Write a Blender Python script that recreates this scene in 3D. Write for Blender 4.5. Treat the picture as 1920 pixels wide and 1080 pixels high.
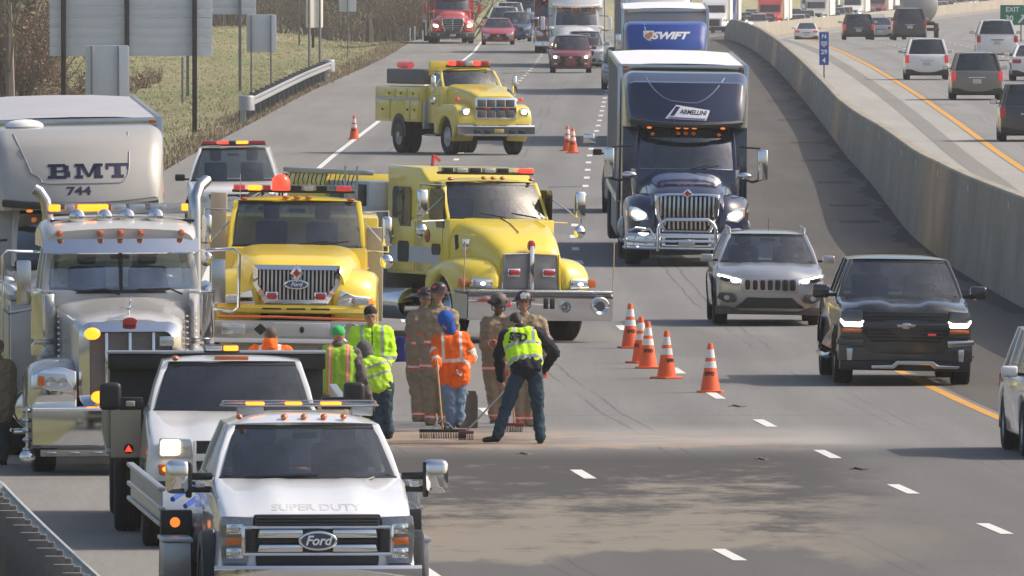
import bpy, bmesh, math, random
import numpy as np
from mathutils import Vector, Matrix
R = math.radians
random.seed(7)
for o in list(bpy.data.objects):
    bpy.data.objects.remove(o)
scene = bpy.context.scene
COL = scene.collection
# ------------------------------------------------------------------ camera, sky, sun, exposure
FPX, CAMH, HOR = 29870.0, 7.0, -176.0     # focal length in photo pixels, height over the road, horizon row
cam_d = bpy.data.cameras.new('camera')
cam = bpy.data.objects.new('camera', cam_d); COL.objects.link(cam)
cam_d.sensor_width = 36.0
cam_d.lens = 36.0 * FPX / 1920.0
cam_d.clip_start = 1.0
cam_d.clip_end = 20000.0
cam.location = (0, 0, CAMH)
cam.rotation_euler = (R(90) - math.atan((540 - HOR) / FPX), 0, 0)
scene.camera = cam
SUN_EL, SUN_AZ = 42.0, 80.0               # azimuth clockwise from +Y: the sun stands to the right, a little beyond
HAZE = 0.00011
world = bpy.data.worlds.new('World'); scene.world = world
world.use_nodes = True
wn = world.node_tree
wn.nodes.clear()
sky = wn.nodes.new('ShaderNodeTexSky'); sky.sky_type = 'NISHITA'; sky.sun_disc = False
sky.sun_elevation = R(SUN_EL); sky.sun_rotation = R(SUN_AZ)
sky.altitude = 200; sky.air_density = 1.0; sky.dust_density = 5.0; sky.ozone_density = .6
bgn = wn.nodes.new('ShaderNodeBackground'); bgn.inputs['Strength'].default_value = 0.135
won = wn.nodes.new('ShaderNodeOutputWorld')
wn.links.new(sky.outputs[0], bgn.inputs['Color']); wn.links.new(bgn.outputs[0], won.inputs['Surface'])
sd = bpy.data.lights.new('sun', 'SUN'); sd.energy = 2.6; sd.angle = R(0.5); sd.color = (1.0, 0.91, 0.78)
sun = bpy.data.objects.new('sun', sd); COL.objects.link(sun)
sv = Vector((math.sin(R(SUN_AZ)) * math.cos(R(SUN_EL)), math.cos(R(SUN_AZ)) * math.cos(R(SUN_EL)), math.sin(R(SUN_EL))))
sun.rotation_euler = sv.to_track_quat('Z', 'Y').to_euler()
sun.location = (60, 200, 80)
scene.view_settings.view_transform = 'Standard'
scene.view_settings.look = 'None'
scene.view_settings.gamma = 1.0
scene.view_settings.exposure = 0.38
scene.view_settings.use_curve_mapping = False

# ------------------------------------------------------------------ the lie of the road
_zd = np.array([0, 600, 700, 800, 870, 940, 1195, 1600, 2000, 2400, 3200, 6000.])
_zz = np.array([0, 0, -.2, -.4, -.55, -.84, -3.2, -5.5, -6.8, -7.5, -8, -8.])
_cd = np.array([0, 100, 150, 172, 197, 222, 250, 275, 310, 340, 400, 446, 520, 607, 721, 813, 940, 1195, 1600, 2000, 2400, 3200, 6000.])
_cx = np.array([17, 7.5, 3.85, 2.3, .8, -.45, -1.4, -1.94, -2.35, -2.38, -1.8, -1.5, -.8, -.05, .99, 1.6, 1.9, 5, 18, 41, 70, 160, 900.])
_g = np.arange(0, 6001, 2.0)
def _smooth(a, w):
    k = np.hanning(2 * w + 3)[1:-1]; k /= k.sum()
    p = np.pad(a, w, mode='edge')
    return np.convolve(p, k, mode='valid')[:len(a)]
_zg = _smooth(np.interp(_g, _zd, _zz), 25)
_cg = _smooth(np.interp(_g, _cd, _cx), 9)
def zr(d): return float(np.interp(d, _g, _zg))
def cx(d): return float(np.interp(d, _g, _cg))
def head(d):                                  # direction of the road, as rotation about Z
    return -math.atan((cx(d + 6) - cx(d - 6)) / 12.0)
def d_of(y):                                  # distance of the ground seen in photo row y
    lo, hi = 100.0, 950.0
    for _ in range(40):
        m = (lo + hi) / 2
        if HOR + (CAMH - zr(m)) * FPX / m > y: lo = m
        else: hi = m
    return lo
def gpt(x, y):
    d = d_of(y); return Vector(((x - 960) * d / FPX, d, zr(d)))

# ------------------------------------------------------------------ materials
MATS = {}
def _new(name):
    m = bpy.data.materials.new(name); m.use_nodes = True
    nt = m.node_tree; nt.nodes.clear()
    o = nt.nodes.new('ShaderNodeOutputMaterial')
    return m, nt, o
def N(nt, t, **kw):
    n = nt.nodes.new(t)
    for k, v in kw.items():
        if k.startswith('i_'): n.inputs[k[2:].replace('_', ' ')].default_value = v
        else: setattr(n, k, v)
    return n
def L(nt, a, b): nt.links.new(a, b)
def rgba(c): return (c[0], c[1], c[2], 1.0)
def mat(name, col, rough=0.5, metal=0.0, coat=0.0, var=0.12, scale=6.0, bump=0.0, emit=0.0, ecol=None, dirt=0.0, spec=0.5, bscale=None):
    if name in MATS: return MATS[name]
    m, nt, o = _new(name)
    b = N(nt, 'ShaderNodeBsdfPrincipled')
    b.inputs['Roughness'].default_value = rough
    b.inputs['Metallic'].default_value = metal
    b.inputs['Coat Weight'].default_value = coat
    b.inputs['Coat Roughness'].default_value = 0.06
    b.inputs['Specular IOR Level'].default_value = spec
    tc = N(nt, 'ShaderNodeTexCoord')
    nz = N(nt, 'ShaderNodeTexNoise'); nz.inputs['Scale'].default_value = scale; nz.inputs['Detail'].default_value = 6
    L(nt, tc.outputs['Object'], nz.inputs['Vector'])
    mx = N(nt, 'ShaderNodeMix', data_type='RGBA')
    mx.inputs[6].default_value = rgba([c * (1 - var) for c in col]); mx.inputs[7].default_value = rgba([min(1, c * (1 + var)) for c in col])
    L(nt, nz.outputs['Fac'], mx.inputs[0])
    out = mx.outputs[2]
    if dirt > 0:                                # road film thrown up on the lower body and streaks
        sp = N(nt, 'ShaderNodeSeparateXYZ'); L(nt, tc.outputs['Object'], sp.inputs[0])
        mr = N(nt, 'ShaderNodeMapRange'); mr.inputs[1].default_value = 1.3; mr.inputs[2].default_value = 0.2; mr.inputs[3].default_value = 0.08; mr.inputs[4].default_value = 1.0
        L(nt, sp.outputs[2], mr.inputs[0])
        n2 = N(nt, 'ShaderNodeTexNoise'); n2.inputs['Scale'].default_value = 3.0; n2.inputs['Detail'].default_value = 8; n2.inputs['Roughness'].default_value = .7
        L(nt, tc.outputs['Object'], n2.inputs['Vector'])
        mu = N(nt, 'ShaderNodeMath', operation='MULTIPLY'); L(nt, mr.outputs[0], mu.inputs[0]); L(nt, n2.outputs['Fac'], mu.inputs[1])
        m2 = N(nt, 'ShaderNodeMath', operation='MULTIPLY', use_clamp=True); L(nt, mu.outputs[0], m2.inputs[0]); m2.inputs[1].default_value = dirt * 1.6
        mx2 = N(nt, 'ShaderNodeMix', data_type='RGBA'); L(nt, m2.outputs[0], mx2.inputs[0]); L(nt, out, mx2.inputs[6]); mx2.inputs[7].default_value = (.19, .17, .145, 1)
        out = mx2.outputs[2]
        ra = N(nt, 'ShaderNodeMath', operation='MULTIPLY_ADD', use_clamp=True); L(nt, m2.outputs[0], ra.inputs[0]); ra.inputs[1].default_value = .5; ra.inputs[2].default_value = rough
        L(nt, ra.outputs[0], b.inputs['Roughness'])
        cw = N(nt, 'ShaderNodeMath', operation='MULTIPLY_ADD', use_clamp=True); L(nt, m2.outputs[0], cw.inputs[0]); cw.inputs[1].default_value = -1.0 * coat; cw.inputs[2].default_value = coat
        L(nt, cw.outputs[0], b.inputs['Coat Weight'])
    L(nt, out, b.inputs['Base Color'])
    if bump > 0:
        nb = N(nt, 'ShaderNodeTexNoise'); nb.inputs['Scale'].default_value = bscale or scale * 8; nb.inputs['Detail'].default_value = 5
        L(nt, tc.outputs['Object'], nb.inputs['Vector'])
        bp = N(nt, 'ShaderNodeBump'); bp.inputs['Strength'].default_value = bump; bp.inputs['Distance'].default_value = 0.02
        L(nt, nb.outputs['Fac'], bp.inputs['Height']); L(nt, bp.outputs[0], b.inputs['Normal'])
    if emit > 0:
        b.inputs['Emission Color'].default_value = rgba(ecol or col); b.inputs['Emission Strength'].default_value = emit
    L(nt, b.outputs[0], o.inputs['Surface'])
    MATS[name] = m
    return m
def paint(name, col, dirt=.35, rough=.32): return mat(name, col, rough=rough, coat=1.0, var=.04, scale=2.0, dirt=dirt)
def glass(name='window_glass', tint=(.33, .39, .39), refl=.16):
    if name in MATS: return MATS[name]
    m, nt, o = _new(name)
    t = N(nt, 'ShaderNodeBsdfTransparent'); t.inputs[0].default_value = rgba(tint)
    g = N(nt, 'ShaderNodeBsdfGlossy'); g.inputs['Roughness'].default_value = .03; g.inputs['Color'].default_value = (.95, .97, 1, 1)
    tc = N(nt, 'ShaderNodeTexCoord'); nz = N(nt, 'ShaderNodeTexNoise'); nz.inputs['Scale'].default_value = 2.5; nz.inputs['Detail'].default_value = 4
    L(nt, tc.outputs['Object'], nz.inputs['Vector'])
    gb = N(nt, 'ShaderNodeBump'); gb.inputs['Strength'].default_value = .35; gb.inputs['Distance'].default_value = .03; L(nt, nz.outputs['Fac'], gb.inputs['Height']); L(nt, gb.outputs[0], g.inputs['Normal'])
    fr = N(nt, 'ShaderNodeFresnel'); fr.inputs[0].default_value = 1.5
    ad = N(nt, 'ShaderNodeMath', operation='ADD', use_clamp=True); L(nt, fr.outputs[0], ad.inputs[0])
    ml = N(nt, 'ShaderNodeMath', operation='MULTIPLY'); ml.inputs[1].default_value = refl; L(nt, nz.outputs['Fac'], ml.inputs[0]); L(nt, ml.outputs[0], ad.inputs[1])
    d = N(nt, 'ShaderNodeBsdfDiffuse'); d.inputs[0].default_value = (.35, .36, .36, 1)       # film of dust
    m0 = N(nt, 'ShaderNodeMixShader'); m0.inputs[0].default_value = .025; L(nt, t.outputs[0], m0.inputs[1]); L(nt, d.outputs[0], m0.inputs[2])
    mx = N(nt, 'ShaderNodeMixShader'); L(nt, ad.outputs[0], mx.inputs[0]); L(nt, m0.outputs[0], mx.inputs[1]); L(nt, g.outputs[0], mx.inputs[2])
    L(nt, mx.outputs[0], o.inputs['Surface'])
    MATS[name] = m
    return m
def lamp(name, col, strength): return mat(name, [min(1, c) for c in col], rough=.3, var=.02, emit=strength, ecol=col)

CHROME = mat('chrome', (.75, .76, .78), rough=.07, metal=1, var=.04)
DCHROME = mat('dull_chrome', (.55, .55, .54), rough=.22, metal=1, var=.10, scale=4)
ALU = mat('aluminium', (.42, .43, .44), rough=.38, metal=.8, var=.12, scale=4)
DPLATE = mat('diamond_plate', (.40, .41, .42), rough=.34, metal=.9, var=.15, scale=30, bump=.5, bscale=60)
BLACK = mat('black_plastic', (.012, .012, .013), rough=.45, var=.2)
DARK = mat('dark_trim', (.03, .03, .032), rough=.55, var=.25, dirt=.3)
CHASSIS = mat('chassis_black', (.014, .013, .012), rough=.75, var=.4)
RUBBER = mat('tyre_rubber', (.016, .015, .014), rough=.82, var=.35, scale=9, bump=.3)
SEAT = mat('seat_cloth', (.035, .035, .038), rough=.9, var=.2)
INTER = mat('cabin_lining', (.03, .03, .032), rough=.9, var=.2)
GLASS = glass()
GLASS_D = glass('dark_window_glass', (.06, .065, .07), .12)
GLASS_L = glass('lens_glass', (.85, .87, .88), .2)
LENS = mat('clear_lens', (.55, .57, .58), rough=.12, metal=.5, var=.25, scale=25)
LIT = lamp('lit_headlamp', (1, .97, .9), 9.0)
LITW = lamp('lit_warm_headlamp', (1, .72, .35), 10.0)
AMBL = lamp('lit_amber_beacon', (1, .23, .010), 2.6)
REDL = lamp('lit_red_beacon', (1, .045, .02), 1.7)
AMB = mat('amber_lens', (.55, .13, .02), rough=.25, coat=.5, var=.15)
AMBG = lamp('lit_amber_marker', (1, .25, .03), .8)
REDLENS = mat('red_lens', (.42, .02, .02), rough=.25, coat=.5, var=.15)
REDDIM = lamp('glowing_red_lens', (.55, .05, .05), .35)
PLATE = mat('number_plate', (.5, .5, .47), rough=.5, var=.3, scale=40)
WHITEP = mat('white_print', (.78, .78, .78), rough=.5, var=.03)
SILVER = mat('silver_wheel', (.45, .46, .47), rough=.3, metal=.7, var=.1)

# ------------------------------------------------------------------ geometry helpers
class MB:
    """collects shapes, in the frame of their thing, for ONE mesh object"""
    def __init__(s, bevel=0.0, seg=2, warp=None): s.v = []; s.f = []; s.m = []; s.bevel = bevel; s.seg = seg; s.mi = 0; s.warp = warp
    def add(s, vs, fs):
        n = len(s.v)
        s.v += [tuple(v) for v in vs]
        s.f += [tuple(i + n for i in f) for f in fs]; s.m += [s.mi] * len(fs)
        return s
    def box(s, c, size, rot=None):
        hx, hy, hz = size[0] / 2, size[1] / 2, size[2] / 2
        vs = [Vector((x, y, z)) for x in (-hx, hx) for y in (-hy, hy) for z in (-hz, hz)]
        if rot is not None:
            M = Matrix.Rotation(rot[2], 3, 'Z') @ Matrix.Rotation(rot[1], 3, 'Y') @ Matrix.Rotation(rot[0], 3, 'X')
            vs = [M @ v for v in vs]
        c = Vector(c)
        return s.add([v + c for v in vs], [(0, 1, 3, 2), (4, 6, 7, 5), (0, 4, 5, 1), (2, 3, 7, 6), (0, 2, 6, 4), (1, 5, 7, 3)])
    def b2(s, x0, x1, y0, y1, z0, z1): return s.box(((x0 + x1) / 2, (y0 + y1) / 2, (z0 + z1) / 2), (abs(x1 - x0), abs(y1 - y0), abs(z1 - z0)))
    def prism(s, poly, y0, y1, axis='y'):
        """outline (x,z) pushed from y0 (front) to y1; axis 'x': outline (y,z) from x0 to x1; 'z': outline (x,y)"""
        a = sum(poly[i][0] * poly[(i + 1) % len(poly)][1] - poly[(i + 1) % len(poly)][0] * poly[i][1] for i in range(len(poly)))
        if (a < 0) != (axis == 'x' and False): poly = list(reversed(poly))
        n = len(poly)
        if axis == 'y': f = lambda p, t: (p[0], t, p[1])
        elif axis == 'x': f = lambda p, t: (t, p[0], p[1])
        else: f = lambda p, t: (p[0], p[1], t)
        vs = [f(p, y0) for p in poly] + [f(p, y1) for p in poly]
        fs = [tuple(range(n)), tuple(reversed(range(n, 2 * n)))] + [(i, i + n, (i + 1) % n + n, (i + 1) % n) for i in range(n)]
        return s.add(vs, fs)
    def cyl(s, p0, p1, r, r2=None, n=14, caps=True):
        p0, p1 = Vector(p0), Vector(p1); r2 = r if r2 is None else r2
        d = (p1 - p0).normalized(); a = d.orthogonal().normalized(); b = d.cross(a)
        vs = []
        for p, rr in ((p0, r), (p1, r2)):
            for i in range(n):
                t = 2 * math.pi * i / n; vs.append(p + a * math.cos(t) * rr + b * math.sin(t) * rr)
        fs = [(i, (i + 1) % n, (i + 1) % n + n, i + n) for i in range(n)]
        if caps: fs += [tuple(reversed(range(n))), tuple(range(n, 2 * n))]
        return s.add(vs, fs)
    def tube(s, pts, r, n=8, closed=False):
        pts = [Vector(p) for p in pts]; k = len(pts); rings = []
        prev = None
        for i, p in enumerate(pts):
            a = pts[i - 1] if (i > 0 or closed) else p
            c = pts[(i + 1) % k] if (i < k - 1 or closed) else p
            d = (c - a).normalized()
            if prev is None: u = d.orthogonal().normalized()
            else:
                u = (prev - d * prev.dot(d)); u = u.normalized() if u.length > 1e-6 else d.orthogonal().normalized()
            prev = u; w = d.cross(u); rr = r[i] if isinstance(r, (list, tuple)) else r
            rings.append([p + u * math.cos(2 * math.pi * j / n) * rr + w * math.sin(2 * math.pi * j / n) * rr for j in range(n)])
        return s.loft(rings, closed=closed)
    def loft(s, rings, closed=False, caps=True):
        n = len(rings[0]); k = len(rings)
        vs = [v for r_ in rings for v in r_]
        fs = []
        for i in range(k if closed else k - 1):
            a, b = i * n, ((i + 1) % k) * n
            fs += [(a + j, a + (j + 1) % n, b + (j + 1) % n, b + j) for j in range(n)]
        if caps and not closed: fs += [tuple(reversed(range(n))), tuple(range((k - 1) * n, k * n))]
        return s.add(vs, fs)
    def grid(s, rows, flip=False):
        n = len(rows[0]); fs = []
        for i in range(len(rows) - 1):
            for j in range(n - 1):
                q = (i * n + j, i * n + j + 1, (i + 1) * n + j + 1, (i + 1) * n + j)
                fs.append(tuple(reversed(q)) if flip else q)
        return s.add([v for r_ in rows for v in r_], fs)
    def ball(s, c, r, n=12, k=8):
        r = (r, r, r) if not isinstance(r, (tuple, list)) else r
        rings = []
        for i in range(1, k):
            t = math.pi * i / k
            rings.append([(c[0] + r[0] * math.sin(t) * math.cos(2 * math.pi * j / n), c[1] + r[1] * math.sin(t) * math.sin(2 * math.pi * j / n), c[2] - r[2] * math.cos(t)) for j in range(n)])
        m = len(s.v); s.loft(rings, caps=False)
        s.v += [(c[0], c[1], c[2] - r[2]), (c[0], c[1], c[2] + r[2])]
        t = len(s.v)
        s.f += [(m + (j + 1) % n, m + j, t - 2) for j in range(n)] + [(m + (k - 2) * n + j, m + (k - 2) * n + (j + 1) % n, t - 1) for j in range(n)]
        s.m += [s.mi] * (2 * n)
        return s
    def lathe(s, prof, c, axis='x', n=28):
        """prof: (radius, offset along axis)"""
        rings = []
        for j in range(n):
            t = 2 * math.pi * j / n; ring = []
            for r_, h in prof:
                if axis == 'x': ring.append((c[0] + h, c[1] + r_ * math.cos(t), c[2] + r_ * math.sin(t)))
                elif axis == 'z': ring.append((c[0] + r_ * math.cos(t), c[1] + r_ * math.sin(t), c[2] + h))
                else: ring.append((c[0] + r_ * math.cos(t), c[1] + h, c[2] + r_ * math.sin(t)))
            rings.append(ring)
        k = len(prof); fs = []
        for i in range(n):
            a, b = i * k, ((i + 1) % n) * k
            fs += [(a + j, b + j, b + j + 1, a + j + 1) for j in range(k - 1)]
        return s.add([v for r_ in rings for v in r_], fs)
    def mesh(s, name):
        bm = bmesh.new()
        vs = [bm.verts.new(s.warp(*v) if s.warp else v) for v in s.v]
        for f, mi in zip(s.f, s.m):
            try: fc = bm.faces.new([vs[i] for i in f])
            except ValueError: continue
            fc.material_index = mi
        bmesh.ops.recalc_face_normals(bm, faces=bm.faces)
        if s.bevel > 0:
            es = [e for e in bm.edges if len(e.link_faces) == 2 and e.calc_face_angle(0) > .5]
            bmesh.ops.bevel(bm, geom=es, offset=s.bevel, segments=s.seg, affect='EDGES', profile=.5, clamp_overlap=True)
        for f in bm.faces: f.smooth = True
        for e in bm.edges:
            if len(e.link_faces) == 2 and e.calc_face_angle(0) > .62: e.smooth = False
        me = bpy.data.meshes.new(name); bm.to_mesh(me); bm.free()
        return me
def link(name, me, parent=None, mats=None, kind=None, label=None):
    o = bpy.data.objects.new(name, me); COL.objects.link(o)
    if mats is not None and not me.materials:
        for m in (mats if isinstance(mats, (list, tuple)) else [mats]): me.materials.append(m)
    if parent is not None: o.parent = parent
    if kind: o['kind'] = kind
    if label: o['label'] = label
    return o
SPLIT = {'pump_panel', 'window_pillar', 'bed_front_panel', 'warning_panel', 'step', 'light_bar_foot', 'lock_plate', 'deck_bulkhead', 'hose_bed_wall', 'hand_rail', 'side_skirt', 'frame_rail', 'wiper', 'reflective_tab', 'deck_rail', 'air_slot', 'mirror_arm', 'chain_rack'}
def islands(mb):
    par = list(range(len(mb.v)))
    def find(i):
        while par[i] != i: par[i] = par[par[i]]; i = par[i]
        return i
    for f in mb.f:
        a = find(f[0])
        for i in f[1:]: par[find(i)] = a
    out = {}
    for f, m in zip(mb.f, mb.m): out.setdefault(find(f[0]), []).append((f, m))
    res = []
    for fs in out.values():
        idx = sorted({i for f, _ in fs for i in f}); mp = {i: k for k, i in enumerate(idx)}
        q = MB(mb.bevel, mb.seg, mb.warp); q.v = [mb.v[i] for i in idx]; q.f = [tuple(mp[i] for i in f) for f, _ in fs]; q.m = [m for _, m in fs]; res.append(q)
    return res
def part(name, mb, mats, parent=None, kind=None, label=None):
    if name in SPLIT and kind is None:
        for q in islands(mb): o = link(name, q.mesh(name), parent, mats, kind, label)
        return o
    return link(name, mb.mesh(name), parent, mats, kind, label)
def tris(o):
    me = o.data; me.calc_loop_triangles(); return [v.co.copy() for v in me.vertices], [tuple(t.vertices) for t in me.loop_triangles]
def decal(me, target, y0=-6.0, lift=.004):
    """lay a flat mesh drawn in x/z onto the front of a part, as paint or vinyl"""
    from mathutils.bvhtree import BVHTree
    objs = target if isinstance(target, (list, tuple)) else [target]
    bv = [BVHTree.FromPolygons(*tris(o)) for o in objs]
    for v in me.vertices:
        best = None
        for b in bv:
            h = b.ray_cast(Vector((v.co.x, y0, v.co.z)), Vector((0, 1, 0)))
            if h[0] is not None and (best is None or h[0].y < best): best = h[0].y
        v.co.y = (best if best is not None else 0) - lift + min(0, v.co.y)
    return me
def subdiv(me, cuts=1, tri=True):
    bm = bmesh.new(); bm.from_mesh(me); bmesh.ops.triangulate(bm, faces=bm.faces)
    for _ in range(cuts):
        es = [e for e in bm.edges if e.calc_length() > .05]
        if es: bmesh.ops.subdivide_edges(bm, edges=es, cuts=1)
        bmesh.ops.triangulate(bm, faces=bm.faces)
    bm.to_mesh(me); bm.free(); return me
def decal_text(name, txt, size, x, z, m, target, parent, bold=0.0, shear=0.0, sx=1.0):
    me = font_mesh(txt, size, bold, .002, shear, sx); me.transform(Matrix.Translation((x, 0, z)))
    for v in me.vertices: v.co.y = -.003 if v.co.y < 0 else 0
    subdiv(me, 1); decal(me, target); me.materials.clear(); me.materials.append(m); me.name = name
    return link(name, me, parent)
def decal_poly(name, poly, m, target, parent, th=.006, cuts=3, lift=.004):
    q = MB(); q.prism(poly, -th, 0); me = q.mesh(name); subdiv(me, cuts); decal(me, target, lift=lift); me.materials.append(m); return link(name, me, parent)
def decal_line(name, pts, r, m, target, parent):
    from mathutils.bvhtree import BVHTree
    b = BVHTree.FromPolygons(*tris(target)); out = []
    for x, z in pts:
        h = b.ray_cast(Vector((x, -6, z)), Vector((0, 1, 0)))
        if h[0] is not None: out.append(h[0])
    q = MB(); q.tube(out, r, 5); return part(name, q, m, parent)
def tag(o, label, cat, group=None):
    o['label'] = label; o['category'] = cat
    if group: o['group'] = group
    return o
def thing(name, label, cat, loc=(0, 0, 0), rz=0.0, group=None, pitch=0.0):
    o = bpy.data.objects.new(name, None); COL.objects.link(o)
    o.location = loc; o.rotation_euler = (pitch, 0, rz); o.empty_display_size = .3
    return tag(o, label, cat, group)
def copy_tree(o, parent=None):
    c = o.copy(); COL.objects.link(c)
    if parent is not None: c.parent = parent; c.matrix_parent_inverse = o.matrix_parent_inverse.copy()
    for ch in [x for x in KIDS.get(o.name, [])]: copy_tree(ch, c)
    return c
KIDS = {}
def index_kids():
    KIDS.clear()
    for o in bpy.data.objects:
        if o.parent: KIDS.setdefault(o.parent.name, []).append(o)
def arc(cy, cz, r, a0, a1, n=9):
    return [(cy + r * math.cos(R(a0 + (a1 - a0) * i / (n - 1))), cz + r * math.sin(R(a0 + (a1 - a0) * i / (n - 1)))) for i in range(n)]
def rrect(x0, x1, z0, z1, r, n=4):
    p = []
    for (cx_, cz_, a) in ((x1 - r, z1 - r, 0), (x0 + r, z1 - r, 90), (x0 + r, z0 + r, 180), (x1 - r, z0 + r, 270)):
        p += arc(cx_, cz_, r, a, a + 90, n)
    return p
def ell(cx_, cz_, a, b, n=20): return [(cx_ + a * math.cos(2 * math.pi * i / n), cz_ + b * math.sin(2 * math.pi * i / n)) for i in range(n)]
def mirr(poly): return [(-x, z) for x, z in poly]
def profile_mb(prof, hw, r=.08, x0=None, deform=None, cols=7, warp=None):
    """closed outline (y,z) extruded across the width with rounded side edges"""
    x0 = -hw if x0 is None else x0; x1 = hw
    n = len(prof)
    A = sum(prof[i][0] * prof[(i + 1) % n][1] - prof[(i + 1) % n][0] * prof[i][1] for i in range(n))
    sg = 1 if A > 0 else -1
    nor = []
    for i in range(n):
        a, b = Vector(prof[i - 1]), Vector(prof[(i + 1) % n]); t = (b - a)
        t = t.normalized() if t.length > 1e-9 else Vector((1, 0)); nor.append(Vector((-t.y, t.x)) * sg)
    xs = []
    for k in range(4):
        u = math.sin(R(90 - 30 * k)); xs.append((x0 + r - r * math.sin(R(90 - 30 * k)), r * (1 - math.cos(R(90 - 30 * k)))))
    for k in range(1, cols): xs.append((x0 + r + (x1 - x0 - 2 * r) * k / cols, 0))
    for k in range(4): xs.append((x1 - r + r * math.sin(R(30 * k)), r * (1 - math.cos(R(30 * k)))))
    rings = []
    for x, ins in xs:
        ring = []
        for i, (y, z) in enumerate(prof):
            q = (x, y + nor[i].x * ins, z + nor[i].y * ins)
            ring.append(deform(*q) if deform else q)
        rings.append(ring)
    m = MB(); m.loft(rings)
    return m
def font_mesh(txt, size, bold=0.0, ext=.004, shear=0.0, sx=1.0):
    c = bpy.data.curves.new('t', 'FONT'); c.body = txt; c.size = size; c.extrude = ext; c.offset = bold; c.align_x = 'CENTER'; c.align_y = 'CENTER'; c.shear = shear
    c.resolution_u = 3
    o = bpy.data.objects.new('t', c); COL.objects.link(o)
    dg = bpy.context.evaluated_depsgraph_get()
    me = bpy.data.meshes.new_from_object(o.evaluated_get(dg))
    bpy.data.objects.remove(o); bpy.data.curves.remove(c)
    me.transform(Matrix.Rotation(R(90), 4, 'X') @ Matrix.Diagonal((sx, 1, 1, 1)))
    return me
def text(name, txt, size, loc, m, parent=None, bold=0.0, rz=0.0, rx=0.0, shear=0.0, sx=1.0, ext=.004):
    me = font_mesh(txt, size, bold, ext, shear, sx); me.name = name
    me.transform(Matrix.Translation(loc) @ Matrix.Rotation(rz, 4, 'Z') @ Matrix.Rotation(rx, 4, 'X'))
    me.materials.clear(); me.materials.append(m)
    return link(name, me, parent)

# ------------------------------------------------------------------ wheels
WM = {}
def wheel(parent, x, y, r, w, style='car', side=-1, name='wheel', dual=False):
    """side -1: outer face to the image left of the vehicle (local -x)"""
    key = (round(r, 3), round(w, 3), style)
    if key not in WM:
        h = w / 2
        rr = r * (.62 if style == 'car' else .56)
        prof = [(rr, -h * .8), (r * .80, -h * 1.02), (r * .93, -h * .98), (r * .985, -h * .82)]
        ng = 4
        for g in range(ng):
            a = -h * .72 + 1.44 * h * g / ng; b = a + 1.44 * h / ng
            prof += [(r, a), (r, b - .012), (r * .975, b - .010), (r * .975, b - .002)]
        prof += [(r, h * .72), (r * .985, h * .82), (r * .93, h * .98), (r * .80, h * 1.02), (rr, h * .8)]
        t = MB(); t.lathe(prof, (0, 0, 0), n=30)
        rm = MB()
        if style == 'car':
            rm.lathe([(rr, -h * .8), (rr * .96, -h * .86), (rr * .90, -h * .6), (rr * .9, h * .6), (rr, h * .8)], (0, 0, 0), n=28)
            rm.lathe([(.0, -h * .62), (rr * .22, -h * .62), (rr * .24, -h * .3)], (0, 0, 0), n=14)
            for k in range(5):
                a = 2 * math.pi * k / 5 + .3
                for da in (-.11, .11):
                    p1 = (-h * .62, rr * .93 * math.cos(a + da), rr * .93 * math.sin(a + da)); p0 = (-h * .60, rr * .1 * math.cos(a), rr * .1 * math.sin(a))
                    rm.cyl(p0, p1, rr * .07, n=6)
            rm.lathe([(rr * .9, -h * .1), (.02, -h * .1)], (0, 0, 0), n=20)
        elif style == 'drive':      # rear hub, dished
            rm.lathe([(rr, -h * .8), (rr * .92, -h * .85), (rr * .86, h * .1), (rr * .45, h * .2), (rr * .42, -h * .7), (.0, -h * .75)], (0, 0, 0), n=28)
        else:                       # steer hub, bulging outwards
            rm.lathe([(rr, -h * .8), (rr * .94, -h * .9), (rr * .88, -h * .3), (rr * .70, -h * .15), (rr * .52, -h * .55), (rr * .30, -h * 1.1), (.0, -h * 1.15)], (0, 0, 0), n=28)
            for k in range(8):
                a = 2 * math.pi * k / 8; rm.ball((-h * .52, rr * .6 * math.cos(a), rr * .6 * math.sin(a)), rr * .055, 6, 4)
        tm = t.mesh('wheel'); tm.materials.append(RUBBER)
        rmm = rm.mesh('rim')
        rmm.materials.append(WM.get(('m', style), SILVER) if style == 'car' else WHT_RIM if style.endswith('w') else DCHROME)
        WM[key] = (tm, rmm)
    tm, rmm = WM[key]
    o = bpy.data.objects.new(name, tm); COL.objects.link(o); o.parent = parent
    o.location = (x, y, r); o.rotation_euler = (0, 0, 0 if side < 0 else math.pi)
    q = bpy.data.objects.new('rim', rmm); COL.objects.link(q); q.parent = o
    if dual: wheel(parent, x - side * (w + .05), y, r, w, style, side)
    return o
WHT_RIM = mat('white_steel_rim', (.62, .62, .58), rough=.45, var=.1, dirt=.2)
# ------------------------------------------------------------------ setting
def ribbon(d0, d1, o0, o1, dz, step=6.0, across=1, jag=0.0):
    mb = MB(); rows = []
    d = d0; ds = []
    while d < d1: ds.append(d); d += step * (1 if d < 900 else 4)
    ds.append(d1)
    for d in ds:
        c = cx(d); z = zr(d) + dz
        e0, e1 = (o0(d) if callable(o0) else o0), (o1(d) if callable(o1) else o1)
        rows.append([(c + e0 + (e1 - e0) * k / across, d, z) for k in range(across + 1)])
    mb.grid(rows, flip=False)
    return mb
def flatmesh(name, mb, m, kind='structure'):
    me = bpy.data.meshes.new(name); me.from_pydata(mb.v, [], mb.f); me.update()
    o = link(name, me, None, m, kind)
    bm = bmesh.new(); bm.from_mesh(me); bmesh.ops.recalc_face_normals(bm, faces=bm.faces)
    if sum(f.normal.z for f in bm.faces) < 0: bmesh.ops.reverse_faces(bm, faces=bm.faces)
    bm.to_mesh(me); bm.free()
    at = me.attributes.new('across', 'FLOAT', 'POINT'); at.data.foreach_set('value', [v.co.x - cx(v.co.y) for v in me.vertices])
    return o
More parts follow.
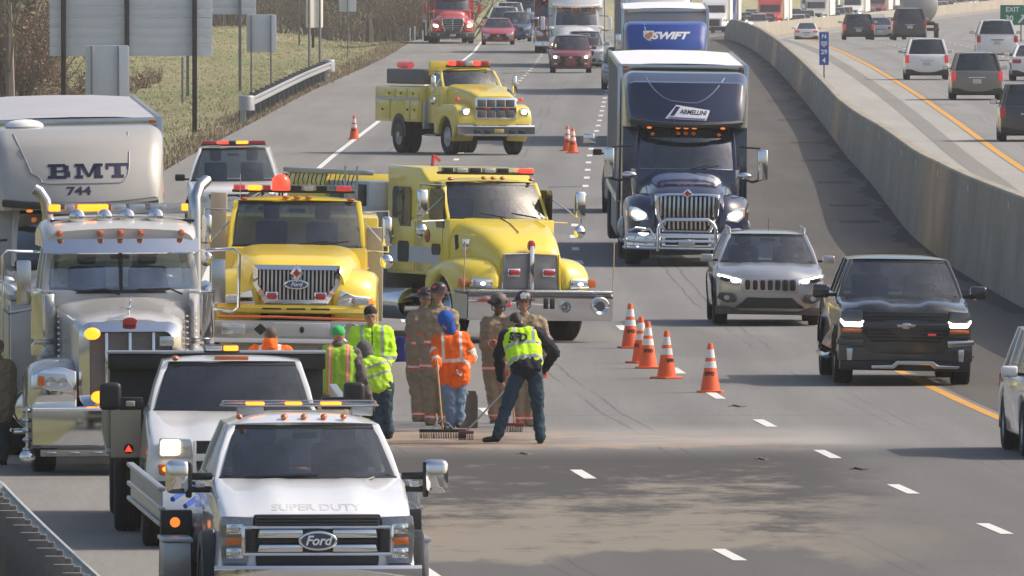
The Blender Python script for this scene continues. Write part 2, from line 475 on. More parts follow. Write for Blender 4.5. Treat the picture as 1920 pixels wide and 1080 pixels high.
def noise_n(nt, vec, scale, detail=6, rough=.6, sc3=None):
    if sc3:
        mp = N(nt, 'ShaderNodeMapping'); mp.inputs['Scale'].default_value = sc3; L(nt, vec, mp.inputs['Vector']); vec = mp.outputs[0]
    n = N(nt, 'ShaderNodeTexNoise'); n.inputs['Scale'].default_value = scale; n.inputs['Detail'].default_value = detail; n.inputs['Roughness'].default_value = rough
    L(nt, vec, n.inputs['Vector']); return n.outputs['Fac']
def mth(nt, op, a, b=None, c=None, clamp=False):
    n = N(nt, 'ShaderNodeMath', operation=op, use_clamp=clamp)
    for i, v in enumerate((a, b, c)):
        if v is None: continue
        if isinstance(v, (int, float)): n.inputs[i].default_value = v
        else: L(nt, v, n.inputs[i])
    return n.outputs[0]
def rampf(nt, v, a, b, lo=0.0, hi=1.0, smooth=True):
    n = N(nt, 'ShaderNodeMapRange'); n.interpolation_type = 'SMOOTHSTEP' if smooth else 'LINEAR'
    n.inputs[1].default_value = a; n.inputs[2].default_value = b; n.inputs[3].default_value = lo; n.inputs[4].default_value = hi
    L(nt, v, n.inputs[0]); return n.outputs[0]
def mixc(nt, f, a, b):
    n = N(nt, 'ShaderNodeMix', data_type='RGBA')
    if isinstance(f, (int, float)): n.inputs[0].default_value = f
    else: L(nt, f, n.inputs[0])
    for i, v in ((6, a), (7, b)):
        if isinstance(v, (tuple, list)): n.inputs[i].default_value = rgba(v)
        else: L(nt, v, n.inputs[i])
    return n.outputs[2]
def road_mat(name, base, dark, spill=False, lanes=()):
    m, nt, o = _new(name)
    b = N(nt, 'ShaderNodeBsdfPrincipled'); b.inputs['Roughness'].default_value = .85; b.inputs['Specular IOR Level'].default_value = .25
    g = N(nt, 'ShaderNodeNewGeometry'); P = g.outputs['Position']
    fine = noise_n(nt, P, 9, 8, .75)
    big = noise_n(nt, P, .5, 5, .6, (1, .15, 1))
    streak = noise_n(nt, P, 1.3, 5, .6, (1, .02, 1))
    fine = mth(nt, 'ADD', mth(nt, 'MULTIPLY', fine, .5), mth(nt, 'MULTIPLY', noise_n(nt, P, 16, 3, .8, (1, .05, 1)), .5))
    f = mth(nt, 'ADD', mth(nt, 'MULTIPLY', fine, .75), mth(nt, 'ADD', mth(nt, 'MULTIPLY', big, .35), mth(nt, 'MULTIPLY', streak, .45)))
    col = mixc(nt, rampf(nt, f, .55, 1.05), dark, base)
    cr = noise_n(nt, P, .25, 3, .5, (.3, .14, 1))         # sealed cross joints and patches
    sp = N(nt, 'ShaderNodeSeparateXYZ'); L(nt, P, sp.inputs[0])
    X, Y = sp.outputs[0], sp.outputs[1]
    jn = mth(nt, 'PINGPONG', mth(nt, 'ADD', Y, mth(nt, 'MULTIPLY', noise_n(nt, P, .4, 3), 1.2)), 6.1)
    jn = rampf(nt, jn, .03, .10, 1, 0)
    jn = mth(nt, 'MULTIPLY', jn, rampf(nt, cr, .45, .6))
    col = mixc(nt, mth(nt, 'MULTIPLY', jn, .45), col, (.06, .06, .06))
    an = N(nt, 'ShaderNodeAttribute'); an.attribute_name = 'across'; off = an.outputs['Fac']
    if name == 'worn_asphalt' or name == 'opposite_asphalt':
        sh = 0.0 if spill else -.4
        tr = mth(nt, 'COSINE', mth(nt, 'MULTIPLY', mth(nt, 'SUBTRACT', off, 1.83 - .9 + sh), 2 * math.pi / 1.83))     # wheel tracks, two to a lane
        tr = mth(nt, 'MULTIPLY', rampf(nt, tr, -.2, 1.0), mth(nt, 'ADD', .35, mth(nt, 'MULTIPLY', streak, .9)))
        col = mixc(nt, mth(nt, 'MULTIPLY', tr, .30), col, (.13, .126, .12))
        jt = mth(nt, 'ABSOLUTE', mth(nt, 'SUBTRACT', mth(nt, 'PINGPONG', mth(nt, 'ADD', off, mth(nt, 'MULTIPLY', noise_n(nt, P, .12, 3), .25)), 1.83), 1.70))
        jt = mth(nt, 'MULTIPLY', rampf(nt, jt, .03, .012), rampf(nt, noise_n(nt, P, .15, 3, .5, (1, .3, 1)), .42, .55))
        col = mixc(nt, mth(nt, 'MULTIPLY', jt, .45), col, (.05, .05, .05))
        pt = rampf(nt, noise_n(nt, P, .22, 2, .4, (1.2, .10, 1)), .60, .63)
        col = mixc(nt, mth(nt, 'MULTIPLY', pt, .22), col, (.10, .098, .095))
    if spill:
        # damp swept area, y in metres from the camera: 160..198; tan absorbent granules swept into drifts
        warp = mth(nt, 'MULTIPLY', mth(nt, 'SUBTRACT', noise_n(nt, P, .45, 5, .6, (1, .16, 1)), .5), 1.0)
        Yw = mth(nt, 'ADD', Y, mth(nt, 'MULTIPLY', warp, 26.0))
        Xw = mth(nt, 'ADD', X, mth(nt, 'MULTIPLY', warp, 3.5))
        area = mth(nt, 'MULTIPLY', mth(nt, 'MULTIPLY', rampf(nt, Yw, 170, 173), rampf(nt, Y, 205, 201)), rampf(nt, Xw, 5.4, 2.6))
        damp = mth(nt, 'MULTIPLY', rampf(nt, Y, 207.0, 203.5), rampf(nt, mth(nt, 'ADD', X, mth(nt, 'MULTIPLY', warp, 3.)), 7.5, 2.5, .45, 1.0))
        col = mixc(nt, mth(nt, 'MULTIPLY', damp, mth(nt, 'ADD', .50, mth(nt, 'MULTIPLY', streak, .35))), col, (.070, .066, .062))
        drift = mth(nt, 'ADD', mth(nt, 'MULTIPLY', noise_n(nt, P, .8, 8, .68, (1, .45, 1)), .62), mth(nt, 'MULTIPLY', noise_n(nt, P, .5, 4, .6, (1, .12, 1)), .38))
        col = mixc(nt, mth(nt, 'MULTIPLY', area, .85), col, mixc(nt, rampf(nt, mth(nt, 'ADD', drift, mth(nt, 'ADD', rampf(nt, Y, 204, 174, -.15, .13, False), mth(nt, 'MULTIPLY', mth(nt, 'SUBTRACT', noise_n(nt, P, 3.0, 5, .7, (1, .35, 1)), .5), .28))), .43, .60), (.056, .052, .049), (.235, .205, .165)))
        w2 = mth(nt, 'MULTIPLY', mth(nt, 'SUBTRACT', noise_n(nt, P, 1.1, 6, .65, (1, .1, 1)), .5), 9.0)
        s2 = mth(nt, 'MULTIPLY', rampf(nt, mth(nt, 'ADD', Y, w2), 205.0, 206.6), rampf(nt, mth(nt, 'ADD', Y, w2), 214, 210))
        s2 = mth(nt, 'MULTIPLY', s2, rampf(nt, X, 5.0, 2.6))
        col = mixc(nt, mth(nt, 'MULTIPLY', s2, .85), col, mixc(nt, rampf(nt, noise_n(nt, P, .8, 6, .7, (.6, .5, 1)), .40, .6), (.14, .095, .07), (.33, .245, .18)))
        s3 = mth(nt, 'MULTIPLY', rampf(nt, Y, 206, 208), rampf(nt, Y, 216, 210)); s3 = mth(nt, 'MULTIPLY', s3, mth(nt, 'MULTIPLY', rampf(nt, X, 5.6, 3.8), rampf(nt, X, -.5, 1.5)))
        col = mixc(nt, mth(nt, 'MULTIPLY', s3, .5), col, (.40, .39, .37))
    L(nt, col, b.inputs['Base Color'])
    bp = N(nt, 'ShaderNodeBump'); bp.inputs['Strength'].default_value = .35; bp.inputs['Distance'].default_value = .01
    L(nt, noise_n(nt, P, 40, 4), bp.inputs['Height']); L(nt, bp.outputs[0], b.inputs['Normal'])
    L(nt, b.outputs[0], o.inputs['Surface'])
    MATS[name] = m
    return m
ASPH = road_mat('worn_asphalt', (.235, .23, .22), (.165, .162, .157), spill=True)
ASPH_IN = road_mat('inner_shoulder_asphalt', (.135, .124, .110), (.082, .075, .067))
ASPH_SH = road_mat('outer_shoulder_asphalt', (.26, .25, .23), (.18, .172, .16))
ASPH_OP = road_mat('opposite_asphalt', (.28, .275, .265), (.21, .205, .20))
CONC_OP = road_mat('pale_shoulder', (.40, .385, .36), (.29, .28, .26))
LEFT_E, YEL, BAR0, BAR1, OPY = -3.65, 7.0, 10.85, 11.45, 15.1
D0, D1 = -500, 3300
flatmesh('road', ribbon(D0, D1, LEFT_E - .05, YEL + .05, 0, across=3), ASPH)
flatmesh('outer_shoulder', ribbon(D0, D1, LEFT_E - 3.9, LEFT_E - .05, -.002), ASPH_SH)
flatmesh('inner_shoulder', ribbon(D0, D1, YEL + .05, BAR0 + .1, -.002), ASPH_IN)
flatmesh('opposite_shoulder', ribbon(D0, D1, BAR1 - .1, OPY, -.002), CONC_OP)
flatmesh('opposite_road', ribbon(D0, D1, OPY, OPY + 15.2, 0, across=3), ASPH_OP)
flatmesh('opposite_outer_shoulder', ribbon(D0, D1, OPY + 15.2, OPY + 19, -.002), CONC_OP)
WHITEL = mat('white_road_paint', (.66, .65, .62), rough=.7, var=.22, scale=5)
YELL = mat('yellow_road_paint', (.60, .30, .045), rough=.7, var=.2, scale=1.5)
SAND = mat('sandy_debris', (.33, .26, .16), rough=.95, var=.35, scale=1.5, bump=.3)
flatmesh('edge_line', ribbon(D0, D1, LEFT_E + .05, LEFT_E + .20, .004), WHITEL)
flatmesh('yellow_line', ribbon(D0, D1, YEL - .20, YEL - .04, .004), YELL)
flatmesh('opposite_yellow_line', ribbon(D0, D1, OPY + .05, OPY + .26, .004), YELL)
flatmesh('opposite_edge_line', ribbon(D0, D1, OPY + 14.9, OPY + 15.05, .004), WHITEL)
flatmesh('seam_line', ribbon(D0, D1, OPY - 1.35, OPY - .75, .003), road_mat('seam', (.25, .24, .225), (.2, .195, .185)))
GRIT = mat('dark_grit', (.045, .04, .035), rough=.95, var=.5, scale=2.5, bump=.4)
flatmesh('grit_strip', ribbon(150, 1000, lambda d: BAR0 - .28 - .18 * math.sin(d * .23) - .12 * math.sin(d * 1.1), BAR0 + .05, .003, step=2.5), GRIT)
for d_ in (287, 318, 352, 371, 402, 437, 470, 520, 570): flatmesh('dark_patch', ribbon(d_, d_ + 3.0, BAR0 - 1.35, BAR0 - .45, .004, step=3), GRIT)
flatmesh('sand_strip', ribbon(D0, D1, BAR1 - .1, lambda d: BAR1 + .55 + .25 * math.sin(d * .09) + .15 * math.sin(d * .41), .003, step=3), SAND)
_dash = None
def dash(d, off, ln=3.05):
    mb = ribbon(d, d + ln, off - .075, off + .075, .005, step=3.05)
    return flatmesh('lane_dash', mb, WHITEL)
d = 142.9
while d < 1000:
    if not (177 < d < 182 or 200 < d < 206): dash(d + 3.0, 0)
    d += 12.19
d = 140.9
while d < 1000: dash(d, 3.66 - .12 * (d < 300)); d += 12.19
for k in (1, 2, 3):
    d = 380 + 4 * k
    while d < 960: dash(d, OPY + .15 + 3.7 * k); d += 12.19
# ground
gm, nt, o_ = _new('grass_ground')
b_ = N(nt, 'ShaderNodeBsdfPrincipled'); b_.inputs['Roughness'].default_value = .95; b_.inputs['Specular IOR Level'].default_value = .1
g_ = N(nt, 'ShaderNodeNewGeometry'); P_ = g_.outputs['Position']
c1 = mixc(nt, rampf(nt, noise_n(nt, P_, .06, 6, .65, (1, .35, 1)), .38, .62), (.36, .325, .19), (.255, .28, .135))
c1 = mixc(nt, rampf(nt, noise_n(nt, P_, 1.2, 8, .75, (1, .3, 1)), .45, .75), c1, (.30, .265, .16))
c1 = mixc(nt, rampf(nt, noise_n(nt, P_, .35, 8, .7, (1, .2, 1)), .55, .75), c1, (.15, .125, .075))
L(nt, c1, b_.inputs['Base Color'])
bp_ = N(nt, 'ShaderNodeBump'); bp_.inputs['Strength'].default_value = .9; bp_.inputs['Distance'].default_value = .25
L(nt, noise_n(nt, P_, 3, 8, .8), bp_.inputs['Height']); L(nt, bp_.outputs[0], b_.inputs['Normal'])
L(nt, b_.outputs[0], o_.inputs['Surface'])
def zg(o, d):                                  # terrain height at offset o from the road's left dash line
    z = zr(d) - .03
    if o < -8.5:
        t = -o - 8.5
        z += -.55 * min(1, t / 5.0) * (1 if d < 1500 else .5) + .25 * math.sin(o * .11 + d * .013) * min(1, t / 12)
        if t > 30: z += (t - 30) * .012
        z += max(0, min(d, 1150) - 640) * .0048 * min(1, max(0, t - 2) / 8)
    elif o > OPY + 19: z += -.2 - .01 * min(60, o - OPY - 19)
    else: z -= .06
    return z
rows = []; mb = MB()
offs = [-700, -450, -260, -120, -80, -60, -48, -40, -34, -29, -25, -21, -18, -15.5, -13.5, -12, -10.5, -9.2, -8.4, -7.6, -7, 9, OPY + 18.5, OPY + 22, OPY + 40, OPY + 90, 300, 520, 700]
for dd in [-620, -500] + list(range(-450, 60, 30)) + list(range(60, 1200, 10)) + list(range(1200, 3600, 60)):
    rows.append([(cx(min(dd, 5200)) + q, dd, zg(q, min(dd, 5200))) for q in offs])
mb.grid(rows)
go = flatmesh('ground', mb, gm)
for p in go.data.polygons: p.use_smooth = True
# concrete median barrier
bm_, nt, o_ = _new('barrier_concrete')
b_ = N(nt, 'ShaderNodeBsdfPrincipled'); b_.inputs['Roughness'].default_value = .9; b_.inputs['Specular IOR Level'].default_value = .2
g_ = N(nt, 'ShaderNodeNewGeometry'); P_ = g_.outputs['Position']
c1 = mixc(nt, rampf(nt, noise_n(nt, P_, .8, 8, .7, (1, .25, .5)), .35, .68), (.29, .262, .21), (.38, .345, .285))
c1 = mixc(nt, rampf(nt, noise_n(nt, P_, 1.0, 5, .7, (1, .7, .06)), .55, .85), c1, (.17, .155, .125))
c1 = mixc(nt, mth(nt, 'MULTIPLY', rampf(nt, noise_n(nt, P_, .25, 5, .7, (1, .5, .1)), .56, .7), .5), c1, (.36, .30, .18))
L(nt, c1, b_.inputs['Base Color'])
bp_ = N(nt, 'ShaderNodeBump'); bp_.inputs['Strength'].default_value = .4; bp_.inputs['Distance'].default_value = .03
L(nt, noise_n(nt, P_, 12, 6), bp_.inputs['Height']); L(nt, bp_.outputs[0], b_.inputs['Normal'])
L(nt, b_.outputs[0], o_.inputs['Surface'])
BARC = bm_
def bar_h(d): return float(np.interp(d, [0, 250, 270, 325, 376, 430, 485, 930, 5000], [1.95, 1.95, 1.88, 1.8, 1.6, 1.36, 1.16, 1.2, 1.1]))
bt = thing('concrete_barrier', 'long grey concrete median barrier running between the two carriageways', 'barrier', (0, 0, 0))
def bar_ring(d):
    h = bar_h(d); c = cx(d); z = zr(d)
    return [(c + BAR0, d, z - .05), (c + BAR0, d, z + .08), (c + BAR0 + .16, d, z + h - .03), (c + BAR0 + .19, d, z + h), (c + BAR0 + .37, d, z + h), (c + BAR0 + .40, d, z + h - .03), (c + BAR0 + .56, d, z + .08), (c + BAR0 + .56, d, z - .05)]
segs = []
d = 130.0
while d < 1000: segs.append((d, d + 12.17)); d += 12.19
while d < 3250: segs.append((d, d + 59.9)); d += 60
for a, b in segs:
    mb = MB(); k = 3 if b < 1100 else 5
    mb.loft([bar_ring(a + (b - a) * i / k) for i in range(k + 1)])
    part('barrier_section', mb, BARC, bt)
rf = MB(bevel=.004); rf.box((0, 0, 0), (.02, .09, .12)); rfm = rf.mesh('reflector'); rfm.materials.append(mat('white_reflector', (.7, .7, .7), rough=.3, var=.05))
for d in list(np.arange(176, 600, 18.3)) + list(np.arange(600, 940, 30)):
    q = link('reflector', rfm, bt); q.location = (cx(d) + BAR0 + .13, d, zr(d) + bar_h(d) - .22)
# left guard rails
GALV = mat('galvanised_steel', (.40, .41, .42), rough=.5, metal=.55, var=.2, scale=5)
POSTW = mat('weathered_timber_post', (.13, .125, .12), rough=.9, var=.35, scale=8, bump=.3)
def guard(d0, d1, off, label, ends=False, step=1.905):
    t = thing('guard_rail', label, 'guard rail', (cx(d0) + off, d0, 0))
    ox, oy = t.location.x, t.location.y
    mb = MB(); rings = []
    sec = [(0, .78), (.05, .75), (.05, .70), (-.03, .66), (-.03, .62), (.05, .58), (.05, .53), (0, .50), (-.012, .50), (.036, .535), (.036, .575), (-.042, .615), (-.042, .665), (.036, .705), (.036, .745), (-.012, .78)]
    n = max(2, int((d1 - d0) / 3))
    for i in range(n + 1):
        d = d0 + (d1 - d0) * i / n
        rings.append([(cx(d) + off + .10 + x - ox, d - oy, zr(d) + z) for x, z in sec])
    mb.loft(rings); part('rail', mb, GALV, t)
    pm = MB(bevel=.008); pm.b2(-.10, .10, -.08, .08, -.3, .82); pmm = pm.mesh('post'); pmm.materials.append(POSTW)
    bk = MB(bevel=.008); bk.b2(.10, .20, -.075, .075, .48, .80)
    bkm = bk.mesh('block'); bkm.materials.append(POSTW)
    d = d0 + .4
    while d < d1:
        q = link('post', pmm, t); q.location = (cx(d) + off - .15 - ox, d - oy, zr(d))
        k = link('block', bkm, q); k.location = (-.04, 0, 0)
        d += step
    if ends:
        for dd in (d0, d1):
            m2 = MB(bevel=.02); m2.lathe([(.26, .40), (.26, .86), (.22, .88), (0, .88)], (cx(dd) + off + .02 - ox, dd - oy, zr(dd)), axis='z', n=16); m2.box((cx(dd) + off - ox - .1, dd - oy, zr(dd) + .4), (.2, .3, .8))
            part('rail_end', m2, GALV, t)
    return t
guard(132, 172.5, -7.95, 'near steel guard rail on grey timber posts at the bottom left corner')
guard(515, 645, -7.75, 'white steel guard rail with rounded end beside the grass verge', ends=True, step=7.0)
# ------------------------------------------------------------------ vehicles: frame of reference and shared builders
class Veh:
    """local frame: x to the right seen from the front, y from the front face to the back, z up"""
    def __init__(s, name, label, cat, px, gy, th=None, group=None, roll=0.0, pitch=0.0, flip=False, d=None):
        s.d = d if d else d_of(gy)
        s.z0 = zr(s.d); s.X = (px - 960) * s.d / FPX
        s.th = (head(s.d) if th is None else R(th)) + (math.pi if flip else 0)
        s.t = thing(name, label, cat, (s.X, s.d, s.z0), s.th, group)
        s.t.rotation_euler = (pitch, R(roll), s.th)
        s.s = FPX / s.d
    def P(s, px, py, dy=0.0):
        k = (px - 960) / FPX; c, sn = math.cos(s.th), math.sin(s.th)
        x = (k * (s.d + dy * c) - s.X + dy * sn) / (c - k * sn)
        D = s.d + x * sn + dy * c
        return (x, CAMH - s.z0 - (py - HOR) * D / FPX)
    def Q(s, px, py, x):
        k = (px - 960) / FPX; c, sn = math.cos(s.th), math.sin(s.th)
        dy = (k * (s.d + x * sn) - s.X - x * c) / (-sn - k * c)
        D = s.d + x * sn + dy * c
        return (dy, CAMH - s.z0 - (py - HOR) * D / FPX)
    def poly(s, pts, dy=0.0): return [s.P(a, b, dy) for a, b in pts]
    def rect(s, x0, x1, y0, y1, dy=0.0, r=.02):
        a = s.P(x0, y1, dy); b = s.P(x1, y0, dy)
        return rrect(a[0], b[0], a[1], b[1], min(r, (b[0] - a[0]) * .45, (b[1] - a[1]) * .45))
    def panel(s, name, pts, m, dy, th=.05, bevel=.008, parent=None, warp=None, sub=0):
        poly = s.poly(pts, dy) if pts and len(pts[0]) == 2 else pts
        mb = MB(bevel=bevel, warp=warp); mb.prism(poly, dy, dy + th)
        return part(name, mb, m, parent or s.t)
    def box(s, name, x0, x1, y0, y1, m, dy, th=.05, r=.02, bevel=.006, parent=None, warp=None):
        mb = MB(bevel=bevel, warp=warp); mb.prism(s.rect(x0, x1, y0, y1, dy, r), dy, dy + th)
        return part(name, mb, m, parent or s.t)

def greenhouse(t, pm, y0, y1, y2, y3, zb, zt, wb, wt, wbr=None, posts=(), gm=None, crown=.05, bulge=.14, lining=True, frame=.05, rearglass=True, roofpaint=None, pil=.07, nolabel=None, seats=(.9,), wheelx=.38, rake=0.0):
    gm = gm or GLASS; wbr = wbr or wb; roofpaint = roofpaint or pm
    def edge(v):           # half width and y of the front plane at v 0..1
        return wb + (wt - wb) * v, y0 + (y1 - y0) * v, zb + (zt - zb) * v
    mb = MB(); rows = []
    for i in range(5):
        v = .02 + .96 * i / 4; w, y, z = edge(v); w -= pil * .75
        rows.append([(w * u, y + bulge * (u * u) + (-.03 * math.sin(v * math.pi)), z) for u in np.linspace(-1, 1, 11)])
    mb.grid(rows); part('windscreen', mb, gm, t)
    sur = MB()                                     # dark ceramic border and cowl
    for u0, u1, v0, v1 in ((-1, 1, -.03, .055), (-1, 1, .93, 1.0)):
        rr = []
        for v in (v0, v1):
            w, y, z = edge(v); w -= pil * .6
            rr.append([(w * u, y + bulge * u * u - .012, z) for u in np.linspace(u0, u1, 9)])
        sur.grid(rr)
    part('windscreen_seal', sur, BLACK, t)
    pl = MB(bevel=.012)
    def bar(a, b, w, dx, dy=.09):                   # a pillar between two points
        a, b = Vector(a), Vector(b)
        ring = lambda p: [p + Vector((-w / 2, -dy / 2, 0)), p + Vector((w / 2, -dy / 2, 0)), p + Vector((w / 2, dy / 2, 0)), p + Vector((-w / 2, dy / 2, 0))]
        pl.loft([ring(a), ring((a + b) / 2 + Vector((dx, 0, 0))), ring(b)])
    for s_ in (-1, 1):
        bar((s_ * (wb - pil / 2), y0 + bulge + .02, zb - .03), (s_ * (wt - pil / 2), y1 + bulge + .02, zt), pil, s_ * .015)
        bar((s_ * (wbr - .05), y3 - .06, zb - .02), (s_ * (wt - .05), y2 - .05, zt), .10, s_ * .01, .14)
        for yp in posts: bar((s_ * (wb - .035), yp, zb), (s_ * (wt - .03), yp + .04, zt), .05, s_ * .01, .10)
    part('window_pillar', pl, pm, t)
    # roof skin: lofted rounded slab
    rf = MB(); rings = []
    ys = np.linspace(0, 1, 9)
    for q in ys:
        y = y1 + (y2 - y1) * q; e = min(q, 1 - q); c = crown * (1 - .75 * (1 - min(1, e / .25)) ** 2)
        up = []
        for u in np.linspace(-1, 1, 13):
            yy = y + bulge * u * u * (1 - q) - (.03 * (1 - u * u) if q == 0 else 0)
            up.append((u * wt, yy, zt + c * (1 - abs(u) ** 3.2)))
        lo = [(u * (wt - .01), y + bulge * u * u * (1 - q), zt - .035) for u in np.linspace(1, -1, 7)]
        rings.append(up + lo)
    rf.loft(rings); part('roof', rf, roofpaint, t)
    for s_ in (-1, 1):
        yy = [y0 + bulge + .05] + list(posts) + [y3 - .1]; yt = [y1 + bulge + .05] + [p + .04 for p in posts] + [y2 - .08]
        for k in range(len(yy) - 1):
            m2 = MB(); m2.add([(s_ * (wb - .03), yy[k] + .04, zb + .02), (s_ * (wb - .03), yy[k + 1] - .04, zb + .02), (s_ * (wt - .02), yt[k + 1] - .04, zt - .03), (s_ * (wt - .02), yt[k] + .04, zt - .03)], [(0, 1, 2, 3)])
            part('side_window', m2, GLASS if gm is GLASS else gm, t)
    if rearglass:
        m2 = MB(); rows = []
        for v in (0.03, .5, .97):
            rows.append([((wbr - .10 + (wt - wbr) * v) * u, y3 + (y2 - y3) * v - .10 * u * u + .02, zb + (zt - zb) * v) for u in np.linspace(-1, 1, 7)])
        m2.grid(rows); part('rear_window', m2, gm, t)
    if lining:
        ln = MB(bevel=.02); ln.b2(-wb + .06, wb - .06, y0 + .25, y3 - .1, zb - .2, zb - .02); ln.b2(-wb + .1, wb - .1, y0 + .16, y0 + .5, zb - .1, zb + .05)
        part('dashboard', ln, INTER, t)
        for ys_ in seats:
            for x in (-.38, .38):
                st = MB(bevel=.05)
                st.b2(x - .24, x + .24, y0 + ys_, y0 + ys_ + .14, zb - .3, zb + .28 * (zt - zb) / .5); st.b2(x - .12, x + .12, y0 + ys_ + .02, y0 + ys_ + .12, zb + .3 * (zt - zb) / .5, zb + .52 * (zt - zb) / .5)
                part('seat', st, SEAT, t)
        sw = MB(); sw.tube([(wheelx + .18 * math.cos(a), y0 + .48 - .05 * math.sin(a), zb + .08 + .17 * math.sin(a)) for a in np.linspace(0, 2 * math.pi, 17)[:-1]], .016, 6, closed=True)
        sw.box((wheelx, y0 + .48, zb + .08), (.3, .03, .04)); part('steering_wheel', sw, BLACK, t)
        mr = MB(bevel=.01); mr.box((0, y0 + (y1 - y0) * .8 + .10, zt - (zt - zb) * .2), (.24, .03, .06)); part('rear_view_mirror', mr, BLACK, t)

def body_profile(L, zlow, znose, zhood, ycowl, zcowl, yend, zend, zrear, wf, wr, wr_r, nose=.06, rearslope=.06, hoodrise=.03, bed=None):
    """outline of the lower body from the front sill round; wheel arches cut out"""
    p = [(.10, zlow), (.03, zlow + .08), (.0, zlow + .25), (.0, znose - .12), (nose * .4, znose), (nose + .03, zhood - .03), (nose + .10, zhood)]
    for i in range(1, 5): q = i / 5; p.append((nose + .10 + (ycowl - nose - .10) * q, zhood + (zcowl - zhood) * (q ** .85) + hoodrise * math.sin(q * math.pi)))
    p.append((ycowl, zcowl))
    if bed: p += [(yend, zend), (yend + .02, bed), (L - .02, bed)]
    else: p += [(yend, zend)]
    p += [(L - rearslope, zrear), (L, zrear - .12), (L, zlow + .22), (L - .06, zlow + .02)]
    p += arc(wr, wr_r, wr_r + .07, -12, 192, 11) if False else [(wr + (wr_r + .07) * math.cos(R(a)), max(zlow, wr_r + (wr_r + .07) * math.sin(R(a)))) for a in np.linspace(-25, 205, 13)]
    p += [(wf + (wr_r + .07) * math.cos(R(a)), max(zlow, wr_r + (wr_r + .07) * math.sin(R(a)))) for a in np.linspace(-25, 205, 13)]
    return p

def car_body(t, pm, W, prof, yhood, zbelt, tuck=.04, bow=.16, nosein=.10, hoodcrown=.05, sculpt=None, hoodback=1.2, rear_y=None, name='body'):
    hw = W / 2
    def df(x, y, z):
        u = x / hw; au = abs(u)
        yy = y
        if y < hoodback: 
            k = (hoodback - max(0, y)) / hoodback
            x = x * (1 - nosein * k * k)
            yy = y + bow * (au ** 2.4) * k
        if rear_y and y > rear_y:
            k = (y - rear_y) / .6; x = x * (1 - .05 * min(1, k) ** 2); yy = y - .10 * (au ** 3) * min(1, k)
        if z < .55: x = x * (1 - tuck * (.55 - z) / .3)
        if z > .75: x = x * (1 - .05 * min(1, (z - .75) / .4))
        if y < yhood and z > .8:
            z = z - hoodcrown * (au ** 2.6)
            if sculpt: z = z + sculpt(u, y)
        return (x, yy, z)
    mb = profile_mb(prof, hw, r=.07, deform=df, cols=13)
    return part(name, mb, pm, t)

def mirror_part(t, x, y, z, w, h, m, arm=.12, side=1, dp=.12, am=BLACK, glassback=True):
    """door mirror, seen from its front; side 1 = image right"""
    mb = MB(bevel=min(w, h) * .22, seg=3); mb.b2(x - w / 2, x + w / 2, y, y + dp, z - h / 2, z + h / 2)
    o = part('mirror', mb, m, t)
    a = MB(bevel=.01); xi = x - side * (w / 2 + arm); a.b2(min(xi, x - side * w * .3), max(xi, x - side * w * .3), y + .03, y + .09, z - h * .4, z - h * .12); part('mirror_arm', a, am, o)
    g = MB(); g.b2(x - w * .42, x + w * .42, y + dp, y + dp + .004, z - h * .42, z + h * .42); part('mirror_glass', g, CHROME, o)
    return o

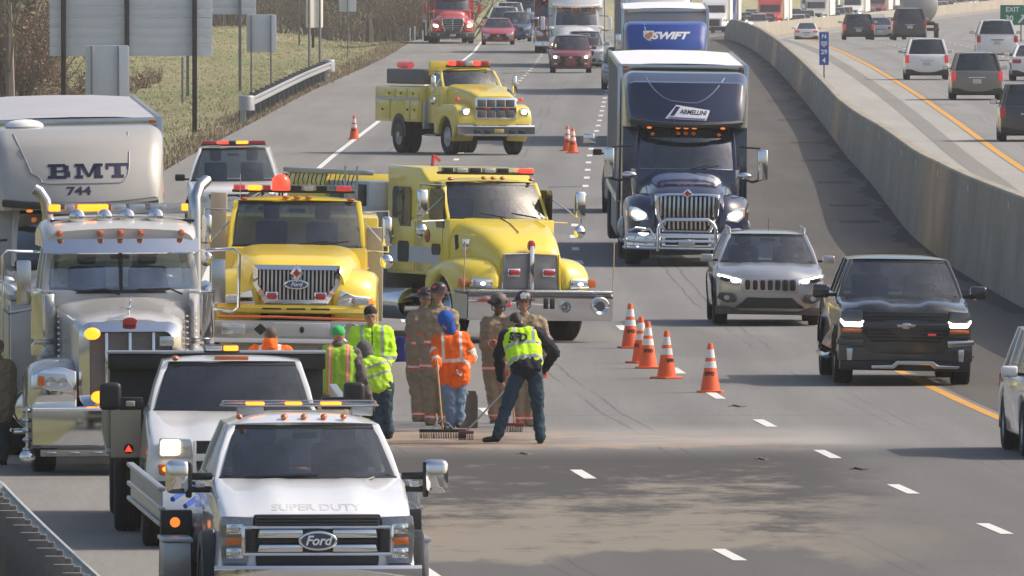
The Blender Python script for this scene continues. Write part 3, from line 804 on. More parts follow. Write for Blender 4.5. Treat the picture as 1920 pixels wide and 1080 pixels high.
def simple_car(v, kind, L_, W, H, pm, lights=True, lit=True, rails=False, dark_grille=True, arch=None, rear=False, gm=None, seatset=True, grille=None, lightbar=None, lightcol=None, plate=True, tail=REDLENS):
    t = v.t; zl = .22
    if kind == 'sedan':  yc, y1, y2, y3, zh, zc = 1.05, 1.85, L_ - 1.7, L_ - .75, .72, .93; wf, wr = .9, L_ - 1.05; rr = .32; wt = W * .34; trunk = .98
    elif kind == 'suv':  yc, y1, y2, y3, zh, zc = .95, 1.55, L_ - .55, L_ - .12, .92, 1.04; wf, wr = .88, L_ - .98; rr = .36; wt = W * .37; trunk = 1.04
    else:                yc, y1, y2, y3, zh, zc = 1.25, 1.85, 4.05, 4.35, 1.08, 1.20; wf, wr = .98, L_ - 1.15; rr = .39; wt = W * .355; trunk = 1.22; zl = .32
    zh *= H / (1.45 if kind == 'sedan' else 1.7 if kind == 'suv' else 1.9); zc *= H / (1.45 if kind == 'sedan' else 1.7 if kind == 'suv' else 1.9)
    trunk = max(trunk * H / (1.45 if kind == 'sedan' else 1.7 if kind == 'suv' else 1.9), zc)
    if kind == 'pickup':
        prof = body_profile(L_, zl, zh - .1, zh, yc, zc, 4.38, zc, zc, wf, wr, rr, bed=zc + .03)
    else: prof = body_profile(L_, zl, zh - .15, zh, yc, zc, y3 if kind == 'sedan' else L_ - .10, zc if kind == 'suv' else trunk, (trunk - .04) if kind == 'sedan' else zc - .02, wf, wr, rr, nose=.12)
    car_body(t, pm, W, prof, yc, zc, rear_y=L_ - .6, bow=.18)
    greenhouse(t, pm, yc, y1, y2, y3, zc - .01, H - .05, W / 2 * .93, wt, posts=((y1 + y3) / 2 + .0,) if kind != 'suv' else ((yc + y3) * .5 - .05, y3 - .9), gm=gm or GLASS, seats=(.95,))
    hw = W / 2
    for x in (-1, 1):
        wheel(t, x * (hw - .13), wf, rr, .23, 'car', x); wheel(t, x * (hw - .13), wr, rr, .23, 'car', x)
        mirror_part(t, x * (hw + .10), yc + .32, zc + .08, .21, .14, pm if kind != 'pickup' else BLACK, side=x)
    bmp = MB(bevel=.03); wp = lambda x, y, z: (x, y + .16 * (abs(x) / hw) ** 2.4, z)
    ub = MB(); ub.b2(-hw * .82, hw * .82, .35, L_ - .35, zl - .04, zl + .12); part('underbody', ub, CHASSIS, t)
    # front
    gl = MB(bevel=.015, warp=wp); gl.prism([(-hw * .48, zh - .12), (hw * .48, zh - .12), (hw * .42, zh - .33), (-hw * .42, zh - .33)] if not grille else grille, -.015, .05)
    part('grille', gl, BLACK if dark_grille else CHROME, t)
    gb = MB(bevel=.01, warp=wp); gb.b2(-hw * .6, hw * .6, -.012, .05, zl + .06, zl + .22); part('lower_grille', gb, BLACK, t)
    em = MB(bevel=.01); em.b2(-.07, .07, -.03, .0, zh - .25, zh - .18); part('badge', em, CHROME, t)
    for x in (-1, 1):
        hl = MB(bevel=.015, warp=wp); hl.prism([(x * hw * .52, zh - .28), (x * hw * .53, zh - .15), (x * hw * .90, zh - .10), (x * hw * .92, zh - .24)], -.03, .06)
        h_ = part('headlight', hl, LENS, t)
        if lit:
            b = MB(); b.ball((x * hw * .72, -.0 + .16 * .45, zh - .20), (.085, .05, .06), 10, 6); part('lamp', b, lightcol or LIT, h_)
        fg = MB(bevel=.01, warp=wp); fg.b2(x * hw * .72 - .07, x * hw * .72 + .07, -.012, .03, zl + .14, zl + .22); part('fog_lamp', fg, LENS, t)
    # rear
    Lr = L_ + .0; zt_ = zc
    wq = lambda x, y, z: (x, y - .10 * (abs(x) / hw) ** 3, z)
    for x in (-1, 1):
        tl = MB(bevel=.015, warp=wq)
        if kind == 'sedan': tl.b2(x * hw * .55, x * hw * .93, Lr - .04, Lr + .02, zt_ - .24, zt_ - .08)
        else: tl.b2(x * hw * .78, x * hw * .96, Lr - .10, Lr + .015, zt_ - .36, zt_ - .03 if kind == 'suv' else zt_ - .05)
        part('tail_light', tl, tail, t)
    rb = MB(bevel=.03, warp=wq); rb.b2(-hw * .95, hw * .95, Lr - .06, Lr + .05, zl + .02, zl + .22); part('rear_bumper', rb, BLACK if kind != 'pickup' else CHROME, t)
    if plate: pp = MB(bevel=.004); pp.b2(-.16, .16, Lr + .0, Lr + .02, zt_ - .46, zt_ - .30); part('number_plate', pp, PLATE, t)
    gp = MB(bevel=.01, warp=wq); gp.b2(-.3, .3, Lr, Lr + .03, zt_ - .26, zt_ - .22); part('tailgate_trim', gp, CHROME if kind == 'suv' else BLACK, t)
    if rails:
        for x in (-1, 1):
            rl = MB(); rl.tube([(x * (wt - .06), y1 + .25, H - .02), (x * (wt - .07), y1 + .4, H + .06), (x * (wt - .07), y2 - .3, H + .06), (x * (wt - .06), y2 - .1, H - .02)], .02, 6); part('roof_rail', rl, ALU, t)

# light bar of a rescue vehicle: base, clear dome, coloured modules
def light_bar(t, x0, x1, y, z0, z1, mods, base=BLACK, dome=None, dp=.26, parentname='light_bar'):
    mb = MB(bevel=.02); mb.b2(x0, x1, y, y + dp, z0, z0 + (z1 - z0) * .35); o = part(parentname, mb, base, t)
    k = MB(bevel=.015); k.b2(x0 + .02, x1 - .02, y + .01, y + dp - .01, z0 + (z1 - z0) * .35, z1); part('dome', k, dome or GLASS_L, o)
    for a, b, m in mods:
        q = MB(bevel=.01); q.b2(a, b, y - .006, y + dp * .5, z0 + (z1 - z0) * .28, z1 - .012); part('light_module', q, m, o)
    return o
# ------------------------------------------------------------------ articulated lorries
def hood_loft(stations, n=15, pw=2.6):
    """stations (y, half width, z bottom, z top): a bonnet-like loft, squarish section"""
    mb = MB(); rings = []
    for y, hw, zb, zt in stations:
        ring = []
        for i in range(n):
            a = math.pi * i / (n - 1); c, s_ = math.cos(a), math.sin(a)
            e = 2 / pw
            ring.append((-hw * math.copysign(abs(c) ** e, c), y, zb + (zt - zb) * (abs(s_) ** e)))
        rings.append(ring)
    mb.loft(rings); return mb
def fender(t, x0, x1, y0, y1, zt, zb, wy, wr_, m, name='fender', r=.12, front=.35, warp=None, parent=None):
    """wheel fender: outline in y/z with the wheel arch open, full depth in front of the wheel"""
    p = [(y0 + .10, zb), (y0, zb + .12), (y0, zb + (zt - zb) * .45), (y0 + .08, zb + (zt - zb) * .72), (y0 + .24, zb + (zt - zb) * .90), (y0 + .5, zt), (y0 + (y1 - y0) * .6, zt), (y1 - .15, zt - .08), (y1, zt - .3), (y1, wr_ + .1)]
    p += [(wy + (wr_ + .09) * math.cos(R(a)), wr_ + (wr_ + .09) * math.sin(R(a))) for a in np.linspace(8, 190, 13)]
    p = [q for q in p if not (q[0] < y0 + .05 and q[1] < zb and False)]
    mb = profile_mb(p, x1, r=r, x0=x0, cols=5, deform=warp)
    return part(name, mb, m, parent or t)
def trailer(t_label, px_group, v, y0, L_, W, z0, z1, side, roof, trims=ALU, tilt=0.0, name='semi_trailer', roofmat=None, xoff=0.0):
    """box trailer as a thing of its own, standing behind the cab of v"""
    c, s_ = math.cos(v.th), math.sin(v.th)
    wx = v.X + xoff * c - y0 * s_; wy = v.d + xoff * s_ + y0 * c
    t = thing(name, t_label, 'trailer', (wx, wy, zr(wy)), v.th, px_group)
    t.rotation_euler = (tilt, v.t.rotation_euler[1], v.th)
    hw = W / 2
    mb = MB(bevel=.02); mb.b2(-hw, hw, 0, L_, z0, z1 - .03); part('box', mb, side, t)
    rf = MB(); rows = []
    nr = 18
    for i in range(nr * 2 + 1):
        y = .04 + (L_ - .08) * i / (nr * 2); b = .006 if i % 2 else 0
        rows.append([(-hw + .03, y, z1 - .025), (-hw * .5, y, z1 + .012 + b), (0, y, z1 + .02 + b), (hw * .5, y, z1 + .012 + b), (hw - .03, y, z1 - .025)])
    rf.grid(rows); part('roof_sheet', rf, roofmat or roof, t)
    rl = MB(bevel=.008)
    for x in (-1, 1):
        rl.b2(x * (hw + .012), x * (hw - .05), -.02, L_ + .01, z1 - .10, z1); rl.b2(x * (hw + .014), x * (hw - .04), -.012, L_, z0 - .06, z0 + .08); rl.b2(x * (hw + .016), x * (hw - .08), -.03, .06, z0, z1)
    rl.b2(-hw, hw, -.028, .04, z1 - .12, z1 - .002); rl.b2(-hw, hw, -.026, .04, z0 - .04, z0 + .12)
    part('frame_rail', rl, trims, t)
    sd_ = MB()
    for i in range(1, int(L_ / .6)):
        for x in (-1, 1): sd_.b2(x * (hw + .006), x * (hw - .01), i * .6 - .02, i * .6 + .02, z0 + .08, z1 - .1)
    part('side_posts', sd_, side, t, kind='stuff')
    un = MB(); un.b2(-.5, .5, .3, L_ - .2, z0 - .3, z0 - .02); un.b2(-1.0, 1.0, L_ - 3.6, L_ - .6, .45, z0 - .25); part('underframe', un, CHASSIS, t)
    sk = MB()
    for x in (-1, 1): sk.b2(x * (hw - .05), x * (hw - .08), 4.0, L_ - 4.0, .35, z0 - .05)
    part('side_skirt', sk, side, t)
    for y in (L_ - 1.3, L_ - 2.55):
        for x in (-1, 1): wheel(t, x * (hw - .15), y, .51, .27, 'drive', x)
    mk = MB(bevel=.01)
    for x in (-.9, .9): mk.box((x * hw, -.035, z1 - .06), (.10, .03, .05))
    part('marker_lamp', mk, AMB, t)
    return t
def semi_cab(v, pm, topz=3.88, sleeperL=2.6, bullbar=False, lit=LIT, hoodpm=None, chromemirror=True, grille_w=.64, fairing=True, glassm=None, windz=(1.84, 2.66), marker=AMBG, vgrille=False, darkbumper=False, bumperm=None, fl=None):
    t = v.t; hp = hoodpm or pm
    Hc = 1.25; ycab = 1.95               # cowl, cab begins
    # bonnet
    mb = hood_loft([(0.10, grille_w + .10, .62, 1.40), (.22, grille_w + .14, .62, 1.50), (.7, grille_w + .19, .8, 1.60), (1.3, .88, .9, 1.72), (ycab + .05, .96, .9, 1.83)], n=19, pw=4.0)
    part('bonnet', mb, hp, t)
    rg = MB(); rows = []
    for y, zt in ((.3, 1.53), (.7, 1.63), (1.3, 1.745), (1.8, 1.83)): rows.append([(x, y, zt + .035 * (1 - (x / .36) ** 2)) for x in np.linspace(-.36, .36, 7)])
    # fenders
    for s_ in (-1, 1):
        def wp(x, y, z, s_=s_):
            k = max(0, (1.25 - y)) / 1.25; u = (abs(x) - .62) / .6
            x = s_ * (abs(x) - .10 * k * k * max(0, u)) ; y = y + .32 * max(0, u) ** 2 * (1 if y < 1.1 else .2); z = z - .12 * max(0, u) ** 2 - (.10 * max(0, -u + .3))
            return (x, y, z)
        fender(t, .58 * s_ if s_ > 0 else -1.22, 1.22 if s_ > 0 else -.58, .05, 1.95, 1.42, .62, 1.22, .50, hp, r=.10, warp=wp)
        hl = MB(bevel=.02); hl.prism([(s_ * .74, .90), (s_ * .78, 1.04), (s_ * .98, 1.14), (s_ * 1.12, 1.16), (s_ * 1.13, .98), (s_ * 1.0, .86)], .06, .22)
        hl.warp = lambda x, y, z: (x, y + .32 * max(0, (abs(x) - .62) / .6) ** 2 - .04, z)
        h_ = part('headlight', hl, LENS, t)
        if lit:
            b = MB(); b.ball((s_ * .90, .07, .98), (.11, .06, .065), 12, 6); b.ball((s_ * 1.03, .13, 1.02), (.05, .06, .05), 10, 6); part('lamp', b, lit, h_)
        tn = MB(bevel=.01); tn.b2(s_ * 1.06, s_ * 1.13, .22, .3, 1.0, 1.06); part('turn_signal', tn, AMB, h_)
        wheel(t, s_ * 1.02, 1.22, .50, .29, 'steer', s_)
        for yy in (sleeperL + ycab + 1.7, sleeperL + ycab + 2.95):
            wheel(t, s_ * 1.09, yy, .50, .27, 'drive', s_, dual=False); wheel(t, s_ * .76, yy, .50, .27, 'drive', s_)
        tk = MB(bevel=.02, seg=3); tk.cyl((s_ * .98, 2.6, .68), (s_ * .98, 4.3, .68), .32, n=24); part('fuel_tank', tk, ALU, t)
        st = MB(bevel=.01)
        for zz in (.42, .72): st.b2(s_ * .96, s_ * 1.26, 2.05, 4.3, zz, zz + .035)
        part('step', st, DPLATE, t)
        # mirrors
        mm = CHROME if chromemirror else pm
        m2 = MB(bevel=.035, seg=3); m2.b2(s_ * 1.40, s_ * 1.60, 2.05, 2.22, 1.66, 2.26); mo = part('mirror', m2, mm, t)
        ar = MB(); ar.tube([(s_ * 1.02, 2.2, 1.72), (s_ * 1.3, 2.12, 1.62), (s_ * 1.5, 2.12, 1.68)], .025, 6); ar.tube([(s_ * 1.05, 2.3, 2.3), (s_ * 1.45, 2.12, 2.28)], .018, 6); part('mirror_arm', ar, BLACK, mo)
        m3 = MB(bevel=.03, seg=3); m3.ball((s_ * 1.12, .95, 1.76), (.15, .09, .07), 12, 8); ho = part('bonnet_mirror', m3, mm, t)
        a2 = MB(); a2.tube([(s_ * 1.12, .98, 1.7), (s_ * 1.06, 1.1, 1.35)], .014, 6); part('mirror_stalk', a2, BLACK, ho)
    # grille
    gw = grille_w
    outer = [(-gw, 1.40), (-gw * .6, 1.425), (gw * .6, 1.425), (gw, 1.40), (gw * .96, 1.0), (gw * .74, .66), (-gw * .74, .66), (-gw * .96, 1.0)]
    k = (gw - .085) / gw
    inner = [(x * k, (z - 1.04) * .87 + 1.04) for x, z in outer]
    m1 = MB(bevel=.02); n_ = len(outer)
    vs = [(x, .02, z) for x, z in outer] + [(x, -.02, z) for x, z in inner] + [(x, .12, z) for x, z in outer] + [(x, .10, z) for x, z in inner]
    m1.add(vs, [(i, (i + 1) % n_, (i + 1) % n_ + n_, i + n_) for i in range(n_)] + [(i, i + 2 * n_, (i + 1) % n_ + 2 * n_, (i + 1) % n_) for i in range(n_)] + [(i + n_, (i + 1) % n_ + n_, (i + 1) % n_ + 3 * n_, i + 3 * n_) for i in range(n_)])
    go_ = part('grille_surround', m1, CHROME, t)
    bk = MB(); bk.prism(inner, .07, .10); part('radiator', bk, BLACK, go_)
    if vgrille:
        m2 = MB(bevel=.004)
        for i in range(6):
            z = .80 + i * .10; m2.b2(-gw * k * .9, gw * k * .9, .02, .06, z, z + .03)
        m2.b2(-.03, .03, -.03, .06, .72, 1.40); part('grille_bars', m2, DCHROME, go_)
    else:
        nb = 13
        for i in range(nb):
            x = -gw * k + (i + .5) * 2 * gw * k / nb; f = abs(x) / (gw * k)
            zb_ = .72 if f < .70 else .72 + (f - .70) / .30 * .34
            m2 = MB(bevel=.008); m2.b2(x - .022, x + .022, .0, .06, zb_, 1.365); part('grille_bar', m2, DCHROME, go_)
    dm = MB(bevel=.01); dm.prism([(0, 1.32), (.10, 1.42), (0, 1.52), (-.10, 1.42)], -.04, .04); eb = part('badge', dm, CHROME, t)
    dm2 = MB(); dm2.prism([(0, 1.36), (.055, 1.42), (0, 1.48), (-.055, 1.42)], -.046, -.038); part('badge_field', dm2, REDLENS, eb)
    # bumper
    wpb = lambda x, y, z: (x, y + .22 * (abs(x) / 1.2) ** 3, z)
    bp = MB(bevel=.03, warp=wpb)
    for i in range(8):
        x0, x1 = -1.2 + i * .3, -1.2 + (i + 1) * .3 + .001
    bp.grid([[(x, yy, zz) for x in np.linspace(-1.2, 1.2, 13)] for yy, zz in ((.3, .66), (-.02, .64), (-.08, .58), (-.09, .40), (-.04, .33), (.3, .31))])
    bp.bevel = 0
    bo = part('bumper', bp, bumperm or (DARK if darkbumper else CHROME), t)
    op = MB(bevel=.01); op.b2(-.42, .42, -.10, -.06, .42, .56); part('bumper_opening', op, BLACK, bo)
    pt = MB(bevel=.004); pt.b2(-.16, .16, -.12, -.10, .40, .53); part('number_plate', pt, PLATE, bo)
    for s_ in (-1, 1):
        fo = MB(bevel=.012); fo.b2(s_ * .62, s_ * .84, -.03, .03, .42, .56); part('fog_lamp', fo, LENS, bo)
    if bullbar:
        bb = MB()
        bb.tube([(-.56, -.30, .30), (-.56, -.30, .74), (-.50, -.30, .86), (-.40, -.30, .92), (.40, -.30, .92), (.50, -.30, .86), (.56, -.30, .74), (.56, -.30, .30)], .036, 10)
        for zz in (.36, .50): bb.tube([(-1.22, .12, zz), (-1.10, -.22, zz), (-.9, -.30, zz), (.9, -.30, zz), (1.10, -.22, zz), (1.22, .12, zz)], .030, 8)
        for s_ in (-1, 1):
            bb.tube([(s_ * 1.20, .12, .36), (s_ * 1.20, -.12, .36), (s_ * 1.18, -.20, .68), (s_ * 1.0, -.28, .74), (s_ * .72, -.30, .72), (s_ * .62, -.30, .56), (s_ * .62, -.30, .36)], .026, 8)
        part('bull_bar', bb, CHROME, t)
    # cab
    z0, z1 = windz
    body = MB(); 
    rings = []
    for y, hw, zb_, zt in ((ycab, .98, .75, 1.85), (ycab + .25, 1.03, .75, 1.86), (ycab + 1.0, 1.08, .70, 1.88), (ycab + 1.5, 1.10, .70, 1.9)):
        rings.append([(-hw, y, zb_), (-hw, y, zt), (-hw * .5, y, zt + .02), (hw * .5, y, zt + .02), (hw, y, zt), (hw, y, zb_)])
    body.loft(rings); body.bevel = .03; part('cab', body, pm, t)
    greenhouse(t, pm, ycab + .02, ycab + .55, ycab + 1.5, ycab + 1.5, z0 - .02, z1 + .02, 1.0, .93, posts=(), gm=glassm or GLASS, bulge=.22, rearglass=False, crown=.06, pil=.09, seats=(1.0,), wheelx=.45)
    # sleeper with its roof fairing
    ys = ycab + 1.45; w = 1.225
    if fairing:
        mb = MB(); rings = []
        def ring(y, hw, zb_, zt, r=.22, lean=0.0, front=0.0):
            pts = []
            n = 7
            pts.append((-hw, y, zb_))
            for i in range(n): a = R(180 - 90 * i / (n - 1)); pts.append((-hw + r + r * math.cos(a), y + front * (1 - abs((-hw + r + r * math.cos(a)) / hw) ** 2) * -1, zt - r + r * math.sin(a)))
            for q in np.linspace(-.7, .7, 9): pts.append((q * (hw - r), y - front * (1 - (q * (hw - r) / hw) ** 2), zt))
            for i in range(n): a = R(90 - 90 * i / (n - 1)); pts.append((hw - r + r * math.cos(a), y - front * (1 - abs((hw - r + r * math.cos(a)) / hw) ** 2), zt - r + r * math.sin(a)))
            pts.append((hw, y, zb_))
            return pts
        zs = z1 + .06
        for y, hw, zt in ((ycab + .52, .97, zs), (ycab + .56, 1.08, zs + .14), (ycab + .72, 1.14, zs + .42), (ycab + .95, 1.18, zs + .82), (ycab + 1.18, 1.20, topz - .16), (ycab + 1.42, 1.215, topz - .03), (ycab + 1.9, w, topz), (ys + sleeperL, w, topz)):
            rings.append(ring(y, hw, zs - .05, zt, r=min(.19, max(.05, (zt - zs + .05) * .45)), front=.22))
        mb.loft(rings); v.fair = part('roof_fairing', mb, pm, t)
        sl = MB(bevel=.03); sl.b2(-w, w, ys, ys + sleeperL, .75, zs - .02); part('sleeper', sl, pm, t)
        # curved crease lines on the fairing
        br = MB(); br.tube([(x, ycab + .42 - .30 * (1 - (x / 1.1) ** 2) + .10 * abs(x) ** 2, z1 + .06 + .05 * x * x) for x in np.linspace(-1.08, 1.08, 13)], .055, 8); part('sun_visor', br, DARK if chromemirror else pm, t)
    for x in (-.72, -.16, 0, .16, .72) if marker else ():
        ml = MB(); ml.ball((x, ycab + .42 + .22 * x * x, z1 + .0), (.05, .04, .022), 8, 6); part('marker_lamp', ml, marker, t)
    wp_ = MB()
    for s_ in (-1, 1): wp_.tube([(s_ * .1 + .1, ycab + .02, z0 + .0), (s_ * .1 + .55, ycab + .03, z0 + .10)], .012, 5)
    part('wiper', wp_, BLACK, t)
    ch = MB(); ch.b2(-.42, .42, .3, ys + sleeperL + 3.6, .55, .85); part('chassis', ch, CHASSIS, t)
    bk = MB(); bk.b2(-.9, .9, .3, 2.2, .35, .62); part('engine_cover', bk, CHASSIS, t)
    ax = MB(); ax.b2(-1.0, 1.0, 1.15, 1.28, .40, .52); part('axle', ax, CHASSIS, t)
# ------------------------------------------------------------------ fire engines
FY = paint('fire_yellow', (.84, .62, .035), dirt=.12)
FY2 = paint('lime_yellow', (.78, .60, .04), dirt=.15)
FY3 = paint('old_lime_yellow', (.72, .57, .06), dirt=.2)
BUFF = mat('buff_steel', (.42, .38, .31), rough=.6, var=.15, dirt=.3)
STEEL = mat('brushed_steel', (.50, .50, .49), rough=.3, metal=.85, var=.15, scale=5)
STRIPE = mat('silver_reflective_stripe', (.52, .53, .55), rough=.5, var=.08)
def fire_cab(t, pm, g, hood, fen, wind, cab, roof_rear, doors=1, boxy=False, winpil=.08, rflat=.0, seats=(.9,)):
    """g grille (hw, z0, z1); hood stations; fen (x inner, x outer, y0, y1, ztop, zbot, wheel y, r); wind (y0,y1,z0,z1,wb,wt); cab (y start, y end, z low, hw)"""
    part('bonnet', hood_loft(hood, n=21, pw=9 if boxy else 5.5), pm, t)
    xi, xo, fy0, fy1, fzt, fzb, wy, wr_ = fen
    for s_ in (-1, 1):
        def wp(x, y, z, s_=s_):
            u = max(0, (abs(x) - xi) / (xo - xi)); k = max(0, (wy - y)) / wy
            if boxy: return (x, y + .05 * u * u, z - .02 * u * u)
            return (s_ * (abs(x) - .06 * k * u), y + .22 * u * u * (1 if y < wy else .1), z - .09 * u * u)
        fender(t, xi if s_ > 0 else -xo, xo if s_ > 0 else -xi, fy0, fy1, fzt, fzb, wy, wr_, pm, r=.05 if boxy else .11, warp=wp)
        ww = MB(); ww.prism([(wy + (wr_ + .085) * math.cos(a), max(.45, wr_ + (wr_ + .085) * math.sin(a))) for a in np.linspace(-.1, math.pi + .1, 15)], s_ * (xi - .12), s_ * (xo - .40), axis='x'); part('wheel_well', ww, BLACK, t)
        wheel(t, s_ * (xo - .19), wy, wr_, .29, 'steerw' if pm is FY3 else 'steer', s_)
    y0, y1, z0, z1, wb, wt = wind
    ca, cb, czl, chw = cab
    mb = MB(bevel=.04); mb.b2(-chw, chw, ca, cb, czl, z0 - .01); part('cab', mb, pm, t)
    posts = [y0 + (cb - y0) * q for q in ((.5,) if doors == 2 else ())]
    greenhouse(t, pm, y0, y1, roof_rear, cb, z0 - .02, z1, wb, wt, posts=posts, bulge=.18, crown=.07, pil=winpil, rearglass=(doors == 1), seats=seats, wheelx=.42)
    for s_ in (-1, 1):
        dm = MB(bevel=.004); n = 2 if doors == 2 else 1
        for k in range(n):
            a = ca + .25 + (cb - ca - .3) * k / n; b = ca + .2 + (cb - ca - .3) * (k + 1) / n
            dm = MB(bevel=.006); dm.b2(s_ * chw, s_ * (chw + .012), a, b - .05, czl + .06, z0 - .06); do = part('door', dm, pm, t)
            hd = MB(bevel=.004); hd.b2(s_ * (chw + .012), s_ * (chw + .04), b - .3, b - .14, z0 - .35, z0 - .31); part('handle', hd, CHROME, do)
        st = MB(bevel=.01); st.b2(s_ * (chw - .2), s_ * (chw + .08), ca + .4, cb, czl - .35, czl - .30); part('step', st, DPLATE, t)
    ch = MB(); ch.b2(-.42, .42, .2, cb + 4.0, .5, .85); ch.b2(-.9, .9, wy - .07, wy + .07, .40, .54); part('chassis', ch, CHASSIS, t)
def grille_vertical(t, hw, z0, z1, hwb, nb, frame=.07, y=-.0, badge=True):
    outer = [(-hw, z1), (hw, z1), (hw, (z0 + z1) / 2), (hwb, z0), (-hwb, z0), (-hw, (z0 + z1) / 2)]
    cx_, cz_ = 0, (z0 + z1) / 2
    inner = [(x * (hw - frame) / hw, cz_ + (z - cz_) * ((z1 - z0) / 2 - frame) / ((z1 - z0) / 2)) for x, z in outer]
    n_ = len(outer); m1 = MB()
    vs = [(x, y + .02, z) for x, z in outer] + [(x, y - .03, z) for x, z in inner] + [(x, y + .14, z) for x, z in outer] + [(x, y + .12, z) for x, z in inner]
    m1.add(vs, [(i, (i + 1) % n_, (i + 1) % n_ + n_, i + n_) for i in range(n_)] + [(i, i + 2 * n_, (i + 1) % n_ + 2 * n_, (i + 1) % n_) for i in range(n_)] + [(i + n_, (i + 1) % n_ + n_, (i + 1) % n_ + 3 * n_, i + 3 * n_) for i in range(n_)])
    go_ = part('grille_surround', m1, CHROME, t)
    b = MB(); b.prism(inner, y + .09, y + .12); part('radiator', b, BLACK, go_)
    for i in range(nb):
        x = -(hw - frame) + (i + .5) * 2 * (hw - frame) / nb; lim = hwb * (hw - frame) / hw
        zl = z0 + frame if abs(x) < lim else z0 + frame + (abs(x) - lim) / (hw - frame - lim + 1e-6) * (z1 - z0) * .42
        m2 = MB(bevel=.007); m2.b2(x - .015, x + .015, y + .01, y + .06, zl, z1 - frame - .005); part('grille_bar', m2, mat('pale_bar', (.5, .5, .5), rough=.35, metal=.3), go_)
    return go_
def beacon_pod(t, x, y, z, w=.15, h=.08, m=REDLENS):
    mb = MB(bevel=.02); mb.b2(x - w / 2, x + w / 2, y, y + .05, z - h / 2, z + h / 2); o = part('warning_light', mb, m, t)
    rr = MB(bevel=.01); rr.b2(x - w / 2 - .02, x + w / 2 + .02, y + .03, y + .08, z - h / 2 - .02, z + h / 2 + .02); part('bezel', rr, CHROME, o)
def west_coast_mirror(t, s_, x, y, z0, z1, w=.2, cabx=1.0, low=None):
    fr = MB(); fr.tube([(s_ * cabx, y + .25, z1 + .06), (s_ * (x + w * .2), y + .05, z1 + .08), (s_ * (x + w * .2), y + .05, z0 - .08), (s_ * cabx, y + .2, z0 - .06)], .016, 6)
    fr.tube([(s_ * cabx, y + .25, z1 - .1), (s_ * x, y + .05, z0)], .012, 5)
    o = part('mirror_bracket', fr, CHROME, t)
    mb = MB(bevel=.05, seg=3); mb.b2(s_ * (x - w / 2), s_ * (x + w / 2), y - .03, y + .10, z0, z1); part('mirror', mb, CHROME, o)
    m2 = MB(); m2.ball((s_ * x, y + .03, z0 - .22), (.10, .06, .11), 12, 8); part('convex_mirror', m2, CHROME, o)
    return o

# ---- yellow fire engine seen head-on
v = Veh('fire_engine', 'yellow fire engine facing the camera with chrome slatted grille and lit red roof light bar', 'fire engine', 553, 713, th=.8, roll=.8)
t = v.t
fire_cab(t, FY, (.66, 1.1, 1.7), [(.17, .72, .98, 1.68), (.28, .80, .98, 1.77), (.7, .88, 1.0, 1.85), (1.25, .95, 1.0, 1.91), (1.85, .99, 1.0, 1.97)],
         (.52, 1.23, .10, 1.95, 1.66, 1.0, 1.10, .50), (1.82, 2.35, 1.93, 2.60, 1.02, .95), (1.8, 3.4, .9, 1.05), 3.2)
grille_vertical(t, .64, 1.12, 1.70, .46, 19)
dm = MB(bevel=.008); dm.prism([(0, 1.44), (.10, 1.58), (0, 1.72), (-.10, 1.58)], -.07, .0); bd = part('badge', dm, CHROME, t)
dm = MB(); dm.prism([(0, 1.52), (.05, 1.58), (0, 1.65), (-.05, 1.58)], -.078, -.068); part('badge_field', dm, REDLENS, bd)
ov = MB(bevel=.008); ov.prism(ell(0, 1.415, .19, .075), -.06, -.02); ovo = part('badge_oval', ov, CHROME, t)
ov = MB(); ov.prism(ell(0, 1.415, .155, .052), -.066, -.058); part('oval_field', ov, mat('badge_blue', (.05, .09, .2), rough=.3, var=.05), ovo)
text('badge_lettering', 'Ford', .085, (0, -.069, 1.415), WHITEP, ovo, bold=.002, shear=.3)
for x in (-.36, .36): beacon_pod(t, x, -.05, 1.24, .15, .09)
for s_ in (-1, 1):
    # chrome wings beside the grille with the headlamps
    wg = MB(bevel=.015); wg.prism([(s_ * .60, 1.10), (s_ * .66, 1.34), (s_ * .86, 1.26), (s_ * 1.10, 1.24), (s_ * 1.16, 1.12), (s_ * 1.12, 1.08)], .02, .2, )
    wg.warp = lambda x, y, z: (x, y + .25 * max(0, (abs(x) - .6) / .6) ** 2, z)
    wo = part('headlight', wg, CHROME, t)
    ln = MB(bevel=.02); ln.b2(s_ * .86, s_ * 1.08, .02, .12, 1.12, 1.22); part('lens', ln, LENS, wo)
    am = MB(); am.ball((s_ * 1.13, .18, 1.18), (.04, .05, .05), 8, 6); part('turn_signal', am, AMBG, wo)
lip = MB(bevel=.03); lip.warp = lambda x, y, z: (x, y + .22 * (abs(x) / 1.15) ** 3, z)
lip.grid([[(x, yy, zz) for x in np.linspace(-1.15, 1.15, 13)] for yy, zz in ((.3, 1.12), (.0, 1.11), (-.03, 1.06), (.0, 1.0), (.3, .98))])
lip.bevel = 0; part('bonnet_lip', lip, FY, t)
sl = MB(bevel=.004)
for x in (-.36, 0, .36): sl.b2(x - .14, x + .14, -.036, .0, 1.04, 1.065)
part('air_slot', sl, BLACK, t)
bp = MB(bevel=.02); bp.b2(-1.2, 1.2, -.50, .1, .60, .88); bo = part('extended_bumper', bp, STEEL, t)
q = MB(bevel=.015); q.b2(-1.21, 1.21, -.53, -.50, .56, .63); part('bumper_strip', q, WHITEP, bo)
q = MB(bevel=.01); q.b2(-.33, .50, -.53, -.50, .66, .86); part('siren_panel', q, mat('pale_grey_panel', (.5, .5, .5), rough=.4, var=.08), bo)
q = MB(bevel=.01); q.prism(ell(.09, .76, .035, .05, 14), -.55, -.53); part('emblem', q, BLACK, bo)
q = MB(); q.lathe([(.0, 0), (.11, 0), (.14, -.03), (.155, -.02), (.155, .04)], (.82, -.53, .72), axis='y', n=20); part('hose_ring', q, CHROME, bo)
q = MB(bevel=.01)
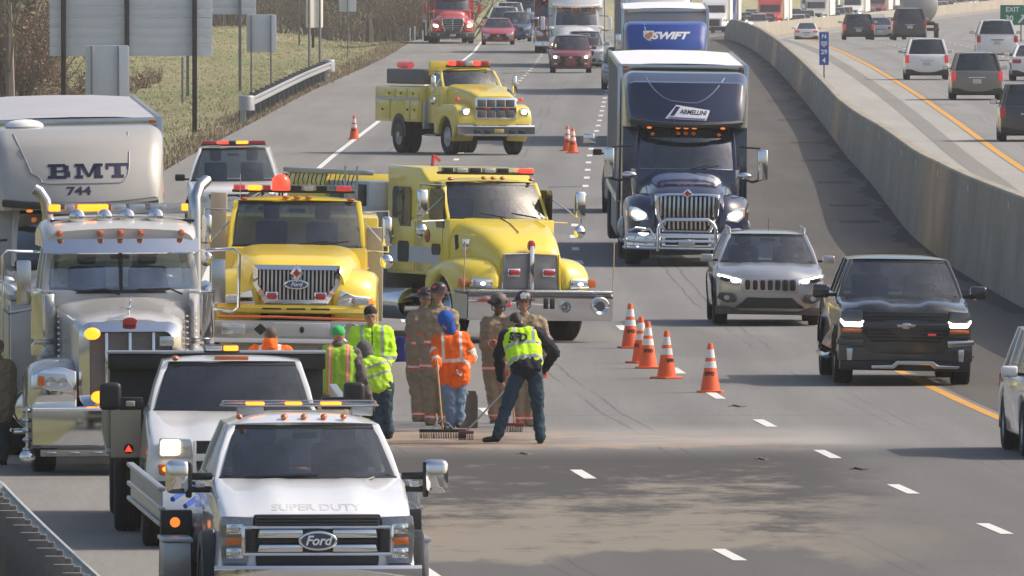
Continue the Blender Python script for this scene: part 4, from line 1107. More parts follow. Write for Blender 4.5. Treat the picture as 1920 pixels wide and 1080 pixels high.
for a, b in ((-1.1, -.75), (.55, .66)): q.b2(a, b, -.55, -.5, .68, .84)
part('warning_panel', q, LENS, bo)
q = MB(bevel=.01); q.prism([(-.62, .76), (-.52, .85), (-.42, .76), (-.52, .67)], -.54, -.5); part('hook_opening', q, BLACK, bo)
q = MB(); q.tube([(-1.15, -.3, .93), (-.3, -.32, .94), (.5, -.3, .92), (1.1, -.3, .90)], .018, 8); part('rope', q, mat('orange_hose', (.55, .12, .03), rough=.8), bo)
q = MB(bevel=.02); q.b2(-.95, .95, -.35, .1, .42, .56); part('lower_beam', q, BUFF, bo)
lb = light_bar(t, -.98, .86, 2.55, 2.72, 2.84, [(-.95, -.78, REDDIM), (-.74, -.54, AMBL), (-.52, -.40, REDLENS), (-.38, -.12, REDL), (-.10, .06, BLACK), (.10, .24, LENS), (.28, .44, BLACK), (.58, .80, REDDIM)])
bb = MB(); bb.ball((-.25, 2.8, 2.86), (.14, .14, .14), 12, 8); part('rotating_beacon', bb, REDL, t)
for x in (-.80, -.17, 0, .17, .80):
    ml = MB(); ml.ball((x, 2.36 + .1 * (abs(x) > .5), 2.66 - .03 * (abs(x) > .5)), (.06, .04, .025), 8, 6); part('marker_lamp', ml, AMB, t)
for s_ in (-1, 1): west_coast_mirror(t, s_, 1.34, 1.9, 1.95, 2.4, .15)
rf_ = MB(); rf_.tube([(-.85, 1.78, 2.62), (-.85, 1.74, 3.0)], .006, 5); part('aerial', rf_, CHROME, t)
# pump panel and body behind the cab
bd = MB(bevel=.03); bd.b2(-1.22, 1.22, 3.6, 8.4, .75, 2.35); part('equipment_body', bd, FY, t)
bd = MB(bevel=.02); bd.b2(-1.30, -1.05, 3.55, 3.9, .8, 2.7); bd.b2(1.05, 1.30, 3.55, 3.9, .8, 2.2); part('pump_panel', bd, BUFF, t)
for k in range(6):
    hs = MB(); hs.tube([(-.95 + .1 * k, 3.8 + .1 * (k % 3), 2.45 + .08 * (k % 2)), (-.6 + .05 * k, 4.2, 2.75 - .05 * k), (-.2, 4.6, 2.5)], .035, 7); part('hose', hs, BLACK, t)
for s_ in (-1, 1):
    wheel(t, s_ * 1.05, 6.4, .5, .27, 'drive', s_); wheel(t, s_ * .74, 6.4, .5, .27, 'drive', s_)
wpm = MB()
for s_ in (-1, 1): wpm.tube([(s_ * .15 + .1, 1.83, 1.955), (s_ * .15 + .62, 1.84, 2.02)], .012, 5)
part('wiper', wpm, BLACK, t)

# ---- yellow pumper standing at an angle
v = Veh('pumper_truck', 'yellow crew-cab pumper truck parked at an angle with tall twin-panel mesh grille', 'fire engine', 1004, 643, th=21, roll=1.0)
t = v.t; FK = v
fire_cab(t, FY2, (.5, 1, 1.5), [(.30, .55, .80, 1.42), (.38, .58, .80, 1.54), (.8, .70, .9, 1.76), (1.2, .81, 1.0, 1.89), (1.68, .90, 1.0, 1.98)],
         (.52, 1.16, .22, 2.05, 1.36, .78, 1.25, .51), (1.58, 2.02, 1.96, 2.54, .88, .82), (1.6, 4.4, 1.02, .92), 4.3, doors=2, seats=(.9,), winpil=.07)
# raised rear of the crew cab
q = MB(bevel=.06, seg=3); q.prism([(2.5, 2.52), (2.95, 2.76), (4.42, 2.79), (4.42, 1.9), (2.5, 1.9)], -.925, .925, axis='x'); part('raised_roof', q, FY2, t)
for s_ in (-1, 1):
    for a, b, z0, z1 in ((1.78, 2.42, 1.80, 2.42), (3.28, 4.12, 1.80, 2.44), (1.9, 2.3, 1.36, 1.54), (3.35, 3.85, 1.22, 1.56)):
        q = MB(); q.prism(rrect(a, b, z0, z1, .07) if z0 < 1.7 else [(a, z1 - .06), (a + .06, z1), (b - .06, z1), (b, z1 - .06), (b, z0 + .14), (b - .28, z0 + .12), (b - .34, z0), (a, z0)], s_ * .915, s_ * .941, axis='x'); part('door_window', q, GLASS_D if z0 > 1.5 else BLACK, t)
    q = MB(); q.b2(s_ * .920, s_ * .9335, 1.95, 4.38, 1.22, 1.48); part('stripe', q, STRIPE, t)
    for yy in (2.3, 4.0):
        q = MB(); q.prism(ell(yy + .2, 1.66, .11, .11, 16), s_ * .92, s_ * .944, axis='x'); part('door_crest', q, mat('crest_red', (.35, .06, .04), rough=.5), t)
# grille
for sx in (-1, 1):
    q = MB(bevel=.015); q.prism([(sx * .02, .82), (sx * .02, 1.42), (sx * .46, 1.40), (sx * .49, .84)], .26, .32)
    meshm = mat('grille_mesh', (.22, .22, .22), rough=.5, metal=.5, var=.25, scale=60); part('grille_mesh', q, meshm, t)
    q = MB(); q.tube([(sx * .03, .25, .82), (sx * .03, .25, 1.43), (sx * .47, .25, 1.41), (sx * .50, .25, .83)], .018, 6, closed=True); part('grille_frame', q, CHROME if sx < 0 else FY2, t)
    beacon_pod(t, sx * .30, .20, 1.12, .18, .09)
q = MB(bevel=.01); q.b2(-.035, .035, .20, .27, .80, 1.55); part('grille_divider', q, CHROME, t)
q = MB(bevel=.01); q.prism(ell(0, 1.55, .06, .09, 16), .22, .30); part('badge', q, REDLENS, t)
for s_ in (-1, 1):
    hl = MB(bevel=.015); hl.prism([(s_ * .66, .86), (s_ * .68, 1.02), (s_ * .98, 1.04), (s_ * 1.04, .88)], .22, .34)
    hl.warp = lambda x, y, z: (x, y + .22 * max(0, (abs(x) - .56) / .66) ** 2 - .02, z)
    ho = part('headlight', hl, CHROME, t)
    l2 = MB(bevel=.01); l2.b2(s_ * .70, s_ * .97, .20, .3, .90, 1.0); part('lens', l2, LENS, ho)
    l3 = MB(); l3.ball((s_ * .84, .24, .94), (.09, .05, .04), 10, 6); part('lamp', l3, LIT, ho)
    a2 = MB(bevel=.02); a2.b2(s_ * 1.04, s_ * 1.17, .36, .5, .88, 1.02); part('turn_signal', a2, AMB, ho)
q = MB(bevel=.03); q.grid([[(x, yy, zz) for x in np.linspace(-1.24, 1.24, 9)] for yy, zz in ((.5, .80), (-.16, .80), (-.20, .76), (-.20, .42), (-.16, .36), (.5, .36))]); q.bevel = 0; bo = part('bumper', q, CHROME, t)
q = MB(); q.b2(-1.24, 1.24, -.15, .5, .38, .78); part('bumper_core', q, STEEL, bo)
q = MB(bevel=.02); q.b2(-1.24, 1.24, -.22, .5, .80, .85); part('bumper_deck', q, DPLATE, bo)
q = MB(); q.lathe([(.0, 0), (.08, 0), (.13, -.04), (.15, -.02), (.15, .04)], (1.02, -.22, .60), axis='y', n=20); part('siren_speaker', q, CHROME, bo)
q = MB(); q.lathe([(.0, .02), (.05, .02), (.065, -.03), (.085, -.03), (.085, .04)], (.42, -.22, .58), axis='y', n=16); part('hose_outlet', q, CHROME, bo)
q = MB(bevel=.01); q.b2(.05, .13, -.215, -.2, .55, .72); q.b2(.16, .24, -.215, -.2, .55, .72); part('lock_plate', q, BLACK, bo)
q = MB(); q.ball((-.55, -.22, .62), (.05, .04, .05), 8, 6); part('warning_light', q, REDDIM, bo)
lb = light_bar(t, -.80, .80, 2.25, 2.66, 2.78, [(-.76, -.60, BLACK), (-.54, -.36, LENS), (-.3, -.12, BLACK), (-.06, .12, LENS), (.18, .36, BLACK), (.56, .79, REDL)])
for x in (-.70, -.16, 0, .16, .70):
    ml = MB(); ml.ball((x, 2.02 + .1 * (abs(x) > .5), 2.61 - .02 * (abs(x) > .5)), (.05, .05, .03), 8, 6); part('marker_lamp', ml, AMB, t)
for s_ in (-1, 1): west_coast_mirror(t, s_, 1.36, 1.6, 1.98, 2.42, .18, cabx=.9)
for s_ in (-1, 1):
    q = MB(); q.tube([(s_ * 1.28, -.1, .8), (s_ * 1.28, -.12, 1.60)], .010, 5); q.ball((s_ * 1.28, -.12, 1.6), .02, 6, 4); part('width_pole', q, mat('pole_tan', (.45, .33, .2), rough=.7), t)
q = MB(bevel=.01); q.b2(-.86, -.62, 1.08, 1.14, 1.44, 1.64); part('bonnet_mirror', q, CHROME, t)
q = MB()
q.tube([(-.03, .75, 1.755), (-.02, 1.15, 1.885), (-.02, 1.6, 1.975)], .007, 5); part('bonnet_seam', q, DARK, t)
q = MB(); q.prism([(1.35, 1.50), (1.42, 1.70), (1.48, 1.68), (1.42, 1.45)], -.86, -.76, axis='x'); part('bonnet_latch', q, BLACK, t)
wpm = MB(); wpm.tube([(.05, 1.54, 1.98), (-.4, 1.57, 2.05)], .013, 5); wpm.tube([(.62, 1.62, 1.98), (.15, 1.54, 2.05)], .013, 5); part('wiper', wpm, BLACK, t)
# pump panel, hose bed and body
q = MB(bevel=.02); q.b2(-1.20, 1.20, 4.55, 6.5, .7, 2.50); part('pump_house', q, ALU, t)
for a, b, z0, z1, m in ((4.65, 5.0, 2.1, 2.45, BLACK), (5.06, 5.5, 2.0, 2.45, STEEL), (4.7, 5.9, 1.2, 1.9, STEEL), (4.75, 6.3, .8, 1.1, BLACK), (5.6, 6.3, 2.0, 2.4, BLACK)):
    q = MB(bevel=.01); q.b2(-1.225, -1.19, a, b, z0, z1); part('pump_panel', q, m, t)
for yy, zz in ((4.9, 1.7), (5.15, 1.7), (5.4, 1.7), (4.9, 1.4), (5.2, 1.35), (5.5, 1.35), (5.8, 1.6)):
    q = MB(); q.lathe([(0, -.06), (.07, -.06), (.09, -.02), (.09, .02)], (-1.22, yy, zz), axis='x', n=14); part('gauge', q, CHROME, t)
q = MB()
for yy in (4.7, 5.25): q.tube([(-1.34, yy, .75), (-1.34, yy, 2.75)], .022, 6)
for zz in (.95, 1.3, 1.65, 2.0, 2.35): q.tube([(-1.34, 4.7, zz), (-1.34, 5.25, zz)], .018, 6)
part('ladder', q, STEEL, t)
q = MB(bevel=.02); q.b2(-1.22, 1.22, 6.5, 8.3, .75, 2.05); part('hose_body', q, FY2, t)
q = MB(bevel=.01); q.b2(-1.23, -1.15, 6.5, 8.3, 2.05, 2.60); q.b2(1.15, 1.23, 6.5, 8.3, 2.05, 2.60); q.b2(-1.15, 1.15, 6.55, 6.62, 2.05, 2.6); part('hose_bed_wall', q, FY2, t)
q = MB(bevel=.01); q.b2(-1.27, -1.13, 4.5, 8.4, 2.60, 2.68); q.b2(1.13, 1.27, 4.5, 8.4, 2.60, 2.68); part('hand_rail', q, ALU, t)
for k in range(16):
    q = MB(); y = 4.9 + k * .21; q.tube([(-1.24, y, 2.62), (-1.29, y, 2.5 - .05 * (k % 3)), (-1.25, y + .05, 2.42 - .04 * (k % 2))], .009, 5); part('strap_hook', q, BLACK, t)
for s_ in (-1, 1):
    wheel(t, s_ * 1.05, 7.1, .51, .27, 'drive', s_); wheel(t, s_ * .74, 7.1, .51, .27, 'drive', s_)
q = MB(bevel=.02, seg=3); q.cyl((-1.0, 3.0, .55), (-1.0, 4.6, .55), .26, n=20); part('fuel_tank', q, CHROME, t)
q = MB(); q.tube([(-.3, 4.0, 2.78), (-.25, 4.1, 2.94), (-.1, 4.2, 2.86)], .03, 6); part('deck_fitting', q, REDLENS, t)

# ---- older yellow brush engine further back
v = Veh('brush_engine', 'older yellow fire engine with grey water tank, standing alone further back', 'fire engine', 929, 291, th=20.5, roll=.5)
t = v.t
fire_cab(t, FY3, (.5, 1, 1.5), [(.04, .58, .85, 1.66), (.10, .62, .84, 1.70), (.5, .66, .9, 1.80), (1.1, .76, .9, 1.90), (1.72, .86, .9, 1.98)],
         (.50, 1.12, .04, 1.95, 1.44, .80, 1.08, .50), (1.70, 2.15, 1.92, 2.36, .90, .82), (1.68, 2.95, .85, .97), 2.85, boxy=True)
q = MB(bevel=.02); q.b2(-.62, .62, -.02, .06, 1.0, 1.62); fo = part('grille_surround', q, CHROME, t)
for z0, z1 in ((1.36, 1.56), (1.06, 1.26)):
    for k in range(4):
        a = -.56 + k * .285; q = MB(bevel=.01); q.b2(a, a + .25, -.05, -.02, z0, z1); part('grille_cell', q, mat('grille_dark_mesh', (.10, .10, .10), rough=.6, metal=.3, var=.4, scale=50), fo)
q = MB(bevel=.005); q.b2(-.60, .60, -.045, -.02, 1.28, 1.34); part('grille_band', q, BLACK, fo)
for x in (-.28, .28): q = MB(bevel=.005); q.b2(x - .1, x + .1, -.055, -.04, 1.285, 1.335); part('warning_light', q, REDLENS, fo)
q = MB(bevel=.005); q.prism(ell(0, 1.31, .08, .035, 14), -.06, -.04); part('badge_oval', q, mat('badge_blue2', (.03, .07, .25), rough=.3, var=.05), fo)
for s_ in (-1, 1):
    q = MB(bevel=.02); q.b2(s_ * .76, s_ * 1.0, .04, .16, 1.12, 1.32); h_ = part('headlight', q, CHROME, t)
    q = MB(); q.ball((s_ * .87, .05, 1.22), (.085, .05, .075), 12, 8); part('lamp', q, LITW, h_)
    q = MB(); q.ball((s_ * .95, .55, 1.55), (.07, .07, .07), 10, 8); part('turn_signal', q, REDDIM, t)
q = MB(); q.grid([[(x, yy + .1 * abs(x) ** 3, zz) for x in np.linspace(-1.16, 1.16, 9)] for yy, zz in ((.3, .86), (-.14, .85), (-.20, .80), (-.20, .60), (-.14, .54), (.3, .54))]); bo = part('bumper', q, CHROME, t)
for x in (-.62, -.32, .42, .72):
    q = MB(bevel=.01); q.b2(x - .09, x + .09, -.22, -.1, .60, .72); part('bumper_opening', q, BLACK, bo)
q = MB(bevel=.004); q.b2(-.12, .17, -.22, -.19, .63, .74); part('number_plate', q, mat('yellow_plate', (.45, .32, .08), rough=.6, var=.3, scale=40), bo)
lb = light_bar(t, -.62, .64, 2.2, 2.44, 2.64, [(-.58, -.40, REDL), (-.36, -.14, REDLENS), (-.10, .12, LENS), (.16, .34, REDL), (.38, .6, REDLENS)])
for s_ in (-1, 1):
    west_coast_mirror(t, s_, 1.22, 1.75, 1.72, 2.22, .14, cabx=.95)
q = MB(bevel=.02); q.b2(-.9, .9, 2.95, 3.05, 2.2, 2.62); part('cab_guard', q, FY3, t)
q = MB(bevel=.03); q.b2(-1.10, 1.10, 3.15, 6.9, .88, 1.88); ub = part('utility_body', q, FY3, t)
for s_ in (-1, 1):
    for k, (a, b, z0, z1) in enumerate(((3.25, 3.95, .95, 1.5), (5.65, 6.8, .95, 1.5), (3.25, 4.2, 1.55, 1.82), (4.25, 5.2, 1.55, 1.82), (5.25, 6.1, 1.55, 1.82), (4.0, 4.35, .95, 1.5))):
        q = MB(bevel=.006); q.b2(s_ * 1.10, s_ * 1.118, a, b, z0, z1); lo = part('locker_door', q, FY3, t)
        q = MB(); q.b2(s_ * 1.118, s_ * 1.135, (a + b) / 2 - .05, (a + b) / 2 + .05, (z0 + z1) / 2 - .03, (z0 + z1) / 2 + .03); part('latch', q, BLACK, lo)
    q = MB(); q.b2(s_ * 1.136, s_ * 1.139, 3.2, 6.8, 1.50, 1.57); part('stripe', q, STRIPE, t)
    wa = MB(); wa.prism([(4.9 + .60 * math.cos(R(a)), .52 + .60 * math.sin(R(a))) for a in np.linspace(-5, 185, 15)], s_ * 1.08, s_ * 1.122, axis='x'); part('wheel_arch', wa, BLACK, t)
    wheel(t, s_ * 1.0, 4.9, .5, .26, 'steerw', s_); wheel(t, s_ * .70, 4.9, .5, .26, 'drive', s_)
q = MB(bevel=.02); q.b2(-1.05, -.3, 2.98, 3.14, .7, 1.5); part('diamond_plate_panel', q, DPLATE, t)
GREYT = mat('grey_tank', (.12, .12, .125), rough=.6, var=.1)
q = MB(bevel=.08, seg=3); q.b2(-.95, .95, 3.3, 6.4, 1.95, 2.38); q.bevel = .05; part('water_tank', q, GREYT, t)
q = MB(); q.cyl((-.5, 5.6, 2.48), (-.5, 6.5, 2.48), .10, n=12); part('hose_reel', q, REDDIM, t)  # no lamp: the reel's faint red glow is put in by its material
q = MB(bevel=.02); q.b2(-.35, -.1, 3.3, 3.6, 2.4, 2.6); part('tank_lid', q, ALU, t)
# ------------------------------------------------------------------ lorries
NAVY = paint('navy_paint', (.010, .017, .055), dirt=.12, rough=.2)
SWB = paint('blue_paint', (.015, .06, .32), dirt=.12)
WHT = paint('white_paint', (.76, .75, .73), dirt=.12)
TAUPE = paint('warm_white_paint', (.40, .38, .35), dirt=.2, rough=.45)
REDP = paint('red_paint', (.48, .035, .025), dirt=.15)
MAROON = paint('maroon_paint', (.20, .025, .03), dirt=.15)
SILV = mat('silver_paint', (.42, .43, .46), rough=.30, metal=.55, coat=1, var=.05, dirt=.25)
CHAR = mat('charcoal_paint', (.022, .024, .028), rough=.25, metal=.3, coat=1, var=.05, dirt=.3)
TSIDE = mat('trailer_side', (.36, .35, .33), rough=.6, var=.12, dirt=.3)
TROOF = mat('trailer_roof', (.74, .74, .76), rough=.55, var=.10, scale=1.2)
TROOFG = mat('grey_trailer_roof', (.40, .40, .42), rough=.6, var=.15, scale=1.2)
TWHITE = mat('white_trailer', (.70, .70, .69), rough=.5, var=.06, dirt=.2)
TBLUE = mat('blue_stripe', (.10, .13, .35), rough=.5)

v = Veh('lorry', 'glossy navy blue sleeper lorry with chrome bull bar passing the cones', 'lorry', 1287, 500, roll=.8)
ARM = v
semi_cab(v, NAVY, bullbar=True, topz=3.74)
NPR = mat('navy_print', (.02, .02, .10), rough=.5)
cb_ = decal_poly('company_board', [(-.42, 2.84), (.39, 2.81), (.46, 3.01), (-.20, 3.11)], WHITEP, v.fair, v.t)
decal_poly('slanted_mark', [(-.32, 2.90), (-.24, 2.90), (-.12, 3.07), (-.20, 3.085)], NPR, v.fair, cb_, lift=.012)
decal_poly('violet_stripe', [(-.36, 2.85), (.36, 2.825), (.37, 2.85), (-.33, 2.88)], mat('violet_print', (.25, .18, .45)), v.fair, cb_, lift=.012)
me = font_mesh('ARMELLINI', .125, .003, .002, .25, .86); me.transform(Matrix.Translation((.13, 0, 2.965)) @ Matrix.Rotation(R(3), 4, 'Y'))
for w_ in me.vertices: w_.co.y = 0
subdiv(me, 1); decal(me, v.fair, lift=.014); me.materials.clear(); me.materials.append(NPR); link('company_lettering', me, cb_)
SEAMM = mat('pale_seam', (.25, .27, .36), rough=.4)
decal_line('fairing_seam', [(-.80 + .56 * q_ ** 1.25, 3.66 - .48 * math.sin(q_ * 1.45)) for q_ in np.linspace(0, 1.0, 12)] + [(-.24 + k * .09, 3.18 - .03 * math.sin(k / 9 * 3.1)) for k in range(1, 6)] + [(.25 + .5 * q_, 3.18 + .46 * q_ ** 1.6) for q_ in np.linspace(.1, 1, 9)], .012, SEAMM, v.fair, v.t)
trailer('pale box trailer with white roof behind the navy lorry', None, v, 6.6, 16.1, 2.56, 1.15, 3.86, TSIDE, TROOF, tilt=R(.45), trims=DCHROME)

v = Veh('lorry', 'bright blue sleeper lorry, only its roof fairing showing above the trailer behind the navy lorry', 'lorry', 1249, 277, th=-.3, d=463)
semi_cab(v, SWB, topz=3.62, hoodpm=SWB)
so_ = decal_poly('shield_emblem', [(-.66, 3.36), (-.34, 3.36), (-.35, 3.18), (-.50, 3.06), (-.65, 3.18)], WHITEP, v.fair, v.t)
decal_poly('shield_field', [(-.62, 3.24), (-.44, 3.33), (-.37, 3.30), (-.40, 3.19), (-.50, 3.11), (-.58, 3.16)], mat('gold_red', (.5, .22, .08)), v.fair, so_, lift=.012)
decal_text('company_lettering', 'SWIFT', .28, .10, 3.21, WHITEP, v.fair, v.t, bold=.014, shear=.35, sx=1.3)
decal_line('fairing_seam', [(-.62 + .2 * q_ ** 2, 3.55 - .5 * q_) for q_ in np.linspace(0, 1, 8)], .014, mat('pale_seam2', (.4, .5, .7)), v.fair, v.t)
trailer('white-roofed box trailer behind the bright blue lorry', None, v, 6.6, 16.1, 2.56, 1.15, 3.98, TSIDE, TROOF, tilt=R(.3), trims=DCHROME)
# grey trailer alongside, showing its long side
v = Veh('lorry', 'pale lorry behind the bright blue one, hidden but for its trailer', 'lorry', 1237, 190, th=.6, d=590)
semi_cab(v, WHT, topz=3.6, lit=None)
trailer('grey-sided box trailer standing highest behind the bright blue lorry', None, v, 6.6, 16.1, 2.6, 1.1, 4.05, TSIDE, TROOF, trims=DCHROME)
# white lorry in the middle lane
v = Veh('lorry', 'white sleeper lorry with lit amber lamps behind the small red crossover', 'lorry', 1080, 118, th=-.45, d=714)
semi_cab(v, WHT, topz=3.86, lit=LITW, chromemirror=False, darkbumper=True)
trailer('white box trailer behind the white sleeper lorry', None, v, 6.6, 16.1, 2.56, 1.15, 4.05, TWHITE, TROOF)
# red lorry on the shoulder
v = Veh('lorry', 'red sleeper lorry with lit headlamps on the left shoulder at the top', 'lorry', 849, 75, th=1.2, d=880)
semi_cab(v, REDP, topz=3.86, lit=LITW, chromemirror=False, grille_w=.62, vgrille=True, darkbumper=True)
trailer('silver box trailer behind the red lorry on the shoulder', None, v, 6.6, 16.1, 2.6, 1.15, 4.1, ALU, TROOF)
# maroon and cream lorry behind the white pickups
v = Veh('lorry', 'maroon day-cab lorry with chrome stacks between the blue car and the white lorry', 'lorry', 1047, 88, th=-.5, d=800)
semi_cab(v, MAROON, topz=3.3, lit=None, chromemirror=True, fairing=True)
trailer('pale trailer behind the maroon lorry', None, v, 6.6, 14, 2.5, 1.15, 3.9, TWHITE, TROOF)

# ---- grey-white sleeper lorry with the letters
v = Veh('lorry', 'pale grey sleeper lorry lettered BMT 744 at the left edge', 'lorry', 164, 762, th=2.77, d=223, roll=-1.0)
BMT = v
semi_cab(v, TAUPE, topz=3.86, lit=None, chromemirror=True, windz=(1.98, 2.70), marker=AMBG)
PRN = mat('dark_print', (.015, .015, .05), rough=.5, var=.1)
def slab(letter, x, z, h, w):
    t_ = h * .20; st = w * .26; mb = MB()
    R_ = lambda a, b, c, d: mb.b2(x + a, x + b, -.006, .0, z + c, z + d)
    if letter == 'B':
        R_(0, w * .25 + st, 0, t_); R_(0, w * .25 + st, h - t_, h); R_(w * .12, w * .12 + st, 0, h)
        R_(w * .3, w * .80, 0, t_); R_(w * .3, w * .76, h - t_, h); R_(w * .3, w * .78, h * .44, h * .58)
        R_(w * .70, w * .96, t_ * .5, h * .5); R_(w * .66, w * .90, h * .52, h - t_ * .5)
    elif letter == 'M':
        for a in (0, w * .70): R_(a, a + w * .30, 0, t_)
        R_(0, w * .28, h - t_, h); R_(w * .72, w, h - t_, h)
        R_(w * .08, w * .08 + w * .13, 0, h); R_(w * .92 - st * .9, w * .92, 0, h)
        for s_ in (0, 1):
            a, b = (w * .12, w * .50) if s_ == 0 else (w * .88, w * .50)
            mb.prism([(x + a, z + h), (x + a + (w * .2 if s_ == 0 else -w * .2), z + h), (x + b + (.05 * w), z + h * .1), (x + b - (.05 * w), z + h * .1)], -.006, 0)
    elif letter == 'T':
        R_(0, w, h - t_, h); R_(0, w * .12, h * .58, h); R_(w * .88, w, h * .58, h); R_(w * .5 - st / 2, w * .5 + st / 2, 0, h); R_(w * .25, w * .75, 0, t_)
    return mb
for ch, x0, w in (('B', -.46, .33), ('M', -.08, .40), ('T', .36, .34)):
    me = slab(ch, x0 + .01, 3.15, .205, w).mesh('letter'); subdiv(me, 2)
    for w_ in me.vertices: w_.co.y = -.002 if w_.co.y < -.003 else 0
    decal(me, v.fair, lift=.005); link('letter', me, v.t, PRN)
decal_text('fleet_number', '744', .155, -.02, 2.97, PRN, v.fair, v.t, bold=.005, sx=1.5)
SEAMG = mat('grey_seam', (.30, .29, .31), rough=.5)
decal_line('fairing_seam', [(-.92 + .03 * k, 3.78 - .07 * k) for k in range(9)] + [(-.66 + .12 * math.sin(q_), 3.2 - .12 * (1 - math.cos(q_))) for q_ in (.3, .7, 1.1, 1.5)] + [(x, 3.075) for x in np.linspace(-.4, .55, 8)] + [(.62, 3.1), (.68, 3.18), (.70, 3.3), (.71, 3.5), (.70, 3.78)], .014, SEAMG, v.fair, v.t)
q = MB(bevel=.05, seg=3); q.ball((-.75, 3.9, 3.88), (.28, .3, .10), 14, 8); q.bevel = 0; part('antenna_pod', q, WHITEP, v.t)
trailer('long grey-roofed box trailer behind the lettered lorry at the left edge', None, v, 6.7, 16.1, 2.56, 1.15, 3.94, TSIDE, TROOFG, tilt=R(.45), trims=DCHROME)

# ------------------------------------------------------------------ passenger cars nearby
# silver crossover with seven slots
v = Veh('silver_suv', 'silver crossover with seven-slot grille and lit headlamps, two people inside', 'car', 1443, 612, roll=.9)
t = v.t; JEEP = v
W = 1.88
prof = body_profile(4.6, .25, .80, .93, 1.05, 1.03, 4.45, 1.03, 1.0, .95, 3.66, .36, nose=.10)
car_body(t, SILV, W, prof, 1.05, 1.03, rear_y=4.0, bow=.20, hoodcrown=.06, sculpt=lambda u, y: .03 * (abs(u) < .45) * (1 - abs(u) / .45) + .02 * (abs(abs(u) - .45) < .1))
greenhouse(t, SILV, 1.0, 1.62, 4.0, 4.5, 1.02, 1.50, .86, .66, posts=(2.3, 3.4), seats=(.8, 1.8), bulge=.16)
for x in (-1, 1):
    wheel(t, x * .80, .95, .36, .24, 'car', x); wheel(t, x * .80, 3.66, .36, .24, 'car', x)
    mirror_part(t, x * 1.02, 1.30, 1.10, .21, .13, SILV, side=x)
    rl = MB(); rl.tube([(x * .62, 1.85, 1.50), (x * .63, 1.95, 1.60), (x * .63, 3.6, 1.60), (x * .62, 3.9, 1.52)], .02, 6); part('roof_rail', rl, ALU, t)
wp = lambda x, y, z: (x, y + .20 * (abs(x) / .94) ** 2.4, z)
mb = MB(bevel=.02, warp=wp); mb.prism([(-.50, .80), (.50, .80), (.47, .57), (-.47, .57)], -.02, .03); gf = part('grille_frame', mb, SILV, t)
for k in range(7):
    x = -.375 + k * .125; mb = MB(bevel=.015, warp=wp); mb.prism(rrect(x - .043, x + .043, .60, .77, .03), -.035, -.01)
    part('grille_slot', mb, BLACK, gf)
    mb = MB(warp=wp); mb.prism(rrect(x - .054, x + .054, .59, .78, .035), -.028, -.012); part('slot_ring', mb, CHROME, gf)
mb = MB(bevel=.02, warp=wp); mb.prism([(-.48, .38), (-.38, .48), (.38, .48), (.48, .38), (.60, .30), (-.60, .30)], -.03, .05); part('lower_grille', mb, BLACK, t)
mb = MB(bevel=.02, warp=wp); mb.b2(-.90, .90, -.03, .2, .19, .32); part('lower_bumper', mb, DARK, t)
for x in (-1, 1):
    mb = MB(bevel=.012, warp=wp); mb.prism([(x * .50, .70), (x * .54, .80), (x * .70, .85), (x * .90, .88), (x * .91, .80), (x * .74, .70)], -.035, .06); h_ = part('headlight', mb, LENS, t)
    mb = MB(bevel=.02, warp=wp); mb.prism([(x * .62, .74), (x * .64, .79), (x * .82, .83), (x * .84, .77), (x * .74, .73)], -.045, -.03); part('lamp_recess', mb, BLACK, h_)
    mb = MB(warp=wp); mb.prism(ell(x * .58, .76, .075, .035, 14), -.055, -.04); mb.prism([(x * .6, .79), (x * .86, .855), (x * .88, .84), (x * .62, .775)], -.055, -.04); part('lamp', mb, LIT, h_)
    mb = MB(bevel=.015, warp=wp); mb.prism([(x * .56, .40), (x * .60, .54), (x * .84, .55), (x * .88, .46), (x * .72, .38)], -.04, .04); f_ = part('fog_lamp', mb, DARK, t)
    mb = MB(warp=wp); mb.prism(ell(x * .72, .47, .05, .04, 12), -.05, -.035); part('lens', mb, LENS, f_)
ub = MB(); ub.b2(-.7, .7, .4, 4.2, .20, .34); part('underbody', ub, CHASSIS, t)
an = MB(); an.tube([(.1, 3.9, 1.5), (.1, 4.0, 1.72)], .006, 4); part('aerial', an, BLACK, t)

# dark crew-cab pickup
v = Veh('dark_pickup', 'charcoal crew-cab pickup truck with bright daytime lamps driving in the left lane', 'pickup truck', 1697, 724, roll=1.0)
t = v.t; DPU = v
prof = body_profile(5.85, .42, 1.06, 1.18, 1.30, 1.26, 3.98, 1.30, 1.28, .97, 4.6, .41, nose=.05, bed=1.33)
car_body(t, CHAR, 2.03, prof, 1.30, 1.26, rear_y=5.3, bow=.13, hoodcrown=.07, nosein=.05, sculpt=lambda u, y: .03 * (.35 < abs(u) < .75) + (-.02) * (abs(u) < .28))
greenhouse(t, CHAR, 1.25, 1.95, 3.75, 3.95, 1.25, 1.80, .93, .73, posts=(2.35, 3.15), seats=(.9, 1.9), bulge=.15)
for x in (-1, 1):
    wheel(t, x * .86, .97, .41, .27, 'car', x); wheel(t, x * .86, 4.6, .41, .27, 'car', x)
    mirror_part(t, x * 1.16, 1.65, 1.33, .25, .20, CHAR, side=x)
wp = lambda x, y, z: (x, y + .13 * (abs(x) / 1.0) ** 2.4, z)
mb = MB(bevel=.02, warp=wp); mb.prism([(-.62, 1.08), (.62, 1.08), (.62, .78), (.50, .64), (-.50, .64), (-.62, .78)], -.03, .05); gf = part('grille', mb, BLACK, t)
for z in (1.03, .98, .78, .73, .68):
    mb = MB(bevel=.004, warp=wp); mb.b2(-.56, .56, -.045, -.03, z - .008, z + .008); part('grille_bar', mb, DARK, gf)
mb = MB(bevel=.015, warp=wp); mb.b2(-.64, .64, -.055, -.0, .83, .93); part('grille_crossbar', mb, CHAR, gf)
